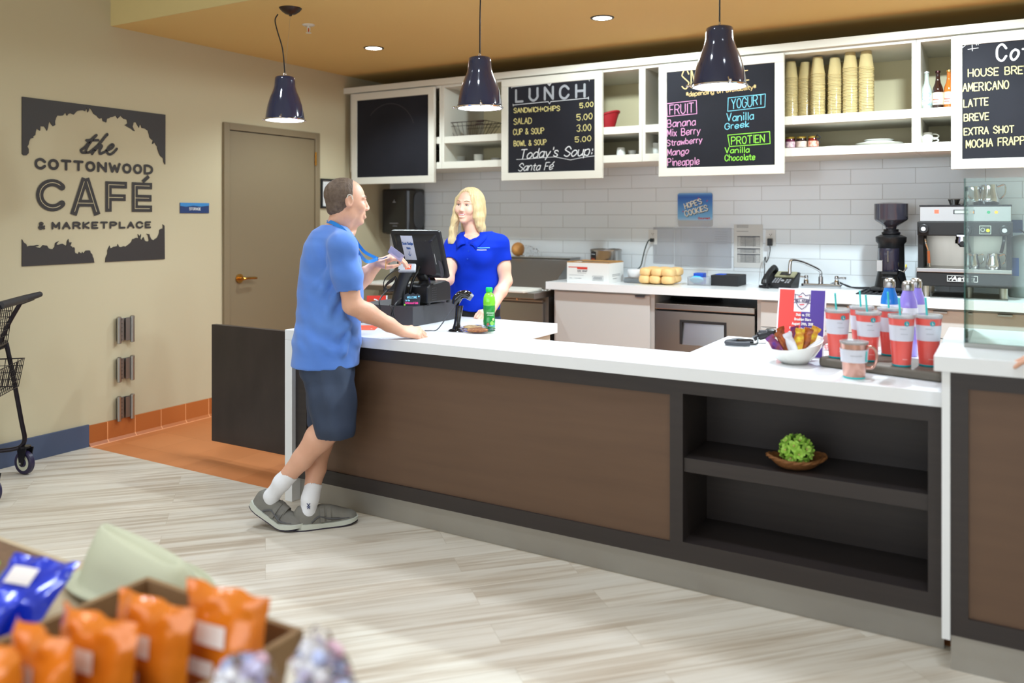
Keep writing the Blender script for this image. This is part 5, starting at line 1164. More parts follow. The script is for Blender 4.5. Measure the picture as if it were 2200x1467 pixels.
# welcome card
q = at_z(885,657.5,DT); Mw = frame((q.x,q.y,DT+.0008), rv, Vector((0,0,1))+fv*.15)
t = thing('welcome_card', 'small black WELCOME card with pink lettering leaning on the cash drawer top', 'card', (q.x,q.y,DT))
out = [(-.046,0),(.040,0),(.046,.055),(.030,.066),(.018,.060),(.004,.070),(-.008,.060),(-.024,.068),(-.040,.058)]
MB().prism(out, -.0015, .0015, lambda x,y,z: tuple(Mw @ Vector((x,y,z)))).obj('card', mat('card_black', rgb(34,40,48), .6), t, local=False)
fw = lambda x,y,n: tuple(Mw @ Vector((x,y,.0015+n)))
strokes(MB(), text('WELCOME', -.026,.040,.011,width=.052)+text('to the', -.034,.026,.008,width=.022), .0024, fw).obj('blue_lettering', mat('ink_sky', rgb(130,200,225), .6), t, local=False)
strokes(MB(), text('Cottonwood Cafe', -.034,.011,.010,width=.066), .0026, fw).obj('pink_lettering', mat('ink_pink', rgb(235,70,150), .6), t, local=False)
for (x,y,c_) in ((.036,.050,'ink_sky'),(-.038,.006,'green')):
    MB().prism([(x+.0045*math.cos(k*PI/5), y+.0045*math.sin(k*PI/5)) for k in range(10)], .0016, .0022, lambda a,b,z: tuple(Mw @ Vector((a,b,z)))).obj('dot', MATS.get(c_) or ch['green'], t, local=False)
# barcode scanner on stand
q = at_z(981,711,T)
t = thing('barcode_scanner', 'glossy black barcode scanner on a round stand beside the green bottle', 'barcode scanner', (q.x,q.y,T))
MB().lathe([(0,.0),(.040,0),(.042,.003),(.036,.008),(.018,.013),(0,.014)],(0,0,0),36).obj('stand_base', blackg_m, t, smooth=True)
rl = lambda x,z,y=0: Vector((0,0,z))+rv*x+fv*y
st_ = spline([rl(.0,.01),rl(.004,.05),rl(.010,.09),rl(.014,.13)],5)
MB().tube(st_,[.023,.021,.019,.0175,.0165,.016,.016,.016,.016,.0165,.017,.0175,.018,.0185,.019,.019],18).obj('grip', blackg_m, t, smooth=True)
MB().tube(spline([rl(-.008,.135),rl(.004,.165),rl(.022,.182),rl(.048,.186),rl(.066,.176)],4),[.018,.020,.022,.023,.023,.023,.022,.022,.021,.021,.021,.021,.021,.021,.021,.021,.020],18).obj('head', blackg_m, t, smooth=True)
MB().tube([rl(.064,.176),rl(.078,.166)],[.020,.017],18).obj('nose_ring', mat('scan_grey', rgb(120,122,128), .3), t, smooth=True)
MB().tube(spline([rl(-.008,.125),rl(-.03,.10),rl(-.06,.055),rl(-.10,.006),rl(-.135,-.004+.006),rl(-.16,.0035,-.01)],6),.0028,7).obj('cord', mat('cord_grey', rgb(80,82,88), .4), t, smooth=True)
# juice bottle
q = at_z(1051,708,T)
t = thing('juice_bottle', 'green plastic juice bottle with bright green cap on the white worktop', 'bottle', (q.x,q.y,T))
gj = mat('green_bottle', rgb(20,130,50), .15, coat=.5, var=((30,30,14), rgb(38,160,66), .8)); 
MB().lathe([(0,0),(.027,0),(.031,.005),(.031,.045),(.0285,.06),(.0285,.085),(.031,.105),(.030,.125),(.0,.125)],(0,0,0),32).obj('body', gj, t, smooth=True)
MB().lathe([(.030,.125),(.0315,.14),(.029,.165),(.022,.182),(.014,.19),(.013,.197),(0,.197)],(0,0,0),32).obj('shoulder', mat('lime_shoulder', rgb(120,205,50), .15, coat=.5), t, smooth=True)
MB().lathe([(.0165,.193),(.0175,.196),(.0175,.212),(.016,.215),(0,.215)],(0,0,0),28).obj('cap', mat('cap_green', rgb(20,200,90), .4), t, smooth=True)
jw = cyl_(.0316, math.radians(30.6)+.15)
strokes(MB(), scribble(-.016,.02,.088,.005,8)+scribble(-.012,.018,.078,.003,8), .0028, jw).obj('label_print', mat('ink_mint', rgb(200,235,205), .5), t)
for (a,zz,r_,c_) in ((.010,.035,.010,rgb(150,210,90)),(-.010,.03,.007,rgb(210,120,80)),(.018,.055,.006,rgb(200,225,150))):
    m_ = MB(); m_.add([jw(a+r_*math.cos(k*PI/8), zz+r_*1.2*math.sin(k*PI/8), .0008) for k in range(16)],[tuple(range(16))]); m_.obj('fruit_print', mat('fruit_%d'%int(zz*1000), c_, .5), t)
# cookie packet
q = at_z(1020,713,T)
t = thing('cookie_packet', 'clear wrapped cookie packet lying between the scanner and the green bottle', 'snack packet', (q.x,q.y,T))
cm_ = mat('cookie', rgb(190,130,80), .7, var=(90, rgb(110,60,36), .5), bump=(90,.5,.003))
c1 = MB().ell((0,0,0),(.052,.036,.010),24,12); c1.xf(Matrix.Translation((.03,-.02,.012))@Matrix.Rotation(.5,4,'Z')); c1.obj('cookie', cm_, t, smooth=True)
c1 = MB().ell((0,0,0),(.05,.034,.010),24,12); c1.xf(Matrix.Translation((-.03,.03,.014))@Matrix.Rotation(.4,4,'Z')); c1.obj('cookie', mat('cookie_pale', rgb(214,170,90), .7, var=(60, rgb(235,215,170), .6)), t, smooth=True)
wrap = mat('wrap_film', (1,1,1,1), .06, trans=1, ior=1.06, bump=(60,1,.006))
o_ = blob('wrapper', (0,.005,.016), (.105,.065,.017), wrap, t, amp=.25, seed=5)
MB().obox(Matrix.Rotation(.5,4,'Z')@Matrix.Translation((.05,.045,.024)), (-.05,-.012,0),(.05,.010,.001)).obj('blue_band', mat('band_blue', rgb(50,110,200), .4), t)

# ---------- right end of the counter ----------
q = at_z(1590,741,T)
t = thing('coiled_cable', 'dark grey looped cord end lying left of the black handheld scanner', 'cable', (q.x,q.y,T))
lp = [(-.058*1+.0, 0),(-.05,.03),(-.02,.05),(.02,.048),(.04,.035)]
MB().tube(spline([rl(.045,.012,.03),rl(.0,.014,.045),rl(-.045,.012,.025),rl(-.062,.012,-.01),rl(-.04,.012,-.035),rl(.0,.012,-.045),rl(.03,.012,-.045)],6),.0105,12).obj('loop', mat('cord_darkgrey', rgb(58,60,66), .5), t, smooth=True)
MB().tube(spline([rl(.03,.012,-.045),rl(.055,.008,-.035),rl(.075,.01,-.01),rl(.085,.03,.02)],6),.004,8).obj('thin_cord', black_m, t, smooth=True)
MB().obox(Matrix.Translation(rl(.022,.014,.0))@Matrix.Rotation(TH+.1,4,'Z'), (-.035,-.018,-.012),(.035,.018,.012)).obj('connector', blackg_m, t, bevel=.005, bseg=3)
q = at_z(1645,737,T)
t = thing('handheld_scanner', 'black handheld scanner lying behind the snack bowl', 'scanner', (q.x,q.y,T))
MB().tube(spline([rl(-.055,.02,0),rl(-.025,.034,0),rl(.01,.042,0),rl(.035,.040,0)],5),[.012]*4+[.020]*6+[.026]*6,16).obj('body', black_m, t, smooth=True)
MB().tube([rl(.030,.036,-.005),rl(.052,.030,-.012)],[.028,.030],20,cap=False).obj('nose', blackg_m, t, smooth=True)
MB().tube([rl(.040,.033,-.008),rl(.045,.032,-.009)],[.022,.022],20).obj('lens', mat('lens_brown', rgb(60,48,40), .2), t, smooth=True)
MB().tube(spline([rl(.06,.022,.03),rl(.078,.03,.035),rl(.085,.045,.04)],4),.016,12).obj('handle', black_m, t, smooth=True)
MB().obox(Matrix.Translation(rl(-.01,.055,-.002))@Matrix.Rotation(TH,4,'Z'), (-.02,-.012,-.004),(.015,.012,.004)).obj('trigger', mat('vent_grey', rgb(70,70,74), .4), t, bevel=.002)
# flyer
bl_, br_ = at_z(1664,765,T), at_z(1765,773,T)
t = thing('event_flyer', 'standing red and purple event flyer behind the snack bowl', 'flyer', ((bl_.x+br_.x)/2,(bl_.y+br_.y)/2,T))
W = (br_-bl_).length*1.04; xd = (br_-bl_).normalized(); yd_ = (Vector((0,0,1))*.275+Vector((.01,.085,0))).normalized()
Mf = frame(bl_+Vector((0,0,.0015)), xd, yd_)
Hf = .288
MB().obox(Mf, (0,0,-.0015),(W,Hf,0)).obj('sheet', mat('flyer_white', rgb(232,228,234), .5), t, local=False)
ff = lambda x,y,n: tuple(Mf @ Vector((x,y,n)))
def panel(nm, pl_, c_): MB().add([ff(x,y,.0006) for x,y in pl_],[tuple(range(len(pl_)))]).obj(nm, c_, t, local=False)
bz = .006; c0_ = W*.34; c1_ = W*.68; ytop = Hf-bz; ym = Hf*.66
panel('red_panel', [(bz,bz),(W*.5,bz),(W*.5,ym),(c0_,ym),(c0_,ytop),(bz,ytop)], mat('flyer_red', rgb(226,74,70), .5))
panel('purple_panel', [(W*.5,bz),(W-bz,bz),(W-bz,ytop),(c1_,ytop),(c1_,ym),(W*.5,ym)], mat('flyer_purple', rgb(82,60,150), .5))
cx_, cy_ = (c0_+c1_)/2, Hf*.82; s_ = .030
sh = [(-s_,s_*.9),(-s_*.4,s_*.75),(0,s_*1.15),(s_*.4,s_*.75),(s_,s_*.9),(s_*.9,-s_*.1),(s_*.5,-s_*.8),(0,-s_*1.2),(-s_*.5,-s_*.8),(-s_*.9,-s_*.1),(-s_,s_*.9)]
strokes(MB(), [[(cx_+x,cy_+y) for x,y in sh],[(cx_-s_*1.1,cy_+s_*.15),(cx_,cy_+s_*.32),(cx_+s_*1.1,cy_+s_*.15)],[(cx_-s_*1.1,cy_-s_*.3),(cx_,cy_-s_*.15),(cx_+s_*1.1,cy_-s_*.3)]]+text('ALL STAR',cx_,cy_-s_*.18,s_*.32,.9,align='c',width=s_*1.7), .0026, ff).obj('shield_emblem', mat('emblem_grey', rgb(88,80,110), .5), t, local=False)
strokes(MB(), [[(cx_-s_*.3,cy_-s_*.55),(cx_+s_*.25,cy_-s_*.5)],[(cx_-s_*.5,cy_+s_*.55),(cx_-s_*.1,cy_+s_*.6)]], .004, ff, lift=.001).obj('shield_red', mat('emblem_red', rgb(214,80,90), .5), t, local=False)
ln = ['Stub vs. STC','Brooklyn Blare','August 24th, 2018','Food Starts @ 6:00 PM','Game Starts @ 6:15 PM','$10 a person','Nacho Bar','Cookie Plaza']
wd = [.054,.064,.082,.100,.104,.062,.046,.06]; po = []
for k, s in enumerate(ln): po += text(s, W*.54, Hf*.60-k*Hf*.066, .0095, width=wd[k], align='c')
strokes(MB(), po, .0022, ff, lift=.0012).obj('lettering', mat('ink_white', rgb(235,235,235), .6), t, local=False)
MB().add([ff(W*.2,Hf*.5,-.002),ff(W*.8,Hf*.5,-.002),Vector(ff(W*.8,0,-.002))+Vector((0,.07,0)),Vector(ff(W*.2,0,-.002))+Vector((0,.07,0))],[(0,1,2,3)]).obj('easel_back', mat('flyer_white', rgb(232,228,234), .5), t, local=False)
# snack bowl
q = at_z(1707,779,T); bx, by_ = q.x, q.y
t = thing('snack_bowl', 'white bowl with a slanting rim holding snack bars on the worktop', 'bowl', (bx,by_,T))
n = 48; prof = [(.38,0),(.46,.01),(.72,.32),(.93,.72),(1,1),(.965,1.0),(.88,.72),(.66,.34),(.4,.08),(0,.06)]
vs = []; R = .109
for r, z in prof:
    for k in range(n):
        a = 2*PI*k/n; x = r*R*math.cos(a); y = r*R*math.sin(a)
        hgt = .082+.022*math.cos(a-math.radians(30))   # rim higher to the right
        p_ = rl(x, z*hgt, y); vs.append(p_)
fs = [(i*n+k, i*n+(k+1)%n, (i+1)*n+(k+1)%n, (i+1)*n+k) for i in range(len(prof)-1) for k in range(n)]+[tuple(range(n))[::-1]]
MB().add(vs, fs).obj('bowl', cer_m, t, smooth=True, merge=True)
wr_p = mat('wrap_purple', rgb(92,52,150), .18, .3, var=(50, rgb(150,70,60), .4), bump=(60,.6,.004))
wr_o = mat('wrap_orange', rgb(196,110,50), .18, .3, var=(50, rgb(110,50,40), .5), bump=(60,.6,.004))
wr_y = mat('wrap_yellow', rgb(232,214,50), .18, .2, var=(60, rgb(190,90,40), .4), bump=(60,.6,.004))
wr_w = mat('wrap_white', rgb(222,222,230), .18, .3, bump=(60,.6,.004))
bars = [(-.075,.062,-.02,-38,wr_p,'purple wrapped snack bar leaning over the left rim of the bowl'),(-.045,.075,-.01,-30,wr_o,'orange and brown wrapped snack bar second from the left in the bowl'),(-.022,.07,-.035,-24,wr_w,'silver white wrapped snack bar in the front of the bowl'),
        (.008,.08,-.02,4,wr_y,'yellow wrapped snack bar upright in the middle of the bowl'),(.012,.082,.03,-6,wr_p,'purple wrapped snack bar behind the yellow one'),(.042,.08,.0,12,wr_o,'orange wrapped snack bar right of the yellow one'),(-.035,.08,.035,-14,wr_o,'brown orange snack bar at the back of the bowl'),(.068,.085,.02,24,wr_y,'yellow and orange snack bar near the right of the bowl'),(.075,.066,-.02,52,wr_w,'white wrapped snack bar lying against the right rim')]
bar0 = {}
for (x,z,y,an,mt,lb) in bars:
    mb = MB(); L, w = .062, .019
    mb.ell((0,0,0),(w,.008,L),14,14)
    for i, v in enumerate(mb.v):
        f = abs(v[2])/L; x_ = v[0]
        if f > .75: mb.v[i] = (math.copysign(w*.95, v[0]) if abs(v[0]) > 1e-4 else 0, v[1]*.25, v[2])
    o = mb.obj('snack_bar', mt, None, smooth=True); tag(o, lb, 'snack bar', 'snack bars in the white bowl')
    p_ = rl(x,z,y)+Vector((bx,by_,T)); o.matrix_basis = Matrix.Translation(p_) @ Matrix.Rotation(TH,4,'Z') @ Matrix.Rotation(math.radians(an),4,'Y') @ Matrix.Rotation(math.radians(12),4,'X') @ Matrix.Rotation(random.uniform(-.5,.5),4,'Z')
# serving board
tl, tr_ = at_z(1758,787,T), at_z(2003,820,T)
bd = (tr_-tl); bdn = bd.normalized(); L = bd.length+.03
t = thing('serving_board', 'thick grey brown serving board under the coral tumblers', 'board', (tl.x,tl.y,T))
Mb = frame((tl.x,tl.y,T), bdn, (-bdn.y,bdn.x,0))
ob = [(.012,.0),(L,.0),(L,.26),(.03,.26),(.0,.235),(-.005,.12),(-.012,.05),(-.006,.015)]
bo = MB().prism(ob, 0, .034, lambda x,y,z: tuple(Mb @ Vector((x,y,z)))); bo.obj('board', mat('stone_board', rgb(112,106,96), .55, var=((14,14,30), rgb(84,76,66), .8)), t, local=False, bevel=.012, bseg=4)
BT = T+.0345
# tumblers
coral = mat('coral', rgb(232,92,84), .28, coat=.4); teal = mat('teal', rgb(30,160,170), .35); tealst = mat('teal_straw', rgb(70,205,205), .35); sleeve = mat('paper_sleeve', rgb(214,216,228), .7); lidm = mat('clear_lid', rgb(225,228,230), .08, trans=.7, ior=1.2)
def tumbler_proto(lb, loc, rz):
    t = thing('tumbler', lb, 'tumbler', loc, rz, 'coral tumblers on the board')
    MB().lathe([(0,.004),(.031,.004),(.0315,.008),(.044,.172),(.0445,.176),(.042,.176),(.03,.01),(0,.01)],(0,0,0),40).obj('cup_body', coral, t, smooth=True)
    MB().lathe([(0,0),(.030,0),(.0318,.002),(.0322,.007),(.031,.0075)],(0,0,0),36).obj('base_ring', teal, t, smooth=True)
    MB().lathe([(.0388,.094),(.0391,.094),(.0432,.150),(.0429,.150)],(0,0,0),40).obj('paper_sleeve', sleeve, t, smooth=True)
    MB().lathe([(.0452,.174),(.0465,.177),(.0465,.186),(.043,.188),(.040,.181),(0,.181),(0,.179),(.043,.178),(.0445,.174)],(0,0,0),40).obj('lid', lidm, t, smooth=True)
    fb = lambda x,z,n: ((.0432+n)*math.sin(x/.0432), -(.0432+n)*math.cos(x/.0432), z)
    b_ = MB(); b_.add([fb(.009*math.cos(k*PI/12),.158+.009*math.sin(k*PI/12),.0016) for k in range(24)],[tuple(range(24))]); b_.obj('badge', teal, t)
    strokes(MB(), [[(-.001,.163),(-.001,.154)],[(-.001,.156),(.002,.1565),(.002,.154),(-.001,.1535)]], .0014, lambda x,z,n: fb(x,z,n+.0016)).obj('badge_mark', mat('ink_white', rgb(235,235,235), .6), t)
    strokes(MB(), scribble(-.022,-.002,.138,.002,9)+scribble(-.02,.004,.12,.0015,9), .0012, lambda x,z,n: fb(x,z,n-.001)).obj('sleeve_print', mat('ink_faint', rgb(165,168,176), .8), t)
    strokes(MB(), scribble(-.01,.006,.028,.0025,5), .0018, lambda x,z,n: ((.0335+n)*math.sin(x/.0335), -(.0335+n)*math.cos(x/.0335), z)).obj('maker_mark', mat('mark_pale', rgb(240,170,165), .5), t)
    MB().tube([(.002,0,.10),(-.010,.0,.248)],.0036,10).obj('straw', tealst, t, smooth=True)
    return t
tum = [(1804,770,.0,'coral tumbler with a teal straw at the left end of the serving board'),(1871,777,.0,'coral tumbler with a teal straw right behind the rose gold mug'),(1943,788,.0,'coral tumbler with a teal straw in front of the purple bottles'),(2001,788,.0,'coral tumbler at the right end of the serving board against the raised worktop')]
proto = None
for i, (u,v,o_,lb) in enumerate(tum):
    q = at_z(u,v,BT); q = q+fv*.022
    rz = TH+random.uniform(-.12,.12) - (u-1100)/F*.9 + .35
    if proto is None: proto = tumbler_proto(lb, (q.x,q.y,BT), rz)
    else: dup(proto, loc=(q.x,q.y,BT), rotz=rz, label=lb)
for (u,v,lb) in ((1857,760,'coral tumbler mostly hidden behind the tumbler beside the mug'),(1918,765,'coral tumbler behind, between the two middle ones and under the blue bottle')):
    q = at_z(u,v,BT)+fv*.025; dup(proto, loc=(q.x,q.y,BT), rotz=TH+.3, label=lb)
# rose gold mug
q = at_z(1846,816,T)+fv*.045
t = thing('rose_gold_mug', 'rose gold metal mug with a white paper sleeve in front of the serving board', 'mug', (q.x,q.y,T), TH)
rg = mat('rose_gold', rgb(205,160,146), .22, .85)
MB().lathe([(0,.003),(.036,.003),(.0375,.006),(.0475,.124),(.0455,.124),(.036,.012),(0,.012)],(0,0,0),44).obj('body', rg, t, smooth=True)
MB().lathe([(0,0),(.035,0),(.0378,.002),(.038,.006)],(0,0,0),40).obj('base_ring', tealst, t, smooth=True)
MB().lathe([(.0432,.058),(.0445,.058),(.0482,.104),(.047,.104)],(0,0,0),44).obj('paper_sleeve', sleeve, t, smooth=True)
MB().lathe([(.048,.122),(.049,.124),(.049,.131),(.046,.132),(.043,.127),(0,.127)],(0,0,0),44).obj('lid', lidm, t, smooth=True)
MB().tube(spline([(.046,0,.108),(.066,0,.108),(.080,0,.09),(.080,0,.058),(.066,0,.036),(.042,0,.034)],5),.0052,10).obj('handle', rg, t, smooth=True)
fb = lambda x,z,n: ((.0465+n)*math.sin(x/.0465), -(.0465+n)*math.cos(x/.0465), z)
MB().add([fb(x,z,.0015) for x,z in ((.024,.062),(.033,.062),(.035,.100),(.026,.100))],[(0,1,2,3)]).obj('teal_tab', tealst, t)
strokes(MB(), scribble(-.03,.01,.083,.002,14), .0012, fb).obj('sleeve_print', mat('ink_faint', rgb(165,168,176), .8), t)
# tall bottles
def flask(u, v, col, lb, off):
    q = at_z(u,v,T)+fv*off
    t = thing('water_bottle', lb, 'bottle', (q.x,q.y,T), TH, 'metal water bottles behind the tumblers')
    MB().lathe([(0,0),(.034,0),(.036,.004),(.036,.205),(.034,.226),(.024,.257),(.021,.270),(0,.270)],(0,0,0),40).obj('bottle_body', mat('flask_%d'%u, col, .18, coat=.6), t, smooth=True)
    MB().lathe([(.0363,.125),(.0366,.125),(.0366,.200),(.0363,.200)],(0,0,0),40).obj('paper_sleeve', sleeve, t, smooth=True)
    MB().lathe([(.021,.270),(.0235,.272),(.0245,.290),(.022,.304),(.014,.311),(0,.312)],(0,0,0),32).obj('cap', steel_m, t, smooth=True)
BTV = 745
flask(1911, 752, rgb(20,110,190), 'blue metal water bottle behind the tumblers', .0)
flask(1951, 764, rgb(142,126,212), 'front purple metal water bottle behind the tumblers', .0)
flask(1968, 752, rgb(146,130,216), 'rear purple metal water bottle just behind the other purple one', .0)
# small printed packets behind the flyer
q = at_z(1780,752,T)
tag(MB().obox(Matrix.Translation((q.x,q.y,T))@Matrix.Rotation(.3,4,'Z'), (-.02,-.012,0),(.02,.012,.025)).obj('small_box', mat('pack_red', rgb(200,60,60), .5, var=(80, rgb(230,225,225), .3)), None, bevel=.003), 'small red and white box between the flyer and the serving board', 'box')
# niche basket
q = at_z(1711,1008,.517); q = Vector((at_y(1711,990,3.225).x,3.225,.5165))
t = thing('wicker_basket', 'small oval wicker basket on the dark niche shelf', 'basket', q, TH)
wk = mat('wicker', rgb(150,98,50), .7, var=((80,80,200), rgb(92,56,28), .7), bump=((90,90,400),.8,.004))
n = 40; rings = []
for f in [0,.15,.3,.45,.6,.75,.9,1]:
    rings.append([((.055+.050*f**.7)*math.cos(2*PI*k/n), (.04+.032*f**.7)*math.sin(2*PI*k/n), .038*f+.006*f*math.cos(4*PI*k/n)+.001) for k in range(n)])
for f in [1,.6,.2]:
    rings.append([((.049+.050*f**.7)*math.cos(2*PI*k/n), (.034+.032*f**.7)*math.sin(2*PI*k/n), .038*f+.006*f*math.cos(4*PI*k/n)+.006) for k in range(n)])
MB().add([p for r_ in rings for p in r_],[(i*n+k,i*n+(k+1)%n,(i+1)*n+(k+1)%n,(i+1)*n+k) for i in range(len(rings)-1) for k in range(n)]+[tuple(range(n))[::-1],tuple((len(rings)-1)*n+k for k in range(n))]).obj('weave', wk, t, smooth=True)
rim = MB()
for ph in (0, PI): rim.tube([((.105+.004*math.cos(9*a+ph))*math.cos(a), (.072+.004*math.cos(9*a+ph))*math.sin(a), .040+.006*math.cos(2*a)+.003*math.sin(9*a+ph)) for a in [2*PI*k/120 for k in range(120)]], .0042, 7, closed=True)
rim.obj('braided_rim', wk, t, smooth=True)
t = thing('flower_ball', 'bright green artificial flower ball in the wicker basket', 'flower ball', q+Vector((0,0,.045)), TH)
gr = mat('petal_green', rgb(150,210,60), .5, var=(26, rgb(196,236,120), .8)); pk = mat('petal_tip', rgb(205,190,120), .5)
core = MB().ell((0,0,.02),(.040,.036,.038),16,12); core.obj('core', mat('core_green', rgb(90,150,40), .7), t, smooth=True)
m = MB(); hb_ = MB(); golden = PI*(3-math.sqrt(5))
for i in range(26):
    z = 1-1.75*(i+.5)/26; r_ = math.sqrt(max(0,1-z*z)); a = golden*i
    nrm = Vector((r_*math.cos(a), r_*math.sin(a), z)); c_ = Vector((nrm.x*.052,nrm.y*.046,.02+nrm.z*.048))
    X_ = nrm.orthogonal().normalized(); Y_ = nrm.cross(X_)
    for ring_ in range(2):
        for k in range(5):
            aa = 2*PI*k/5+ring_*.6+i; d1 = X_*math.cos(aa)+Y_*math.sin(aa); s1 = nrm.cross(d1)
            rr_ = .021-ring_*.008; up_ = .004+ring_*.007
            p = [c_+d1*.002, c_+d1*rr_*.6-s1*rr_*.5+nrm*(up_*.4), c_+d1*rr_-s1*rr_*.3+nrm*up_, c_+d1*rr_*1.08+nrm*(up_+.002), c_+d1*rr_+s1*rr_*.3+nrm*up_, c_+d1*rr_*.6+s1*rr_*.5+nrm*(up_*.4)]
            m.add(p,[(0,1,2,3),(0,3,4,5)])
    hb_.ell(c_+nrm*.006,(.004,.004,.004),8,6)
m.obj('petals', gr, t, smooth=True, angle=180); hb_.obj('flower_centers', pk, t, smooth=True)

# ================= shopping cart =================
W0 = at_z(53,1018,0)
bdir = Vector((.69,-.724,0)).normalized(); fdir = Vector((-.724,-.69,0)).normalized()
t = thing('shopping_cart', 'black metal shopping cart cut off by the left edge beside the navy base', 'shopping cart', (W0.x,W0.y,0))
cb_ = mat('cart_black', rgb(34,28,36), .3, .4)
def ct(u, v, b=0): return Vector((0,0,0))+fdir*(-(u-53)/373)+bdir*b+Vector((0,0,(1018-v)*.00262))
for nm, b in (('side_frame',0),('side_frame',.5)):
    m = MB(); m.tube(spline([ct(18,735,b),ct(30,800,b),ct(47,905,b),ct(53,940,b),ct(48,956,b),ct(34,963,b),ct(0,966,b),ct(-120,975,b),ct(-200,978,b)],5),.012,12)
    m.tube(spline([ct(45,650,b),ct(20,700,b),ct(0,755,b),ct(-25,820,b)],5),.012,12).tube([ct(18,735,b),ct(5,745,b)],.012,10)
    m.obj(nm, cb_, t, smooth=True)
MB().tube([ct(80,633,0)+bdir*-.02, ct(68,637,.14)],[.016,.021],14).tube([ct(68,637,.14),ct(68,637,.50)],[.021,.021],14).obj('handle_grip', mat('grip_black', rgb(44,42,46), .55), t, smooth=True)
MB().tube([ct(45,650,0),ct(70,640,0)],.013,10).tube([ct(45,650,.5),ct(70,640,.5)],.013,10).obj('handle_bracket', cb_, t, smooth=True)
def wbasket(nm, f0, f1, z0, z1, b0, b1, nf, nb, nz, tf=.0, open_=True):
    m = MB(); P = lambda f,b,z: fdir*f+bdir*b+Vector((0,0,z))
    for k in range(nz+1):
        z = z0+(z1-z0)*k/nz; g = tf*(1-k/nz)
        m.tube([P(f0+g,b0,z),P(f1-g,b0,z),P(f1-g,b1,z),P(f0+g,b1,z)], .004 if k in (0,nz) else .0022, 6, closed=True)
    for k in range(nf+1):
        s = k/nf; fa_ = f0+(f1-f0)*s; fb_ = f0+tf+(f1-f0-2*tf)*s
        for b in (b0,b1): m.tube([P(fb_,b,z0),P(fa_,b,z1)],.0022,5)
        m.tube([P(fb_,b0,z0),P(fb_,b1,z0)],.0018,5)
    for k in range(nb+1):
        b = b0+(b1-b0)*k/nb
        m.tube([P(f0+tf,b,z0),P(f0,b,z1)],.0022,5); m.tube([P(f1-tf,b,z0),P(f1,b,z1)],.0022,5)
    m.obj(nm, cb_, t)
wbasket('upper_basket', .06, .70, .72, .955, .0, .5, 22, 16, 7, .03)
wbasket('lower_basket', -.005, .62, .50, .655, .02, .48, 20, 15, 4, .03)
MB().tube([ct(18,735,0),ct(18,735,.5)],.01,8).tube([ct(-120,975,0),ct(-120,975,.5)],.01,8).obj('cross_bar', cb_, t, smooth=True)
def caster(b, f):
    c = fdir*f+bdir*b; wdir = fdir; ax = (bdir*.8+fdir*.6).normalized()
    r = .066; ctr = c+Vector((0,0,r))
    ax = Vector((-sT,cT,0))*.93+Vector((cT,sT,0))*.36; ax.normalize()
    Ma = ax.to_track_quat('Z','Y').to_matrix()
    MB().lathe([(.045,-.014),(.060,-.016),(r,-.010),(r,.010),(.060,.016),(.045,.014)],ctr,40,Ma).obj('tyre', mat('tyre_dark', rgb(44,38,66), .35), t, smooth=True)
    wh = MB().lathe([(0,-.010),(.022,-.011),(.045,-.012),(.048,-.013),(.048,.013),(.045,.012),(.022,.011),(0,.010)],ctr,36,Ma).obj('wheel_disc', mat('wheel_cream', rgb(206,208,186), .4), t, smooth=True)
    MB().lathe([(0,-.022),(.022,-.020),(.024,-.012),(.024,.012),(.022,.020),(0,.022)],ctr,24,Ma).obj('hub', mat('tyre_dark', rgb(44,38,66), .35), t, smooth=True)
    MB().cyl(ctr-ax*.030,ctr-ax*.026,.006,10).obj('axle_bolt', chrome_m, t)
    rvv = Vector((0,0,1)).cross(ax)
    top = ctr+Vector((0,0,.09))+rvv*-.02*-1
    for s in (-1,1):
        MB().prism([(-.012,-.012),(.012,-.012),(.04,.085),(-.03,.085)], s*.021, s*.026, lambda x,z,y: tuple(ctr+rvv*x*-1+Vector((0,0,z))+ax*y)).obj('fork', bmetal_m, t)
    MB().cyl(ctr+Vector((0,0,.082)),ctr+Vector((0,0,.092)),.032,16).obj('swivel', bmetal_m, t)
for b, f in ((0,.0),(.5,.0),(0,.55),(.5,.55)): caster(b, f)

# ================= foreground display =================
wood_m = mat('display_wood', rgb(196,178,148), .6, var=((2,30,2), rgb(170,148,118), .8))
t = thing('display_table', 'light wooden display table in the blurred foreground under the snack crate', 'table', (-1.8,.8,0))
MB().prism([(-2.6,.3),(-1.05,.3),(-1.05,1.075),(-1.40,1.075),(-1.40,1.27),(-1.92,1.27),(-1.92,1.2),(-2.6,1.2)], .585, .619, lambda x,y,z: (x,y,z)).obj('tabletop', wood_m, t, local=False, bevel=.003)
for x, y in ((-2.5,.4),(-1.15,.4),(-1.15,1.0),(-2.5,1.12)): MB().box((x-.03,y-.03,0),(x+.03,y+.03,.585)).obj('leg', wood_m, t, local=False)
t = thing('snack_crate', 'rough wooden crate holding the orange snack bags', 'crate', (-1.33,.8,.62))
cw = mat('crate_wood', rgb(150,118,80), .7, var=((3,20,6), rgb(112,84,54), .8), bump=((20,60,20),.4,.004))
cx0, cx1, cy0, cy1 = -1.475,-1.052,.45,1.068
MB().box((cx0,cy0,.620),(cx1,cy1,.632)).obj('bottom', cw, t, local=False)
for nm, a, b in (('side_board',(cx1-.014,cy0,.632),(cx1,cy1-.012,.735)),('end_board',(cx0,cy1-.012,.632),(cx1,cy1,.735)),('side_board',(cx0,cy0,.632),(cx0+.014,cy1-.012,.735)),('end_board',(cx0+.014,cy0,.632),(cx1-.014,cy0+.012,.735))):
    MB().box(a,b).obj(nm, cw, t, local=False, bevel=.002)
orange = mat('bag_orange', rgb(230,140,36), .22, .1, coat=.5, var=(5, rgb(208,98,22), .7), bump=((16,16,10),.7,.012))
blue = mat('bag_blue', rgb(22,50,190), .22, .15, coat=.5, bump=((16,16,10),.7,.012))
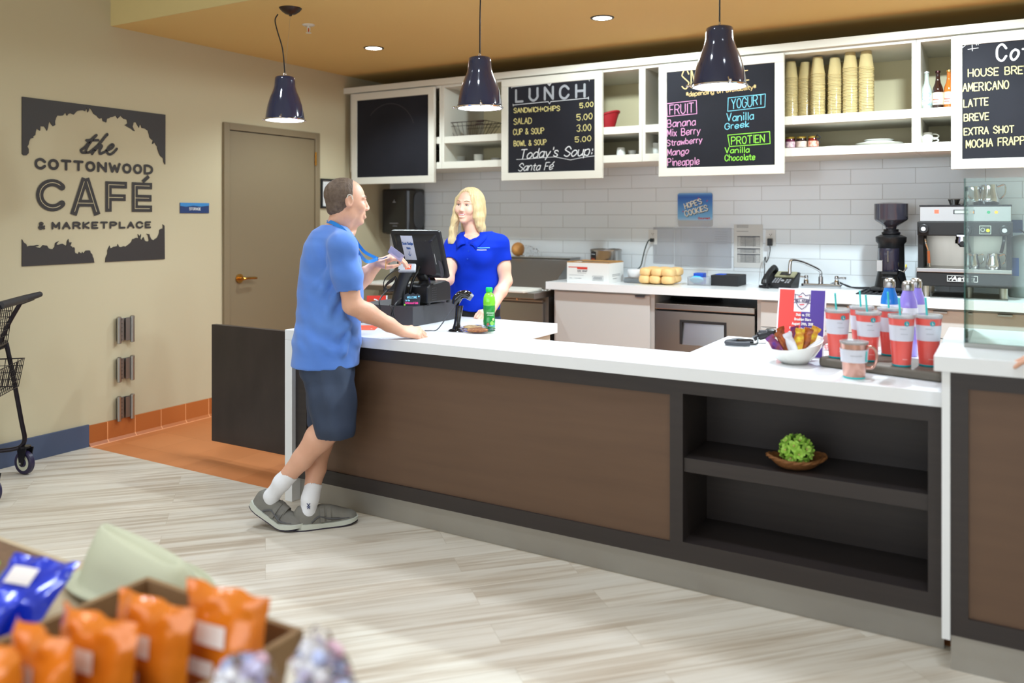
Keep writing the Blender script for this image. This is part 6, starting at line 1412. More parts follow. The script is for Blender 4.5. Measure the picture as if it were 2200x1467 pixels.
def pouch(lb, loc, rz, tilt, m_, group, w=.165, h=.19, d=.055, seed=0):
    t = thing('snack_bag', lb, 'snack bag', loc, rz, group)
    t.rotation_euler = (tilt, 0, rz)
    nx, nz = 18, 18; vs = []; fs = []
    for side in (-1, 1):
        for j in range(nz+1):
            for i in range(nx+1):
                s = -1+2*i/nx; q = j/nz
                th_ = d*.5*(max(0,1-abs(s)**2.6))**.6*(math.sin(PI*min(1,q*1.02))**.55 if 0 < q < .98 else 0)
                wz = w*.5*(1-.06*math.sin(PI*q)); nn = mnoise.noise(Vector((s*1.5+seed,q*3,side)))
                vs.append((s*wz, side*(th_*(1+.3*nn))+.006*math.sin(s*7+seed)*(q > .88), q*h+.004*nn))
    K = (nx+1)*(nz+1)
    for side in (0,1):
        for j in range(nz):
            for i in range(nx):
                a = side*K+j*(nx+1)+i; f = (a,a+1,a+nx+2,a+nx+1); fs.append(f if side == 0 else f[::-1])
    MB().add(vs, fs).obj('pouch', m_, t, smooth=True, angle=180)
    lab = MB(); yy = -d*.5-.002
    for (x0,x1,z0,z1) in ((-.035,.03,.10,.135),(-.045,.01,.05,.075)):
        g = 6
        for a in range(g):
            xa, xb = x0+(x1-x0)*a/g, x0+(x1-x0)*(a+1)/g
            lab.add([(x,-(d*.5*(max(0,1-abs(x/(w*.5))**2.6))**.6)*1.12-.0012,z) for x,z in ((xa,z0),(xb,z0),(xb,z1),(xa,z1))],[(0,1,2,3)])
        lab.obj('label_patch', mat('bag_white', rgb(236,226,218), .4), t); lab = MB()
    return t
bags = [(-1.145,.965,.8-.16,5,'orange snack bag at the far right corner of the crate'),(-1.225,.885,.79-.16,3,'orange snack bag second from the far end of the crate'),(-1.262,.812,.78-.16,5,'orange snack bag in the middle of the crate row'),(-1.295,.745,.775-.16,-3,'orange snack bag second nearest in the crate'),(-1.345,.69,.76-.16,4,'orange snack bag nearest the bottom left corner of the picture')]
for i, (x,y,z,r_,lb) in enumerate(bags):
    pouch(lb, (x,y,.633), math.radians(r_), math.radians(-6+i), orange, 'orange snack bags in the crate', seed=i, h=.185-.004*i, w=.182)
pouch('blue snack bag behind the orange bags at the left edge', (-1.655,.86,.645), math.radians(12), math.radians(-50), blue, 'blue snack bags', seed=11, w=.17, h=.17)
pouch('blue snack bag between the blue one behind and the orange bags', (-1.62,.75,.640), math.radians(6), math.radians(-40), blue, 'blue snack bags', seed=14, w=.17, h=.165)
pouch('bright green snack bag peeking out at the left edge', (-1.90,.90,.62), math.radians(12), math.radians(-40), mat('bag_green', rgb(110,190,50), .3), None, seed=15, w=.12, h=.12)
# hat
t = thing('felt_hat', 'pale sage green felt hat behind the orange snack bags', 'hat', (-1.665,1.185,.62), 0)
hm_ = mat('hat_felt', rgb(184,184,158), .85)
n = 64; rows = []
# rows: half length, half width, height, drop of the right end; a long pinched crown over a soft brim
for L_, W_, z_, dr_ in [(.235,.115,.010,0),(.232,.112,.004,0),(.205,.092,.006,0),(.200,.088,.022,0),(.190,.070,.062,.012),(.178,.048,.094,.026),(.168,.028,.116,.036),(.158,.016,.122,.040),(.150,.006,.114,.040)]:
    rows.append([(.82*L_*math.cos(2*PI*k/n)-.01*z_, W_*math.copysign(abs(math.sin(2*PI*k/n))**.8, math.sin(2*PI*k/n)), max(.003, z_-dr_*(.5+.5*math.cos(2*PI*k/n))+(.012*math.sin(2*PI*k/n)**2 if z_ < .012 else 0))) for k in range(n)])
fs = [(i*n+k,i*n+(k+1)%n,(i+1)*n+(k+1)%n,(i+1)*n+k) for i in range(len(rows)-1) for k in range(n)]+[tuple((len(rows)-1)*n+k for k in range(n))]
o = MB().add([p for r_ in rows for p in r_],fs).obj('crown_and_brim', hm_, t, smooth=True, angle=180)
md = o.modifiers.new('Solidify','SOLIDIFY'); md.thickness = .003
tag(MB().box((-2.35,.985,.6195),(-1.852,1.135,.655)).obj('brown_box', mat('brown_box', rgb(122,92,66), .7, var=(60, rgb(92,68,48), .7)), None, bevel=.003), 'flat brown box on the display table at the left edge', 'box')
# candy bags on a low stand, right of the crate
t = thing('display_stand', 'low stand holding the clear candy bags at the bottom edge', 'stand', (-.8,.72,0))
MB().box((-1.03,.5,.60),(-.55,.95,.62)).obj('top', wood_m, t, local=False)
MB().box((-.84,.68,0),(-.76,.76,.60)).obj('post', wood_m, t, local=False)
candy = [mat('candy_lilac', rgb(200,194,224), .4), mat('candy_pink', rgb(218,176,192), .4), mat('candy_white', rgb(230,228,234), .4), mat('candy_blue', rgb(176,184,220), .4)]
film = mat('candy_film', (1,1,1,1), .04, trans=1, ior=1.06, bump=(40,1,.008))
for i, (x,y,hh_,lb) in enumerate([(-.86,.905,.212,'clear bag of lilac and pink candies, farthest of the three at the bottom edge'),(-.94,.835,.20,'clear bag of lilac candies, left of the three at the bottom edge'),(-.79,.85,.205,'clear bag of pale candies nearest the bottom edge')]):
    t = thing('candy_bag', lb, 'candy bag', (x,y,.6205), 0, 'clear candy bags')
    ms = [MB() for _ in candy]
    for k in range(96):
        a = random.uniform(0,2*PI); r_ = .042*math.sqrt(random.random()); z = random.uniform(.012,hh_*.97); r_ *= (1-.5*(z/hh_)**3)
        ms[random.randrange(4)].ell((r_*1.2*math.cos(a),r_*math.sin(a),z),(.013,.011,.009),8,6,Matrix.Rotation(random.uniform(0,3),3,'X'))
    for q, mm in enumerate(ms): o = mm.obj('candies', candy[q], t, smooth=True); o['kind'] = 'stuff'
    blob('film', (0,0,hh_*.5), (.062,.055,hh_*.52), film, t, amp=.22, seed=20+i)
# ================= people: smooth distance-field modelling =================
def nv(*a): return np.array(a, np.float32)
def V3(v): return np.array((v[0], v[1], v[2]), np.float64)
class Field:
    def __init__(s, lo, hi, h):
        s.lo = np.array(lo, float); s.h = h; s.n = np.ceil((np.array(hi)-s.lo)/h).astype(int)+1
        s.D = np.full(s.n, 9.0, np.float32)
    def box(s, lo, hi, m):
        a = np.clip(np.floor((np.array(lo)-m-s.lo)/s.h).astype(int), 0, s.n-1); b = np.clip(np.ceil((np.array(hi)+m-s.lo)/s.h).astype(int)+1, 1, s.n)
        sl = tuple(slice(a[i], b[i]) for i in range(3))
        g = [(s.lo[i]+s.h*np.arange(a[i], b[i])).astype(np.float32) for i in range(3)]
        return sl, g[0][:,None,None], g[1][None,:,None], g[2][None,None,:]
    def put(s, sl, d, k, op='add'):
        A = s.D[sl]
        if op == 'add':
            if k <= 0: s.D[sl] = np.minimum(A, d)
            else:
                h = np.clip(.5+.5*(d-A)/k, 0, 1); s.D[sl] = d*(1-h)+A*h-k*h*(1-h)
        else:
            d = -d
            if k <= 0: s.D[sl] = np.maximum(A, d)
            else:
                h = np.clip(.5-.5*(d-A)/k, 0, 1); s.D[sl] = d*(1-h)+A*h+k*h*(1-h)
    def cone(s, p0, p1, r0, r1, k=.015, op='add', sq=None):
        p0 = V3(p0); p1 = V3(p1); r = max(r0, r1)
        sl, X, Y, Z = s.box(np.minimum(p0,p1)-r, np.maximum(p0,p1)+r, k+4*s.h)
        ba = p1-p0; L2 = float(ba@ba)+1e-12
        t = np.clip(((X-p0[0])*ba[0]+(Y-p0[1])*ba[1]+(Z-p0[2])*ba[2])/L2, 0, 1)
        d = np.sqrt((X-p0[0]-ba[0]*t)**2+(Y-p0[1]-ba[1]*t)**2+(Z-p0[2]-ba[2]*t)**2)-(r0+(r1-r0)*t)
        s.put(sl, d, k, op); return s
    def chain(s, pts, rs, k=.015):
        for i in range(len(pts)-1): s.cone(pts[i], pts[i+1], rs[i], rs[i+1], k)
        return s
    def ell(s, c, r, M=None, k=.015, op='add'):
        c = V3(c); r = np.array(r, float); R = float(max(r))
        sl, X, Y, Z = s.box(c-R, c+R, k+4*s.h)
        x, y, z = X-c[0], Y-c[1], Z-c[2]
        if M is not None:   # rows of M: local axes
            A = np.array(M, float); x, y, z = [x*A[i][0]+y*A[i][1]+z*A[i][2] for i in range(3)]
        k0 = np.sqrt((x/r[0])**2+(y/r[1])**2+(z/r[2])**2); k1 = np.sqrt((x/r[0]**2)**2+(y/r[1]**2)**2+(z/r[2]**2)**2)+1e-6
        s.put(sl, k0*(k0-1)/k1, k, op); return s
    def loft(s, st, ax, ay, k=.02, op='add', p=2.3):
        """st rows: z, centre x, centre y, half size along ax, half size along ay"""
        st = sorted(st); A = np.array(st, float); z = A[:,0]; R = A[:,3:].max()+.02
        lo = np.array([A[:,1].min()-R, A[:,2].min()-R, z[0]]); hi = np.array([A[:,1].max()+R, A[:,2].max()+R, z[-1]])
        sl, X, Y, Z = s.box(lo, hi, k+4*s.h)
        zz = Z[0,0,:]; f = [np.interp(zz, z, A[:,i]).astype(np.float32)[None,None,:] for i in range(1,5)]
        x, y = X-f[0], Y-f[1]
        u = np.abs(x*ax[0]+y*ax[1])/f[2]; v = np.abs(x*ay[0]+y*ay[1])/f[3]
        q = (u**p+v**p)**(1/p); d = (q-1)*np.minimum(f[2], f[3])
        d = np.maximum(d, np.maximum(z[0]-Z, Z-z[-1]))
        s.put(sl, d, k, op); return s
    def wrinkle(s, fn): 
        sl, X, Y, Z = s.box(s.lo, s.lo+s.h*s.n, 0); m = np.abs(s.D) < .06
        full = np.broadcast_arrays(X, Y, Z); s.D[m] += fn(full[0][m], full[1][m], full[2][m]).astype(np.float32); return s
    def mesh(s):
        D = s.D; ins = D < 0
        nx, ny, nz = D.shape
        cnt = np.zeros((nx-1,ny-1,nz-1), np.int8)
        for i in (0,1):
            for j in (0,1):
                for k in (0,1): cnt += ins[i:nx-1+i, j:ny-1+j, k:nz-1+k]
        act = (cnt > 0) & (cnt < 8); I, J, K = np.nonzero(act)
        idx = np.full(act.shape, -1, np.int32); idx[I,J,K] = np.arange(len(I))
        acc = np.zeros((len(I),3)); w = np.zeros(len(I))
        c = [(a,b,e) for a in (0,1) for b in (0,1) for e in (0,1)]
        for a in range(8):
            for ax in range(3):
                if c[a][ax] == 0:
                    b = list(c[a]); b[ax] = 1
                    va = D[I+c[a][0],J+c[a][1],K+c[a][2]]; vb = D[I+b[0],J+b[1],K+b[2]]
                    m = (va < 0) != (vb < 0)
                    t = np.where(m, va/(va-vb+1e-12), 0)
                    for q in range(3): acc[:,q] += np.where(m, c[a][q]+(t if q == ax else 0), 0)
                    w += m
        P = (acc/w[:,None]+np.stack([I,J,K],1))*s.h+s.lo
        F_ = []
        for ax in range(3):
            sh = [slice(0,None)]*3
            a0 = [slice(1,n_-1) for n_ in D.shape]; a0[ax] = slice(0, D.shape[ax]-1); a1 = list(a0); a1[ax] = slice(1, D.shape[ax])
            m0 = ins[tuple(a0)]; m1 = ins[tuple(a1)]; e = np.stack(np.nonzero(m0 != m1),1)
            sg = m0[m0 != m1]
            off = np.array([1,1,1]); off[ax] = 0; e = e+off
            u_, v_ = (ax+1)%3, (ax+2)%3
            def cell(du, dv):
                q = e.copy(); q[:,u_] -= du; q[:,v_] -= dv; return idx[q[:,0],q[:,1],q[:,2]]
            qd = np.stack([cell(1,1),cell(0,1),cell(0,0),cell(1,0)],1)
            qd[~sg] = qd[~sg][:,::-1]; F_.append(qd)
        F_ = np.concatenate(F_); F_ = F_[(F_ >= 0).all(1)]
        return P, F_
    def obj(s, name, mats, parent, smooth_it=1, pick=None, keep_largest=False):
        P, Q = s.mesh()
        for _ in range(smooth_it):
            S = np.zeros_like(P); n = np.zeros(len(P))
            for a in range(4):
                b = (a+1)%4; np.add.at(S, Q[:,a], P[Q[:,b]]); np.add.at(n, Q[:,a], 1); np.add.at(S, Q[:,b], P[Q[:,a]]); np.add.at(n, Q[:,b], 1)
            P = P*.5+.5*S/np.maximum(n,1)[:,None]
        me = bpy.data.meshes.new(name)
        inv = np.array(wm(parent).inverted())
        PL = P@inv[:3,:3].T+inv[:3,3]
        me.vertices.add(len(P)); me.vertices.foreach_set('co', PL.ravel())
        me.loops.add(Q.size); me.loops.foreach_set('vertex_index', Q.ravel().astype(np.int32))
        me.polygons.add(len(Q)); me.polygons.foreach_set('loop_start', np.arange(0,Q.size,4,dtype=np.int32)); me.polygons.foreach_set('loop_total', np.full(len(Q),4,np.int32))
        if not isinstance(mats, (list,tuple)): mats = [mats]
        for m in mats: me.materials.append(m)
        me.update(calc_edges=True); me.validate()
        me.polygons.foreach_set('use_smooth', np.ones(len(me.polygons), bool))
        if pick is not None: me.polygons.foreach_set('material_index', pick(P[Q].mean(1)).astype(np.int32))
        o = bpy.data.objects.new(name, me); C.objects.link(o); o.parent = parent; return o

def head_frame(fwd, tilt=0, roll=0):
    f = Vector(fwd).normalized(); u = Vector((0,0,1)); r = f.cross(u).normalized()
    f = (f*math.cos(tilt)+u*math.sin(tilt)).normalized(); u = r.cross(f)
    u2 = (u*math.cos(roll)+r*math.sin(roll)).normalized(); r = f.cross(u2)
    return r, f, u2
class Hd:
    def __init__(s, c, fr, k): s.c = Vector(c); s.r, s.f, s.u = fr; s.k = k
    def P(s, x, y, z): return s.c+(s.r*x+s.f*y+s.u*z)*s.k
    def M(s): return [tuple(s.r), tuple(s.f), tuple(s.u)]
def sculpt_head(fd, h, male=True):
    q_ = 1 if male else .8
    P = h.P; k = h.k; M = h.M(); E = lambda c, r, kk=.015, op='add': fd.ell(P(*c), [q*k for q in r], M, kk, op)
    E((0,-.016,.036),(.076,.097,.084)); E((0,.012,.01),(.070,.080,.095))
    E((0,.032,-.035),(.057,.060,.080)); E((0,.070,-.098),(.024,.022,.018),.02)
    for s_ in (-1,1):
        E((s_*.050,.006,-.062),(.018,.03,.03),.02); E((s_*.040,.062,-.022),(.024,.024,.024),.02)
        E((s_*.032,.0935,.004),(.018,.012,.011),.012,'sub')
        fd.cone(P(s_*.012,.090,.026), P(s_*.052,.074,.022), .0075*k, .006*k, .010)
        E((s_*.0125*q_,.100,-.034),(.0085*q_,.011,.0075*q_),.006)
        if not male: E((s_*.036,.070,-.030),(.022,.021,.020),.018)
        # ears
        E((s_*.077,-.006,.0),(.0085,.020,.031),.005); E((s_*.083,.0,.004),(.006,.011,.018),.004,'sub')
    fd.cone(P(0,.090,.016), P(0,.109 if male else .106,-.027), .0075*k*q_, .0115*k*q_, .010)
    E((0,.094,-.074),(.022,.010,.008),.012)
    fd.cone(P(-.018,.089,-.052), P(.018,.089,-.052), .0065*k*q_, .0065*k*q_, .008)
    fd.cone(P(-.015,.087,-.066), P(.015,.087,-.066), .0075*k*q_, .0075*k*q_, .008)
def sculpt_hand(fd, w, d, n, s_, curl, k=1.0, thumb=(.5,.55), spread=.0, kk=.005):
    """w wrist, d towards the knuckles, n back of the hand, s_ thumb side; curl = list of 3 angles (deg) per finger"""
    w = Vector(w); d = Vector(d).normalized(); n = Vector(n); n = (n-d*n.dot(d)).normalized(); sd = Vector(s_); sd = (sd-d*sd.dot(d)-n*sd.dot(n)).normalized()
    xs = (.030,.0105,-.0095,-.028); ln = (.086,.090,.086,.078); fl = (1.0,1.08,1.0,.80)
    for i in range(4):
        m = w+(d*ln[i]+sd*xs[i]+n*.002)*k
        fd.cone(w+sd*xs[i]*.55*k+d*.012*k, m, .0165*k, .0115*k, .010)
        a = 0; p = m; dr = d; rr = (.0096,.0088,.0080,.0070); fd.cone(m+n*.002*k, m+n*.0021*k, .0122*k, .0122*k, .006)
        for j, L in enumerate((.044,.027,.021)):
            c_ = curl[i][j] if isinstance(curl[0],(list,tuple)) else curl[j]
            a += math.radians(c_)
            dr = (d*math.cos(a)-n*math.sin(a)+sd*spread*xs[i]*12).normalized()
            q = p+dr*L*fl[i]*k; fd.cone(p, q, rr[j]*k, rr[j+1]*k, .003 if j else .004); p = q
    t0 = w+(d*.022+sd*.024-n*.006)*k; t1 = t0+(d*.034+sd*.026*(1+thumb[0])-n*.012)*k
    t2 = t1+(d*.030+sd*.010*thumb[0]-n*.020*thumb[1])*k; t3 = t2+(d*.022-sd*.006-n*.014*thumb[1])*k
    fd.cone(t0,t1,.0165*k,.0125*k,.010); fd.cone(t1,t2,.0115*k,.0100*k,.005); fd.cone(t2,t3,.0100*k,.0080*k,.004)

skin_m = mat('skin_tan', rgb(224,178,152), .5, var=(9, rgb(210,154,128), .9), sub=.12, bump=(70,.25,.003))
skinw_m = mat('skin_fair', rgb(240,196,172), .48, var=(7, rgb(234,182,158), .9), sub=.15)
rv = Vector((cT,sT,0)); fv = Vector((-sT,cT,0))
# ---------------- the customer ----------------
ff_ = Vector((.75,.66,0)).normalized(); fr_r = Vector((ff_.y,-ff_.x,0))   # facing, and his right
man = thing('person', 'man in a blue T-shirt and navy shorts leaning on the counter with crossed legs', 'person', (-2.78,2.90,0))
hipR, hipL = at_d(704,752,3.94), at_d(704,752,4.06)
kneeR, ankR = at_d(729,906,3.86), at_d(606,1036,3.90)
kneeL, ankL = at_d(706,905,4.06), at_d(666,1072,3.98)
shR, shL = at_d(735,531,3.805), at_d(716,533,4.14)
elR, wrR = at_d(757,655,3.83), at_d(862,711,3.96)
elL, wrL = at_d(768,608,4.16), at_d(812,566,4.17)
nb = at_d(722,498,3.98)
hd = Hd(at_d(745,434,3.98), head_frame(rv*math.cos(math.radians(24))+fv*math.sin(math.radians(24)), math.radians(-2)), .93)
fd = Field((-3.45,2.45,-.01), (-2.2,3.75,1.66), .0042)
# torso core (hidden in the clothes) keeps the body one surface
tor = []
for v, u, a, b in ((500,725,.10,.075),(520,712,.145,.095),(580,710,.14,.11),(650,708,.135,.115),(720,706,.125,.11),(770,703,.115,.10)):
    p = at_d(u,v,3.98); tor.append((p.z,p.x,p.y,a,b))
fd.loft(tor, fr_r, ff_, .03)
fd.chain([hd.P(0,-.022,-.03), hd.P(0,-.020,-.085), nb], [.052,.054,.062], .02)
sculpt_head(fd, hd, True)
# sterno muscle lines, throat
fd.cone(hd.P(.03,.0,-.08), nb+ff_*.05, .016, .016, .02); fd.cone(hd.P(0,.045,-.10), nb+ff_*.07, .018, .022, .02)
def leg(hip, kn, an, back, r=1.0):
    m = hip.lerp(kn,.5); c1 = kn.lerp(an,.30)+back*.018; c2 = kn.lerp(an,.62)+back*.006
    fd.chain([hip,m,kn.lerp(hip,.12),kn], [.070*r,.064*r,.057*r,.054*r], .02); fd.chain([kn,c1,c2,an], [.055*r,.060*r,.045*r,.034*r], .02)
    fd.ell(kn-back*.018, (.034,.034,.042), None, .02)
sR = (ankR-kneeR).normalized(); bkR = (sR.cross(fr_r)).normalized(); 
if bkR.dot(ff_) > 0: bkR = -bkR
leg(hipR, kneeR, ankR, bkR, 1.04); leg(hipL, kneeL, at_z(631,1137,0)+(at_z(756,1121,0)-at_z(631,1137,0)).normalized()*.075+Vector((0,0,.135)), -ff_, 1.0)
# feet inside the shoes
hb, tb2 = at_z(631,1137,.0), at_z(756,1121,.0)
fL = (tb2-hb).normalized(); heelL = hb+fL*.06+Vector((0,0,.050)); toeL = hb+fL*.20+Vector((0,0,.042)); ankL = hb+fL*.075+Vector((0,0,.135))
hA = at_d(543,1083,3.955); bA = at_z(611,1131,.006); xdA = (bA-hA).normalized()
upR = (Vector((0,0,1))-xdA*xdA.z).normalized(); heelR = hA+xdA*.06+upR*.050; toeR = hA+xdA*.17+upR*.042
fd.chain([ankL, heelL, toeL], [.032,.024,.014], .02)
fd.chain([ankR, heelR.lerp(ankR,.3), heelR, toeR], [.032,.028,.024,.014], .02)
# arms
fd.chain([shR, shR.lerp(elR,.55), elR, elR.lerp(wrR,.3), elR.lerp(wrR,.75), wrR], [.055,.047,.043,.044,.032,.027], .018)
fd.chain([shL, shL.lerp(elL,.55), elL, elL.lerp(wrL,.35), wrL], [.055,.047,.042,.042,.028], .018)
dR = (at_d(925,716,4.0)-wrR).normalized()
sculpt_hand(fd, wrR, dR+Vector((0,0,-.05)), -fv*.55+Vector((0,0,.83)), fv*.8+Vector((0,0,.5)), [(34,52,34),(38,56,36),(44,60,38),(52,64,40)], 1.0, (.2,.9))
dL = (at_d(850,550,4.15)-wrL).normalized()
sculpt_hand(fd, wrL, dL, Vector((0,0,.9))-fv*.35, -fv*.9-Vector((0,0,.35)), [(28,40,20),(34,42,22),(40,46,25),(48,50,28)], .98, (.3,.4))
fd.obj('body', skin_m, man)
# face details
eye_w = mat('eye_white', rgb(225,222,216), .15, coat=.5); iris_b = mat('iris_blue', rgb(70,100,130), .1, coat=.6); pupil = mat('pupil', rgb(10,10,12), .1)
def eyes(h, par, iris, look=(0,0)):
    for s_ in (-1,1):
        c = h.P(s_*.0315,.0712,.003); r = .0125*h.k
        e = MB().ell(c,(r,r,r),20,14).obj('eye', eye_w, par, local=False, smooth=True)
        g = (h.f+h.r*look[0]+h.u*look[1]).normalized(); q = g.to_track_quat('Z','Y').to_matrix()
        MB().lathe([(0,r*1.02),(r*.2,r*1.01),(r*.48,r*.90)],c,20,q).obj('iris', iris, e, local=False, smooth=True)
        MB().lathe([(0,r*1.045),(r*.2,r*1.025)],c,14,q).obj('pupil', pupil, e, local=False)
eyes(hd, man, iris_b)
def brows(h, par, m_, w=.003, z=.0275):
    for s_ in (-1,1): MB().tube(spline([h.P(s_*.014,.0950,z-.001),h.P(s_*.032,.0905,z+.004),h.P(s_*.052,.079,z)],5),[w*h.k]*8+[w*.6*h.k]*3,7).obj('eyebrow', m_, par, local=False, smooth=True)
hairm = mat('hair_grey_brown', rgb(74,58,46), .6, var=((60,60,60), rgb(122,104,90), .8), bump=((200,200,60),.9,.004))
brows(hd, man, hairm)
MB().tube(spline([hd.P(-.02,.0905,-.0585),hd.P(0,.0965,-.059),hd.P(.02,.0905,-.0585)],5),.0022,6).obj('mouth_line', mat('lip_tan', rgb(176,104,92), .45), man, local=False, smooth=True)
# hair: short at the back and sides, thin over the top
hf = Field([min(hd.P(x,y,z)[i] for x in (-.1,.1) for y in (-.13,.1) for z in (-.13,.14)) -.02 for i in range(3)], [max(hd.P(x,y,z)[i] for x in (-.1,.1) for y in (-.13,.1) for z in (-.13,.14))+.02 for i in range(3)], .003)
M_ = hd.M()
hf.ell(hd.P(0,-.018,.037),[q*hd.k for q in (.0800,.1005,.0868)],M_,.01); hf.ell(hd.P(0,-.03,-.03),[q*hd.k for q in (.060,.072,.062)],M_,.02)
hf.ell(hd.P(0,.098,.048),[q*hd.k for q in (.120,.104,.085)],M_,.012,'sub'); hf.ell(hd.P(0,.075,-.08),[q*hd.k for q in (.14,.078,.10)],M_,.01,'sub'); hf.ell(hd.P(.082,-.003,-.002),[q*hd.k for q in (.022,.020,.034)],M_,.004,'sub'); hf.ell(hd.P(-.082,-.003,-.002),[q*hd.k for q in (.022,.020,.034)],M_,.004,'sub')
hf.ell(hd.P(0,-.055,-.115),[q*hd.k for q in (.10,.09,.048)],M_,.008,'sub')
hf.wrinkle(lambda x,y,z: .0012*np.sin(260*x+90*z)*np.sin(230*y-60*z))
hf.obj('hair', hairm, man)
wisp = MB()
for i in range(26):
    a = random.uniform(-1,1); y0 = random.uniform(-.02,.035)
    p0 = hd.P(a*.05,y0,.112-.02*abs(a)-.25*max(0,y0-.0)**1.0*.35); p1 = p0+(-hd.f*.02+hd.u*.006+hd.r*.01*a); p2 = p1-hd.f*.022-hd.u*.002+hd.r*random.uniform(-.01,.01)
    wisp.tube([p0,p1,p2],[.0009,.0008,.0004],4)
wisp.obj('thin_hair', mat('hair_wisps', rgb(160,142,120), .5), man, local=False, smooth=True)
tag(MB().tube(spline([hd.P(.079,-.018,.018),hd.P(.083,-.012,.034),hd.P(.084,.004,.032),hd.P(.083,.010,.012)],4),.0026,7).obj('hearing_aid', white_m, man, local=False, smooth=True), 'white hearing aid behind the ear')
# T-shirt
shirt_m = mat('shirt_blue', rgb(72,116,200), .85, var=((4,4,9), rgb(96,140,218), .7), bump=((500,500,900),.35,.0015), sheen=.2)
sf = Field((-3.25,2.5,.70), (-2.3,3.5,1.46), .0055)
st_ = []
for v, ub, uf, a in ((783,627,771,.178),(760,629,772,.176),(720,633,774,.170),(684,637,778,.163),(646,640,780,.158),(605,642,779,.155),(578,644,777,.155),(551,649,773,.158),(525,655,766,.155),(508,662,760,.140),(495,672,757,.112),(484,690,757,.080)):
    p = at_d((ub+uf)/2, v, 3.985); st_.append((p.z,p.x,p.y,a,(uf-ub)/2*3.985/F))
for sh, el, e0 in ((shR,elR,.80),(shL,elL,.80)):
    end = sh.lerp(el, e0); sf.chain([sh.lerp(nb,.45)+Vector((0,0,.0)), sh, sh.lerp(end,.6), end], [.055,.063,.066,.063], .03)
    dr = (el-sh).normalized(); sf.cone(end+dr*.060, end+dr*.16, .095, .095, 0, 'sub'); sf.cone(end-dr*.05, end+dr*.2, .049, .055, 0, 'sub')
sf.loft(st_, fr_r, ff_, .035, p=2.2)
def wr_man(x, y, z):
    a = (x*.86+y*.51); 
    w = .0075*np.sin(38*z+16*a)*np.sin(9*z-11*y)+.0055*np.sin(62*z+30*a+2)*np.cos(14*z+20*y)+.0025*np.sin(95*a+40*z)
    low = np.clip((1.15-z)/.3, .35, 1.0); return w*low*np.clip((z-.80)/.07,.12,1)
def foldline(a, b, r=.011, push=.004, bow=(0,0,0)):
    m_ = a.lerp(b,.5)+Vector(bow); pts = spline([a,m_,b],6); n = len(pts)
    for i in range(n-1): sf.cone(pts[i], pts[i+1], r*math.sin(PI*(i+.3)/n)+.001, r*math.sin(PI*(i+1.3)/n)+.001, .020)
def sp(u, v, dd): return at_d(u, v, dd)
NR = 3.985-.156
foldline(sp(722,560,NR-.015), sp(690,640,NR+.015), .013, bow=(.0,0,.01)); foldline(sp(732,600,NR-.005), sp(700,690,NR+.012), .013); foldline(sp(740,650,NR+.012), sp(722,735,NR+.018), .012)
foldline(sp(700,590,NR+.004), sp(662,640,NR+.045), .011); foldline(sp(752,690,NR+.020), sp(700,742,NR+.014), .012); foldline(sp(712,535,NR-.010), sp(716,580,NR-.012), .012); foldline(sp(670,655,NR+.040), sp(650,720,NR+.085), .011)
foldline(sp(760,610,NR-.035), sp(742,560,NR-.050), .010); foldline(sp(690,690,NR+.016), sp(668,755,NR+.045), .012); foldline(sp(750,715,NR+.022), sp(735,765,NR+.016), .010)
sf.wrinkle(wr_man)
# open ends: hem, sleeves, neck
q_ = sorted(st_)[0]; sf.loft([(q_[0]-.05,q_[1],q_[2],q_[3]-.022,q_[4]-.022),(q_[0]+.02,q_[1],q_[2],q_[3]-.022,q_[4]-.022)], fr_r, ff_, 0, 'sub')
sf.ell(nb+Vector((0,0,.012))+ff_*.012, (.072,.072,.040), None, .006, 'sub')
sh_o = sf.obj('t_shirt', shirt_m, man, 2)
# hem and sleeve seams, collar rib
seam = mat('shirt_seam', rgb(120,160,222), .8)
def ringloft(f, zc, k=1.0, n=60):
    A = sorted(st_); z = [q[0] for q in A]; vals = [np.interp(zc, z, [q[i] for q in A]) for i in range(1,5)]
    return [Vector((vals[0],vals[1],zc))+fr_r*(vals[2]*k*math.copysign(abs(math.cos(t))**(2/2.25),math.cos(t)))+ff_*(vals[3]*k*math.copysign(abs(math.sin(t))**(2/2.25),math.sin(t))) for t in [2*PI*i/n for i in range(n)]]
col = [nb+Vector((0,0,-.004))+ff_*.006+fr_r*(.078*math.cos(t))+ff_*(.078*math.sin(t))+Vector((0,0,-.026*math.sin(t)+.0)) for t in [2*PI*i/40 for i in range(40)]]
MB().tube(col,.0075,8,closed=True).obj('collar', shirt_m, man, local=False, smooth=True)
# shorts
short_m = mat('shorts_navy', rgb(36,46,66), .7, var=((8,8,3), rgb(52,66,90), .8), bump=((300,300,500),.3,.0015))
gf = Field((-3.2,2.5,.44), (-2.45,3.45,.86), .006)
wz = []
for v, u, a, b in ((735,702,.165,.135),(775,702,.165,.135),(800,703,.165,.125)):
    p = at_d(u,v,3.985); wz.append((p.z,p.x,p.y,a,b))
gf.loft(wz, fr_r, ff_, .03)
hR0, hR1 = at_d(703,800,3.93), at_d(720,918,3.85); hL0, hL1 = at_d(703,790,4.06), at_d(700,900,4.06)
gf.chain([hR0, hR0.lerp(hR1,.5)+ff_*.004, hR1], [.112,.108,.096], .03); gf.chain([hL0, hL1], [.104,.088], .03)
gf.wrinkle(lambda x,y,z: .004*np.sin(34*z+26*(x*.86+y*.51))*np.sin(11*z)+.003*np.sin(70*(x*.86+y*.51)+20*z))
d1 = Vector((.0,0,-1))
for e_, zz in ((hR1,0),(hL1,0)):
    gf.cone(e_+Vector((0,0,-.125)), e_+Vector((0,0,-.25)), .11, .11, 0, 'sub')
gf.chain
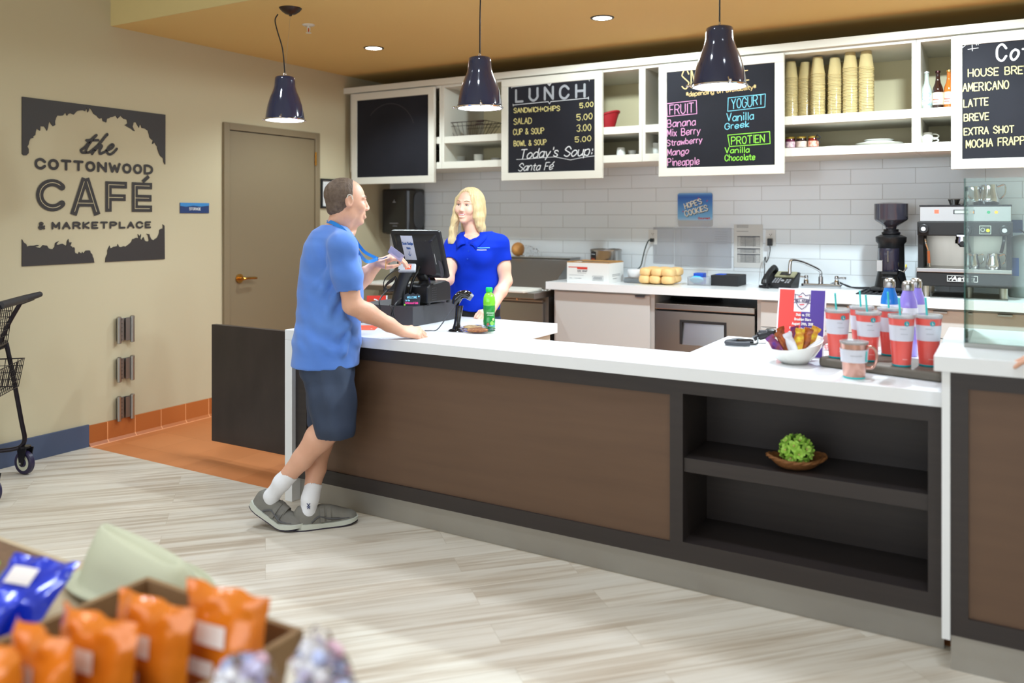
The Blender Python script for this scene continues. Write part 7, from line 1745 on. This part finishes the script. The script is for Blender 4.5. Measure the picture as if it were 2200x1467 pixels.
def subchain(f, pts, rs):
    for i in range(len(pts)-1): f.cone(pts[i], pts[i+1], rs[i], rs[i+1], 0, 'sub')
subchain(gf, [hR1+Vector((0,0,-.02)), hR1+Vector((0,0,-.1))], [.074,.080]); subchain(gf, [hL1+Vector((0,0,-.02)), hL1+Vector((0,0,-.1))], [.068,.074])
gf.obj('shorts', short_m, man, 2)
# socks
sock_m = mat('sock_white', rgb(232,234,240), .85, bump=((200,200,20),.4,.002))
kf = Field((-3.4,2.5,.02), (-2.5,3.4,.34), .004)
def sock(kn, an, he, to):
    dr = (kn-an).normalized(); kf.chain([an+dr*.070, an, he.lerp(an,.3), he.lerp(to,.3)], [.0410,.0385,.034,.026], .02); kf.cone(an+dr*.112, an+dr*.17, .06, .06, 0, 'sub')
sock(kneeR, ankR, heelR, toeR); sock(kneeL, ankL, heelL, toeL); kf.obj('socks', sock_m, man)
em = ankL-fv*.0415+Vector((0,0,-.022))+rv*.002; strokes(MB(), [[(-.006,.012),(.0,.004),(.007,.012)],[(-.006,-.004),(.0,.003),(.007,-.004)],[(-.004,-.012),(.001,-.004),(.006,-.012)]], .004, lambda x,z,n: tuple(em+rv*x+Vector((0,0,z))-fv*(n+.0))).obj('sock_emblem', mat('emblem_navy', rgb(60,70,110), .6), man, local=False)
# shoes
sh_m = mat('shoe_grey', rgb(128,126,118), .65, var=((16,16,16), rgb(104,102,98), .7), bump=((120,120,120),.3,.002)); sole_m = mat('sole_pale', rgb(196,200,190), .5); acc_m = mat('shoe_dark', rgb(84,84,86), .6); tread_m = mat('tread_dark', rgb(52,44,64), .6)
def shoe(O, xd, up, lb, bend=0):
    """O heel bottom, xd heel to toe, up normal of the sole"""
    xd = Vector(xd).normalized(); up = Vector(up); up = (up-xd*up.dot(xd)).normalized(); sd = xd.cross(up)
    if bend:
        def Pt(x,y,z):
            xb = .185
            if x <= xb: return O+xd*x+sd*y+up*z
            a = math.radians(bend); x2 = x-xb
            dx = xd*math.cos(a)+up*math.sin(a); du = up*math.cos(a)-xd*math.sin(a)
            return O+xd*xb+dx*x2+sd*y+du*z
    else: Pt = lambda x,y,z: O+xd*x+sd*y+up*z
    L = .292
    xs_ = [0,.02,.05,.09,.13,.17,.20,.23,.255,.275,.288,.292]
    wd = [.022,.038,.045,.045,.044,.046,.049,.050,.046,.036,.020,.006]
    ht = [.078,.104,.106,.094,.100,.094,.083,.071,.062,.054,.045,.030]
    n = 20; vs = []; 
    for x, w, hgt in zip(xs_, wd, ht):
        for k in range(n):
            a = 2*PI*k/n; y = w*math.copysign(abs(math.cos(a))**.8, math.cos(a)); z = .022+(hgt-.022)*max(0,math.sin(a))**.8 if math.sin(a) > 0 else .022
            vs.append(Pt(x, y*(1-.22*max(0,math.sin(a))), z))
    m = len(xs_); fs = [(i*n+k,(i+1)*n+k,(i+1)*n+(k+1)%n,i*n+(k+1)%n) for i in range(m-1) for k in range(n)]+[tuple(range(n)),tuple((m-1)*n+k for k in range(n))[::-1]]
    t_ = MB().add(vs, fs).obj('shoe', sh_m, man, local=False, smooth=True, angle=60, merge=True); tag(t_, lb)
    # sole
    ol = [(x, w+.005) for x, w in zip(xs_, wd)]; ring_ = ol+[(x,-w) for x, w in ol[::-1]]
    def slab(z0, z1, nm, m_, gr=0):
        vs = [Pt(x-(.004 if x == 0 else -.004*(x > .28)), y*(1+gr), z0+(.012*(x/L)**6 if z0 < .01 else 0)) for x, y in ring_]+[Pt(x-(.006 if x == 0 else -.004*(x > .28)), y*(1+gr*.5), z1-.006*math.sin(PI*x/L)+.004) for x, y in ring_]
        q = len(ring_); MB().add(vs, [(i,(i+1)%q,q+(i+1)%q,q+i) for i in range(q)]+[tuple(range(q))[::-1],tuple(range(q,2*q))]).obj(nm, m_, t_, local=False, smooth=True, angle=50, merge=True)
    slab(.006,.028,'sole',sole_m,.04); slab(0,.006,'tread',tread_m,.0)
    for s_ in (-1,1):
        st2 = MB()
        st2.tube(spline([Pt(.075,s_*.0445,.034),Pt(.11,s_*.0425,.058),Pt(.15,s_*.0455,.046),Pt(.20,s_*.0475,.040),Pt(.25,s_*.041,.036)],5),[.004]*10+[.0055]*6+[.003]*5,6)
        st2.obj('side_stripe', acc_m, t_, local=False, smooth=True)
    for x in (.125,.155):
        m2 = MB(); pts = [Pt(x+.0, .0455*math.copysign(abs(math.cos(a))**.8,math.cos(a))*(1-.2*math.sin(a)), .032+.064*math.sin(a)**.8*(1-.12*(x-.125)/.03)) if 0 < a < PI else Pt(x, .0455*math.cos(a), .032) for a in [PI*k/10 for k in range(0,11)]]
        for i in range(10):
            a_, b_ = pts[i], pts[i+1]; nrm_ = (a_-Pt(x,0,.03)).normalized()*.004; nrm2 = (b_-Pt(x,0,.03)).normalized()*.004; e = xd*.010
            m2.add([a_-e+nrm_,a_+e+nrm_,b_+e+nrm2,b_-e+nrm2,a_-e,a_+e,b_+e,b_-e],[(0,1,2,3),(0,4,5,1),(1,5,6,2),(2,6,7,3),(3,7,4,0)])
        m2.obj('strap', sh_m, t_, local=False, smooth=True, merge=True)
shoe(hb+Vector((0,0,.001)), tb2-hb, (0,0,1), 'grey sports shoe flat on the floor')
bA2 = hA+xdA*.185
upA = Vector((0,0,1))-xdA*xdA.z; up_ = upA.normalized()
bend = math.degrees(math.asin(max(-.9,min(.9,-xdA.z))))
O_ = hA; 
O_ = O_+Vector((0,0,.004-(hA+xdA*.185).z)) if abs((hA+xdA*.185).z) < .08 else O_
shoe(O_, xdA, up_, 'grey sports shoe resting on its toe behind the other', bend)
# lanyard and badge
lan = mat('lanyard_blue', rgb(20,120,200), .5)
l1 = spline([at_d(703,475,3.955),at_d(716,479,3.90),at_d(736,492,3.865),at_d(752,512,3.865),at_d(765,533,3.90),at_d(775,549,3.99),at_d(790,562,4.09),at_d(812,556,4.13)],6)
l2 = spline([at_d(703,475,3.955),at_d(722,474,4.05),at_d(752,500,4.11),at_d(772,528,4.12),at_d(786,543,4.12),at_d(812,556,4.13)],6)
def ribbon(pts, w, nrm):
    m = MB(); vs = []
    for i, p in enumerate(pts):
        d_ = (pts[min(i+1,len(pts)-1)]-pts[max(i-1,0)]).normalized(); s_ = d_.cross(nrm).normalized()*w/2; e = nrm.normalized()*.001
        vs += [p-s_-e,p+s_-e,p+s_+e,p-s_+e]
    fs = [(i*4+a,i*4+(a+1)%4,(i+1)*4+(a+1)%4,(i+1)*4+a) for i in range(len(pts)-1) for a in range(4)]+[(0,1,2,3),tuple((len(pts)-1)*4+q for q in (3,2,1,0))]
    return m.add(vs, fs)
ribbon(l1, .017, -fv+Vector((0,0,.2))).obj('lanyard', lan, man, local=False, merge=True)
ribbon(l2, .015, -fv+Vector((0,0,.4))).obj('lanyard', lan, man, local=False, merge=True)
Mb2 = frame(at_d(848,551,4.10), (at_d(866,563,4.08)-at_d(832,538,4.12)), Vector((0,0,1)))
bd_ = thing('name_badge', 'clear badge holder held in the left hand of the man', 'badge', at_d(848,551,4.10))
MB().obox(Mb2, (-.045,-.004,-.001),(.045,.034,.001)).obj('holder', mat('badge_clear', rgb(214,206,222), .1, trans=.5), bd_, local=False)
MB().obox(Mb2, (-.03,.004,-.0016),(.03,.026,-.0012)).obj('badge_card', mat('badge_pink', rgb(200,170,180), .5), bd_, local=False)
MB().tube([at_d(812,556,4.13),at_d(822,556,4.125),at_d(832,552,4.115)],.003,6).obj('clip', steel_m, bd_, local=False)
MB().tube([at_d(829,556,4.10),at_d(829,566,4.10),at_d(828,578,4.10)],.0018,5).obj('gold_tag', mat('gold_tag', rgb(220,170,70), .4, .5), bd_, local=False)
# ---------------- the cashier ----------------
wm_ = thing('person', 'smiling blonde woman in a bright blue polo shirt standing behind the till', 'person', (at_d(1020,690,4.97).x, at_d(1020,690,4.97).y, 0))
ca, sa = math.cos(math.radians(20)), math.sin(math.radians(20))
fw_ = -fv*ca-rv*sa; wr_ = Vector((fw_.y,-fw_.x,0))     # facing; her right (image left)
DW = 4.97
hw_ = Hd(at_d(1008,443,4.96), head_frame(-fv*math.cos(math.radians(27))-rv*math.sin(math.radians(27)), math.radians(2), math.radians(-3)), .88)
fd = Field((-3.45,3.75,-.005), (-2.15,4.65,1.66), .0042)
nbw = at_d(1021,512,DW)
T_ = []
for v, u, a, b in ((505,1024,.12,.06),(520,1025,.15,.085),(560,1024,.130,.100),(600,1021,.125,.095),(640,1019,.142,.100),(690,1019,.150,.100)):
    p = at_d(u,v,DW); T_.append((p.z,p.x,p.y,a,b))
fd.loft(T_, wr_, fw_, .03)
fd.chain([hw_.P(0,-.02,-.03), hw_.P(0,-.022,-.09), nbw+Vector((0,0,-.005))], [.046,.045,.054], .02)
sculpt_head(fd, hw_, False)
# open smile
fd.ell(hw_.P(0,.098,-.0585), [q*hw_.k for q in (.023,.014,.0070)], hw_.M(), .003, 'sub')
shA, elA, wrA = at_d(1073,524,4.95), at_d(1087,604,4.93), at_d(1056,667,4.80)     # her left arm (image right)
shB, elB, wrB = at_d(974,528,4.97), at_d(962,600,4.86), at_d(925,604,4.60)
fd.chain([shA, shA.lerp(elA,.6), elA, elA.lerp(wrA,.35), wrA], [.050,.042,.036,.036,.023], .018)
fd.chain([shB, shB.lerp(elB,.6), elB, elB.lerp(wrB,.35), wrB], [.050,.042,.036,.034,.023], .018)
sculpt_hand(fd, wrA, at_d(1020,684,4.66)-wrA, Vector((0,0,.75))-fv*.6, Vector((0,0,.3))+rv*-.5+fv*.5, [(45,70,40)]*4, .86, (.2,.8))
sculpt_hand(fd, wrB, at_d(905,606,4.52)-wrB, Vector((0,0,1)), fv*.5-rv*.2, [(20,25,15)]*4, .86, (.3,.3))
# legs
hpx = at_d(1019,690,DW)
for s_ in (-1,1):
    h0 = hpx+wr_*(s_*.075); k0 = h0+Vector((0,0,-.40))+wr_*(s_*.01)+fw_*.01; a0_ = Vector((k0.x,k0.y,.08))+wr_*(s_*.01)
    fd.chain([h0,k0,k0.lerp(a0_,.3)-fw_*.01,a0_], [.080,.055,.055,.036], .02); fd.cone(a0_, Vector((a0_.x,a0_.y,.04))+fw_*.12, .034, .028, .02)
fd.obj('body', skinw_m, wm_)
lip_m = mat('lip_pink', rgb(206,110,112), .35); teeth_m = mat('teeth', rgb(238,238,234), .2); brow_b = mat('brow_blonde', rgb(150,112,82), .6)
eyes(hw_, wm_, mat('iris_brown', rgb(70,60,52), .1, coat=.6), (.32,.02)); brows(hw_, wm_, brow_b, .0024)
for s_ in (-1,1): MB().tube(spline([hw_.P(s_*.0195,.0885,.004),hw_.P(s_*.031,.0915,.0105),hw_.P(s_*.045,.0845,.005)],5),.0016*hw_.k,6).obj('eyelashes', mat('lash', rgb(50,36,32), .6), wm_, local=False, smooth=True)
K_ = hw_.P
MB().tube(spline([K_(-.0275,.0845,-.0505),K_(-.013,.0955,-.0525),K_(0,.0978,-.0538),K_(.013,.0955,-.0525),K_(.0275,.0845,-.0505)],5),[.0014]+[.0022]*19+[.0014],8).tube(spline([K_(-.0275,.0845,-.0505),K_(-.014,.0945,-.0640),K_(0,.0968,-.0680),K_(.014,.0945,-.0640),K_(.0275,.0845,-.0505)],5),[.0014]+[.0026]*19+[.0014],8).obj('lips', lip_m, wm_, local=False, smooth=True)
MB().ell(K_(0,.0885,-.0575),(1,1,1),20,12,Matrix((hw_.r*.0215*hw_.k,hw_.f*.008*hw_.k,hw_.u*.0072*hw_.k)).transposed()).obj('teeth', teeth_m, wm_, local=False, smooth=True)
# hair
blonde = mat('hair_blonde', rgb(232,212,164), .45, var=((90,90,5), rgb(200,172,120), .8), bump=((420,420,8),.9,.004), spec=.6)
pts = [K_(x,y,z) for x in (-.14,.14) for y in (-.15,.12) for z in (-.36,.15)]
hf = Field([min(p[i] for p in pts)-.02 for i in range(3)], [max(p[i] for p in pts)+.02 for i in range(3)], .0036)
Mw_ = hw_.M(); kk = hw_.k
hf.ell(K_(0,-.018,.035),[q*kk for q in (.089,.108,.096)],Mw_,.01); hf.ell(K_(0,-.045,-.03),[q*kk for q in (.088,.070,.115)],Mw_,.03)
hf.chain([K_(0,-.06,-.05), K_(.0,-.075,-.16), K_(.0,-.07,-.24)], [.075,.062,.045], .03)
# her right side (image left) falls in front, straight to the chest; her left side (image right) tucks behind the shoulder
for (pth, rr_) in (([(.066,.035,.040),(.070,.045,-.03),(.070,.055,-.10),(.071,.068,-.17),(.072,.075,-.235),(.072,.078,-.268)],[.022,.020,.022,.023,.022,.020]),([(.070,.018,.0),(.078,.03,-.08),(.080,.045,-.16),(.080,.055,-.24),(.080,.056,-.262)],[.022,.022,.022,.020,.018]),
                   ([(-.066,.040,.045),(-.076,.042,-.01),(-.084,.034,-.07),(-.094,.020,-.12),(-.105,.0,-.165)],[.024,.022,.022,.018,.010]),([(-.074,.010,.0),(-.088,.005,-.07),(-.098,-.012,-.14),(-.105,-.035,-.20)],[.026,.028,.024,.012])):
    hf.chain([K_(*p) for p in pth], [q*.95 for q in rr_], .015)
hf.ell(K_(0,.098,-.022),[q*kk for q in (.0640,.076,.112)],Mw_,.006,'sub'); hf.ell(K_(.0,.098,.050),[q*kk for q in (.046,.060,.060)],Mw_,.010,'sub')
hf.ell(K_(0,.06,-.16),[q*kk for q in (.060,.075,.085)],Mw_,.006,'sub')
hf.cone(K_(.008,.13,.125),K_(.004,-.03,.140),.010,.006,.010,'sub')
_r = V3(hw_.r); _f = V3(hw_.f); _u = V3(hw_.u); _c = V3(hw_.c)
def strandy(x,y,z):
    a = (x-_c[0])*_r[0]+(y-_c[1])*_r[1]+(z-_c[2])*_r[2]; b = (x-_c[0])*_f[0]+(y-_c[1])*_f[1]+(z-_c[2])*_f[2]
    t = np.arctan2(a, b+.02); return .0016*np.sin(38*t)+.001*np.sin(90*t+12*z)
hf.wrinkle(strandy)
hf.cone(K_(.04,.08,-.335),K_(.14,.08,-.335),.068,.068,0,'sub')
hf.obj('hair', blonde, wm_)
# polo shirt
polo_m = mat('polo_blue', rgb(2,42,176), .8, spec=.2, var=((5,5,8), rgb(4,50,190), .7), bump=((700,700,700),.3,.001))
pf = Field((-3.35,3.75,.84), (-2.25,4.65,1.44), .005)
PT = []
for v, uc, a, b in ((664,1018,.158,.122),(650,1018,.155,.120),(620,1019,.146,.112),(600,1020,.142,.110),(575,1022,.144,.118),(550,1024,.152,.128),(530,1026,.165,.122),(515,1028,.146,.095),(505,1029,.105,.070),(497,1027,.085,.060)):
    p = at_d(uc,v,DW); PT.append((p.z,p.x,p.y,a,b))
for s_ in (-1,1): 
    b_ = at_d(1022,553,DW); pf.ell(b_+wr_*(s_*.062)+fw_*.075, (.062,.062,.058), None, .05)
for sh, el, e0 in ((shA,elA,.53),(shB,elB,.55)):
    end = sh.lerp(el,e0); pf.chain([sh.lerp(nbw,.4)+Vector((0,0,-.006)), sh, end], [.044,.052,.054], .03)
    dr = (el-sh).normalized(); pf.cone(end+dr*.048, end+dr*.14, .08, .08, 0, 'sub'); pf.cone(end-dr*.02, end+dr*.16, .042, .047, 0, 'sub')
pf.loft(PT, wr_, fw_, .035, p=2.2)
pf.wrinkle(lambda x,y,z: .003*np.sin(30*z+24*x)*np.sin(10*z-9*y)+.0025*np.sin(55*z-30*x+1)*np.clip((1.2-z)/.2,.2,1))
pf.ell(nbw+Vector((0,0,.018))+fw_*.022, (.056,.056,.048), None, .006, 'sub')
cz = at_d(1010,522,DW).z
vn = Vector((nbw.x,nbw.y,0))+fw_*.095
pf.cone(vn+Vector((0,0,cz+.030)), vn+Vector((0,0,cz-.012)), .024, .004, .004, 'sub')
pf.obj('polo_shirt', polo_m, wm_)
# collar flaps, placket, buttons
def flap(s_):
    a = nbw+wr_*(s_*.054)-fw_*.045+Vector((0,0,.040)); b = nbw+wr_*(s_*.062)+fw_*.030+Vector((0,0,.030)); c_ = nbw+wr_*(s_*.012)+fw_*.118+Vector((0,0,-.030))
    e = nbw+wr_*(s_*.060)+fw_*.134+Vector((0,0,-.058)); g_ = nbw+wr_*(s_*.102)+fw_*.050+Vector((0,0,.008)); h_ = nbw+wr_*(s_*.088)-fw_*.055+Vector((0,0,.018))
    top_ = spline([a,b,c_],5); bot_ = spline([h_,g_,e],5); vs = []; n = len(top_)
    for p, q in zip(top_, bot_): vs += [p, p.lerp(q,.5)+Vector((0,0,.010)), q]
    fs = [(i*3+j,i*3+j+1,(i+1)*3+j+1,(i+1)*3+j) for i in range(n-1) for j in range(2)]
    o = MB().add(vs, fs).obj('collar', polo_m, wm_, local=False, smooth=True); md = o.modifiers.new('S','SOLIDIFY'); md.thickness = .003; md.offset = 1
flap(-1); flap(1)
pl_c = lambda z, off=.0: Vector((nbw.x,nbw.y,z))+fw_*off
zz0 = cz-.02
def front_off(z):
    A = sorted(PT); zs_ = [q[0] for q in A]; x, y, b = [np.interp(z, zs_, [q[i] for q in A]) for i in (1,2,4)]
    return Vector((x,y,z))+fw_*(b+.004)
m = MB()
for i in range(5):
    z1, z2 = zz0-.02*i, zz0-.02*(i+1); a, b = front_off(z1), front_off(z2); s_ = wr_*.013
    m.add([a-s_,a+s_,b+s_,b-s_],[(0,1,2,3)])
m.obj('placket', polo_m, wm_, local=False, merge=True)
for i in range(2):
    c_ = front_off(zz0-.022-.045*i)+fw_*.004; MB().tube([c_,c_+fw_*.0025],.005,10).obj('button', mat('button_blue', rgb(30,70,190), .3), wm_, local=False)
lg = at_d(1038,532,DW); lgp = lambda x,z,n: tuple(front_off(lg.z+z)+(-wr_)*(x+.080)-fw_*(.125*(1-math.sqrt(max(0,1-((x+.080)/.165)**2)))-.008-n))
strokes(MB(), scribble(-.036,.036,.004,.0035,14), .0030, lgp).obj('chest_lettering', mat('ink_skyblue', rgb(120,200,235), .6), wm_, local=False)
strokes(MB(), scribble(-.028,.022,-.008,.0025,12), .0028, lgp).obj('chest_lettering', mat('ink_white', rgb(235,235,235), .6), wm_, local=False)
# belt and jeans
jean = mat('jeans', rgb(34,42,74), .8, var=((300,300,300), rgb(52,64,102), .9))
jf = Field((-3.25,3.8,.02), (-2.35,4.6,.92), .006)
JT = []
for v, uc, a, b in ((655,1019,.150,.108),(690,1019,.156,.112),(720,1019,.160,.115)):
    p = at_d(uc,v,DW); JT.append((p.z,p.x,p.y,a,b))
jf.loft(JT, wr_, fw_, .02)
for s_ in (-1,1):
    h0 = hpx+wr_*(s_*.078)+Vector((0,0,-.04)); k0 = h0+Vector((0,0,-.36)); a0_ = Vector((k0.x,k0.y,.06))+wr_*(s_*.01)
    jf.chain([h0,k0,a0_],[.098,.072,.058],.02)
jf.cone(Vector((hpx.x-.4,hpx.y,.0)),Vector((hpx.x+.4,hpx.y,.0)),.05,.05,0,'sub')
jf.obj('jeans', jean, wm_)
zb_ = at_d(1019,670,DW); 
bel = [Vector((zb_.x,zb_.y,zb_.z))+wr_*(.158*math.cos(t))+fw_*(.116*math.sin(t)) for t in [2*PI*i/48 for i in range(48)]]
m = MB(); n = 48; vs = [p+Vector((0,0,-.019)) for p in bel]+[p+Vector((0,0,.019)) for p in bel]; m.add(vs,[(i,(i+1)%n,n+(i+1)%n,n+i) for i in range(n)]).obj('belt', blackmat, wm_, local=False, smooth=True)
bk = zb_+fw_*.120+rv*-.06; MB().obox(frame(bk, -wr_, Vector((0,0,1))), (-.02,-.018,-.002),(.02,.018,.004)).obj('buckle', bmetal_m, wm_, local=False, bevel=.002)
for s_ in (-1,1):
    k0 = hpx+wr_*(s_*.09); O = Vector((k0.x,k0.y,0))-fw_*.06
    MB().prism(rrect(-.045,0,.045,.25,.04), .0005, .07, lambda x,y,z: tuple(O+wr_*x+fw_*y+Vector((0,0,z*(1-.3*(y > .15)))))).obj('shoe', blackmat, wm_, local=False, bevel=.012)

# a second customer: only the fingertips on the raised worktop come into the frame
P = at_z(2184,774,1.006)
t3 = thing('person', 'person whose fingertips rest on the raised worktop at the right edge of the picture', 'person', (.62,2.66,0))
bc = Vector((.62,2.66,0)); hf = Field((-.08,2.30,-.005), (.98,3.25,1.80), .0055)
wq = Vector((P.x+.150,P.y+.005,1.036)); sculpt_hand(hf, wq, (-1,-.04,-.10), (0,-.1,1), (0,-1,0), [(10,18,12),(10,18,12),(12,20,12),(16,24,14)], .95, (.2,.3))
sx_, sy_ = Vector((1,0,0)), Vector((0,1,0))
shl, shr = bc+Vector((-.17,0,1.42)), bc+Vector((.17,0,1.42)); el1 = Vector((.50,2.90,1.075))
hf.chain([shl, el1, wq], [.052,.042,.027], .02); hf.chain([shr, bc+Vector((.25,.02,1.12)), bc+Vector((.26,.10,.88))], [.052,.040,.028], .02)
sculpt_hand(hf, bc+Vector((.26,.10,.88)), (0,.2,-1), (1,0,0), (0,1,0), [(15,25,20)]*4, .95)
hf.loft([(.90,bc.x,bc.y,.15,.10),(1.1,bc.x,bc.y,.135,.10),(1.3,bc.x,bc.y,.15,.105),(1.44,bc.x,bc.y,.13,.07)], sx_, sy_, .03)
h3 = Hd(bc+Vector((0,.02,1.62)), head_frame((-.3,1,0)), .95); hf.chain([h3.P(0,-.02,-.03), bc+Vector((0,0,1.46))], [.052,.060], .02); sculpt_head(hf, h3, True)
for s_ in (-1,1):
    h0 = bc+Vector((s_*.08,0,.90)); k0 = bc+Vector((s_*.09,.01,.49)); a0_ = bc+Vector((s_*.10,-.02,.07)); hf.chain([h0,k0,a0_],[.072,.052,.036],.02); hf.cone(a0_-Vector((0,0,.03)), a0_+Vector((0,.13,-.04)), .032, .026, .02)
hf.obj('body', skin_m, t3); eyes(h3, t3, iris_b); brows(h3, t3, hairm)
cf = Field((.25,2.30,.80), (.99,3.0,1.52), .007)
for sh, el in ((shl,el1),(shr,bc+Vector((.25,.02,1.12)))): cf.chain([sh, sh.lerp(el,.55)], [.062,.062], .03)
cf.loft([(.86,bc.x,bc.y,.185,.130),(1.1,bc.x,bc.y,.170,.125),(1.3,bc.x,bc.y,.180,.125),(1.42,bc.x,bc.y,.15,.085),(1.47,bc.x,bc.y,.08,.065)], sx_, sy_, .03)
cf.obj('shirt', mat('shirt_grey', rgb(120,124,130), .85), t3)
cf = Field((.25,2.30,.03), (.99,3.0,.96), .008)
cf.loft([(.80,bc.x,bc.y,.165,.115),(.94,bc.x,bc.y,.160,.110)], sx_, sy_, .02)
for s_ in (-1,1): cf.chain([bc+Vector((s_*.085,0,.86)), bc+Vector((s_*.09,.01,.49)), bc+Vector((s_*.10,-.02,.10))],[.095,.074,.062],.02)
cf.obj('trousers', mat('trouser_dark', rgb(50,54,66), .8), t3)
for s_ in (-1,1): MB().prism(rrect(-.05,-.09,.05,.19,.045), .0005, .075, lambda x,y,z: tuple(bc+Vector((s_*.10+x,y-.01,z*(1-.35*(y > .08)))))).obj('shoe', blackmat, t3, local=False, bevel=.012)
cf = Field([h3.c[i]-.17 for i in range(3)], [h3.c[i]+.17 for i in range(3)], .005)
cf.ell(h3.P(0,-.018,.037),[q*h3.k for q in (.083,.103,.090)],h3.M(),.01); cf.ell(h3.P(0,.105,-.01),[q*h3.k for q in (.09,.09,.085)],h3.M(),.01,'sub'); cf.obj('hair', hairm, t3)
# ================= camera, light =================
cd = bpy.data.cameras.new('camera'); co = bpy.data.objects.new('camera', cd); C.objects.link(co)
co.location = CAM; co.rotation_euler = (PI/2, 0, TH); cd.sensor_width = 36; cd.lens = F/2200*36; cd.shift_x = 0; cd.shift_y = -(733.5-V0)/2200
cd.clip_start = .05; cd.dof.use_dof = True; cd.dof.focus_distance = 4.3; cd.dof.aperture_fstop = 1.5
sc = bpy.context.scene; sc.camera = co
def room_light(x, y, z, e, size, col, tgt=None, spot=None):
    ld = bpy.data.lights.new('room_lamp', 'AREA'); ld.shape = 'DISK'; ld.size = size; ld.energy = e; ld.color = col
    lo = bpy.data.objects.new('room_lamp', ld); C.objects.link(lo); lo.location = (x, y, z)
    if tgt: lo.rotation_euler = (Vector(tgt)-Vector((x,y,z))).to_track_quat('-Z','Y').to_euler()
    return lo
warm = (1,.93,.82); neu = (.79,.94,1)
# lamps of the shop ceiling, in front of and above the camera's view
for x in (-3.5,-1.8,0.0,2.0):
    for y in (-1.2, .6, 2.4):
        ld = bpy.data.lights.new('shop_downlight', 'SPOT'); ld.energy = 58; ld.spot_size = math.radians(114); ld.spot_blend = .75; ld.shadow_soft_size = .12; ld.color = (.78,.88,1)
        lo = bpy.data.objects.new('shop_downlight', ld); C.objects.link(lo); lo.location = (x, y, 3.37)
# further recessed lamps of the same dropped ceiling, out of the frame or behind its edge
for x, y in ((-.33,4.757),(1.5,4.757)):
    room_light(x, y, ZC-.01, 48, .12, neu)
# added frontal fill light, set in a made-up window behind the camera
ld = bpy.data.lights.new('front_fill', 'AREA'); ld.shape = 'RECTANGLE'; ld.size = 7.0; ld.size_y = 2.1; ld.energy = 88; ld.color = (.82,.91,1)
lo = bpy.data.objects.new('front_fill', ld); C.objects.link(lo); lo.location = (-1.1,-2.56,1.83); lo.rotation_euler = (math.radians(90),0,0)
fm = MB()
for k in range(6): fm.box((-4.62+k*1.404,-2.6,.75),(-4.56+k*1.404,-2.5,2.9))
fm.box((-4.6,-2.6,.75),(2.4,-2.5,.8)).box((-4.6,-2.6,2.85),(2.4,-2.5,2.9)); struct('fill_window', fm, white_m, label='added window front behind the camera, unseen, framing the fill light')
w = bpy.data.worlds.new('world'); sc.world = w; w.use_nodes = True
w.node_tree.nodes['Background'].inputs[0].default_value = (.95,.97,1,1); w.node_tree.nodes['Background'].inputs[1].default_value = .3
sc.view_settings.view_transform = 'Standard'; sc.view_settings.look = 'None'; sc.view_settings.gamma = 1; sc.view_settings.exposure = .58
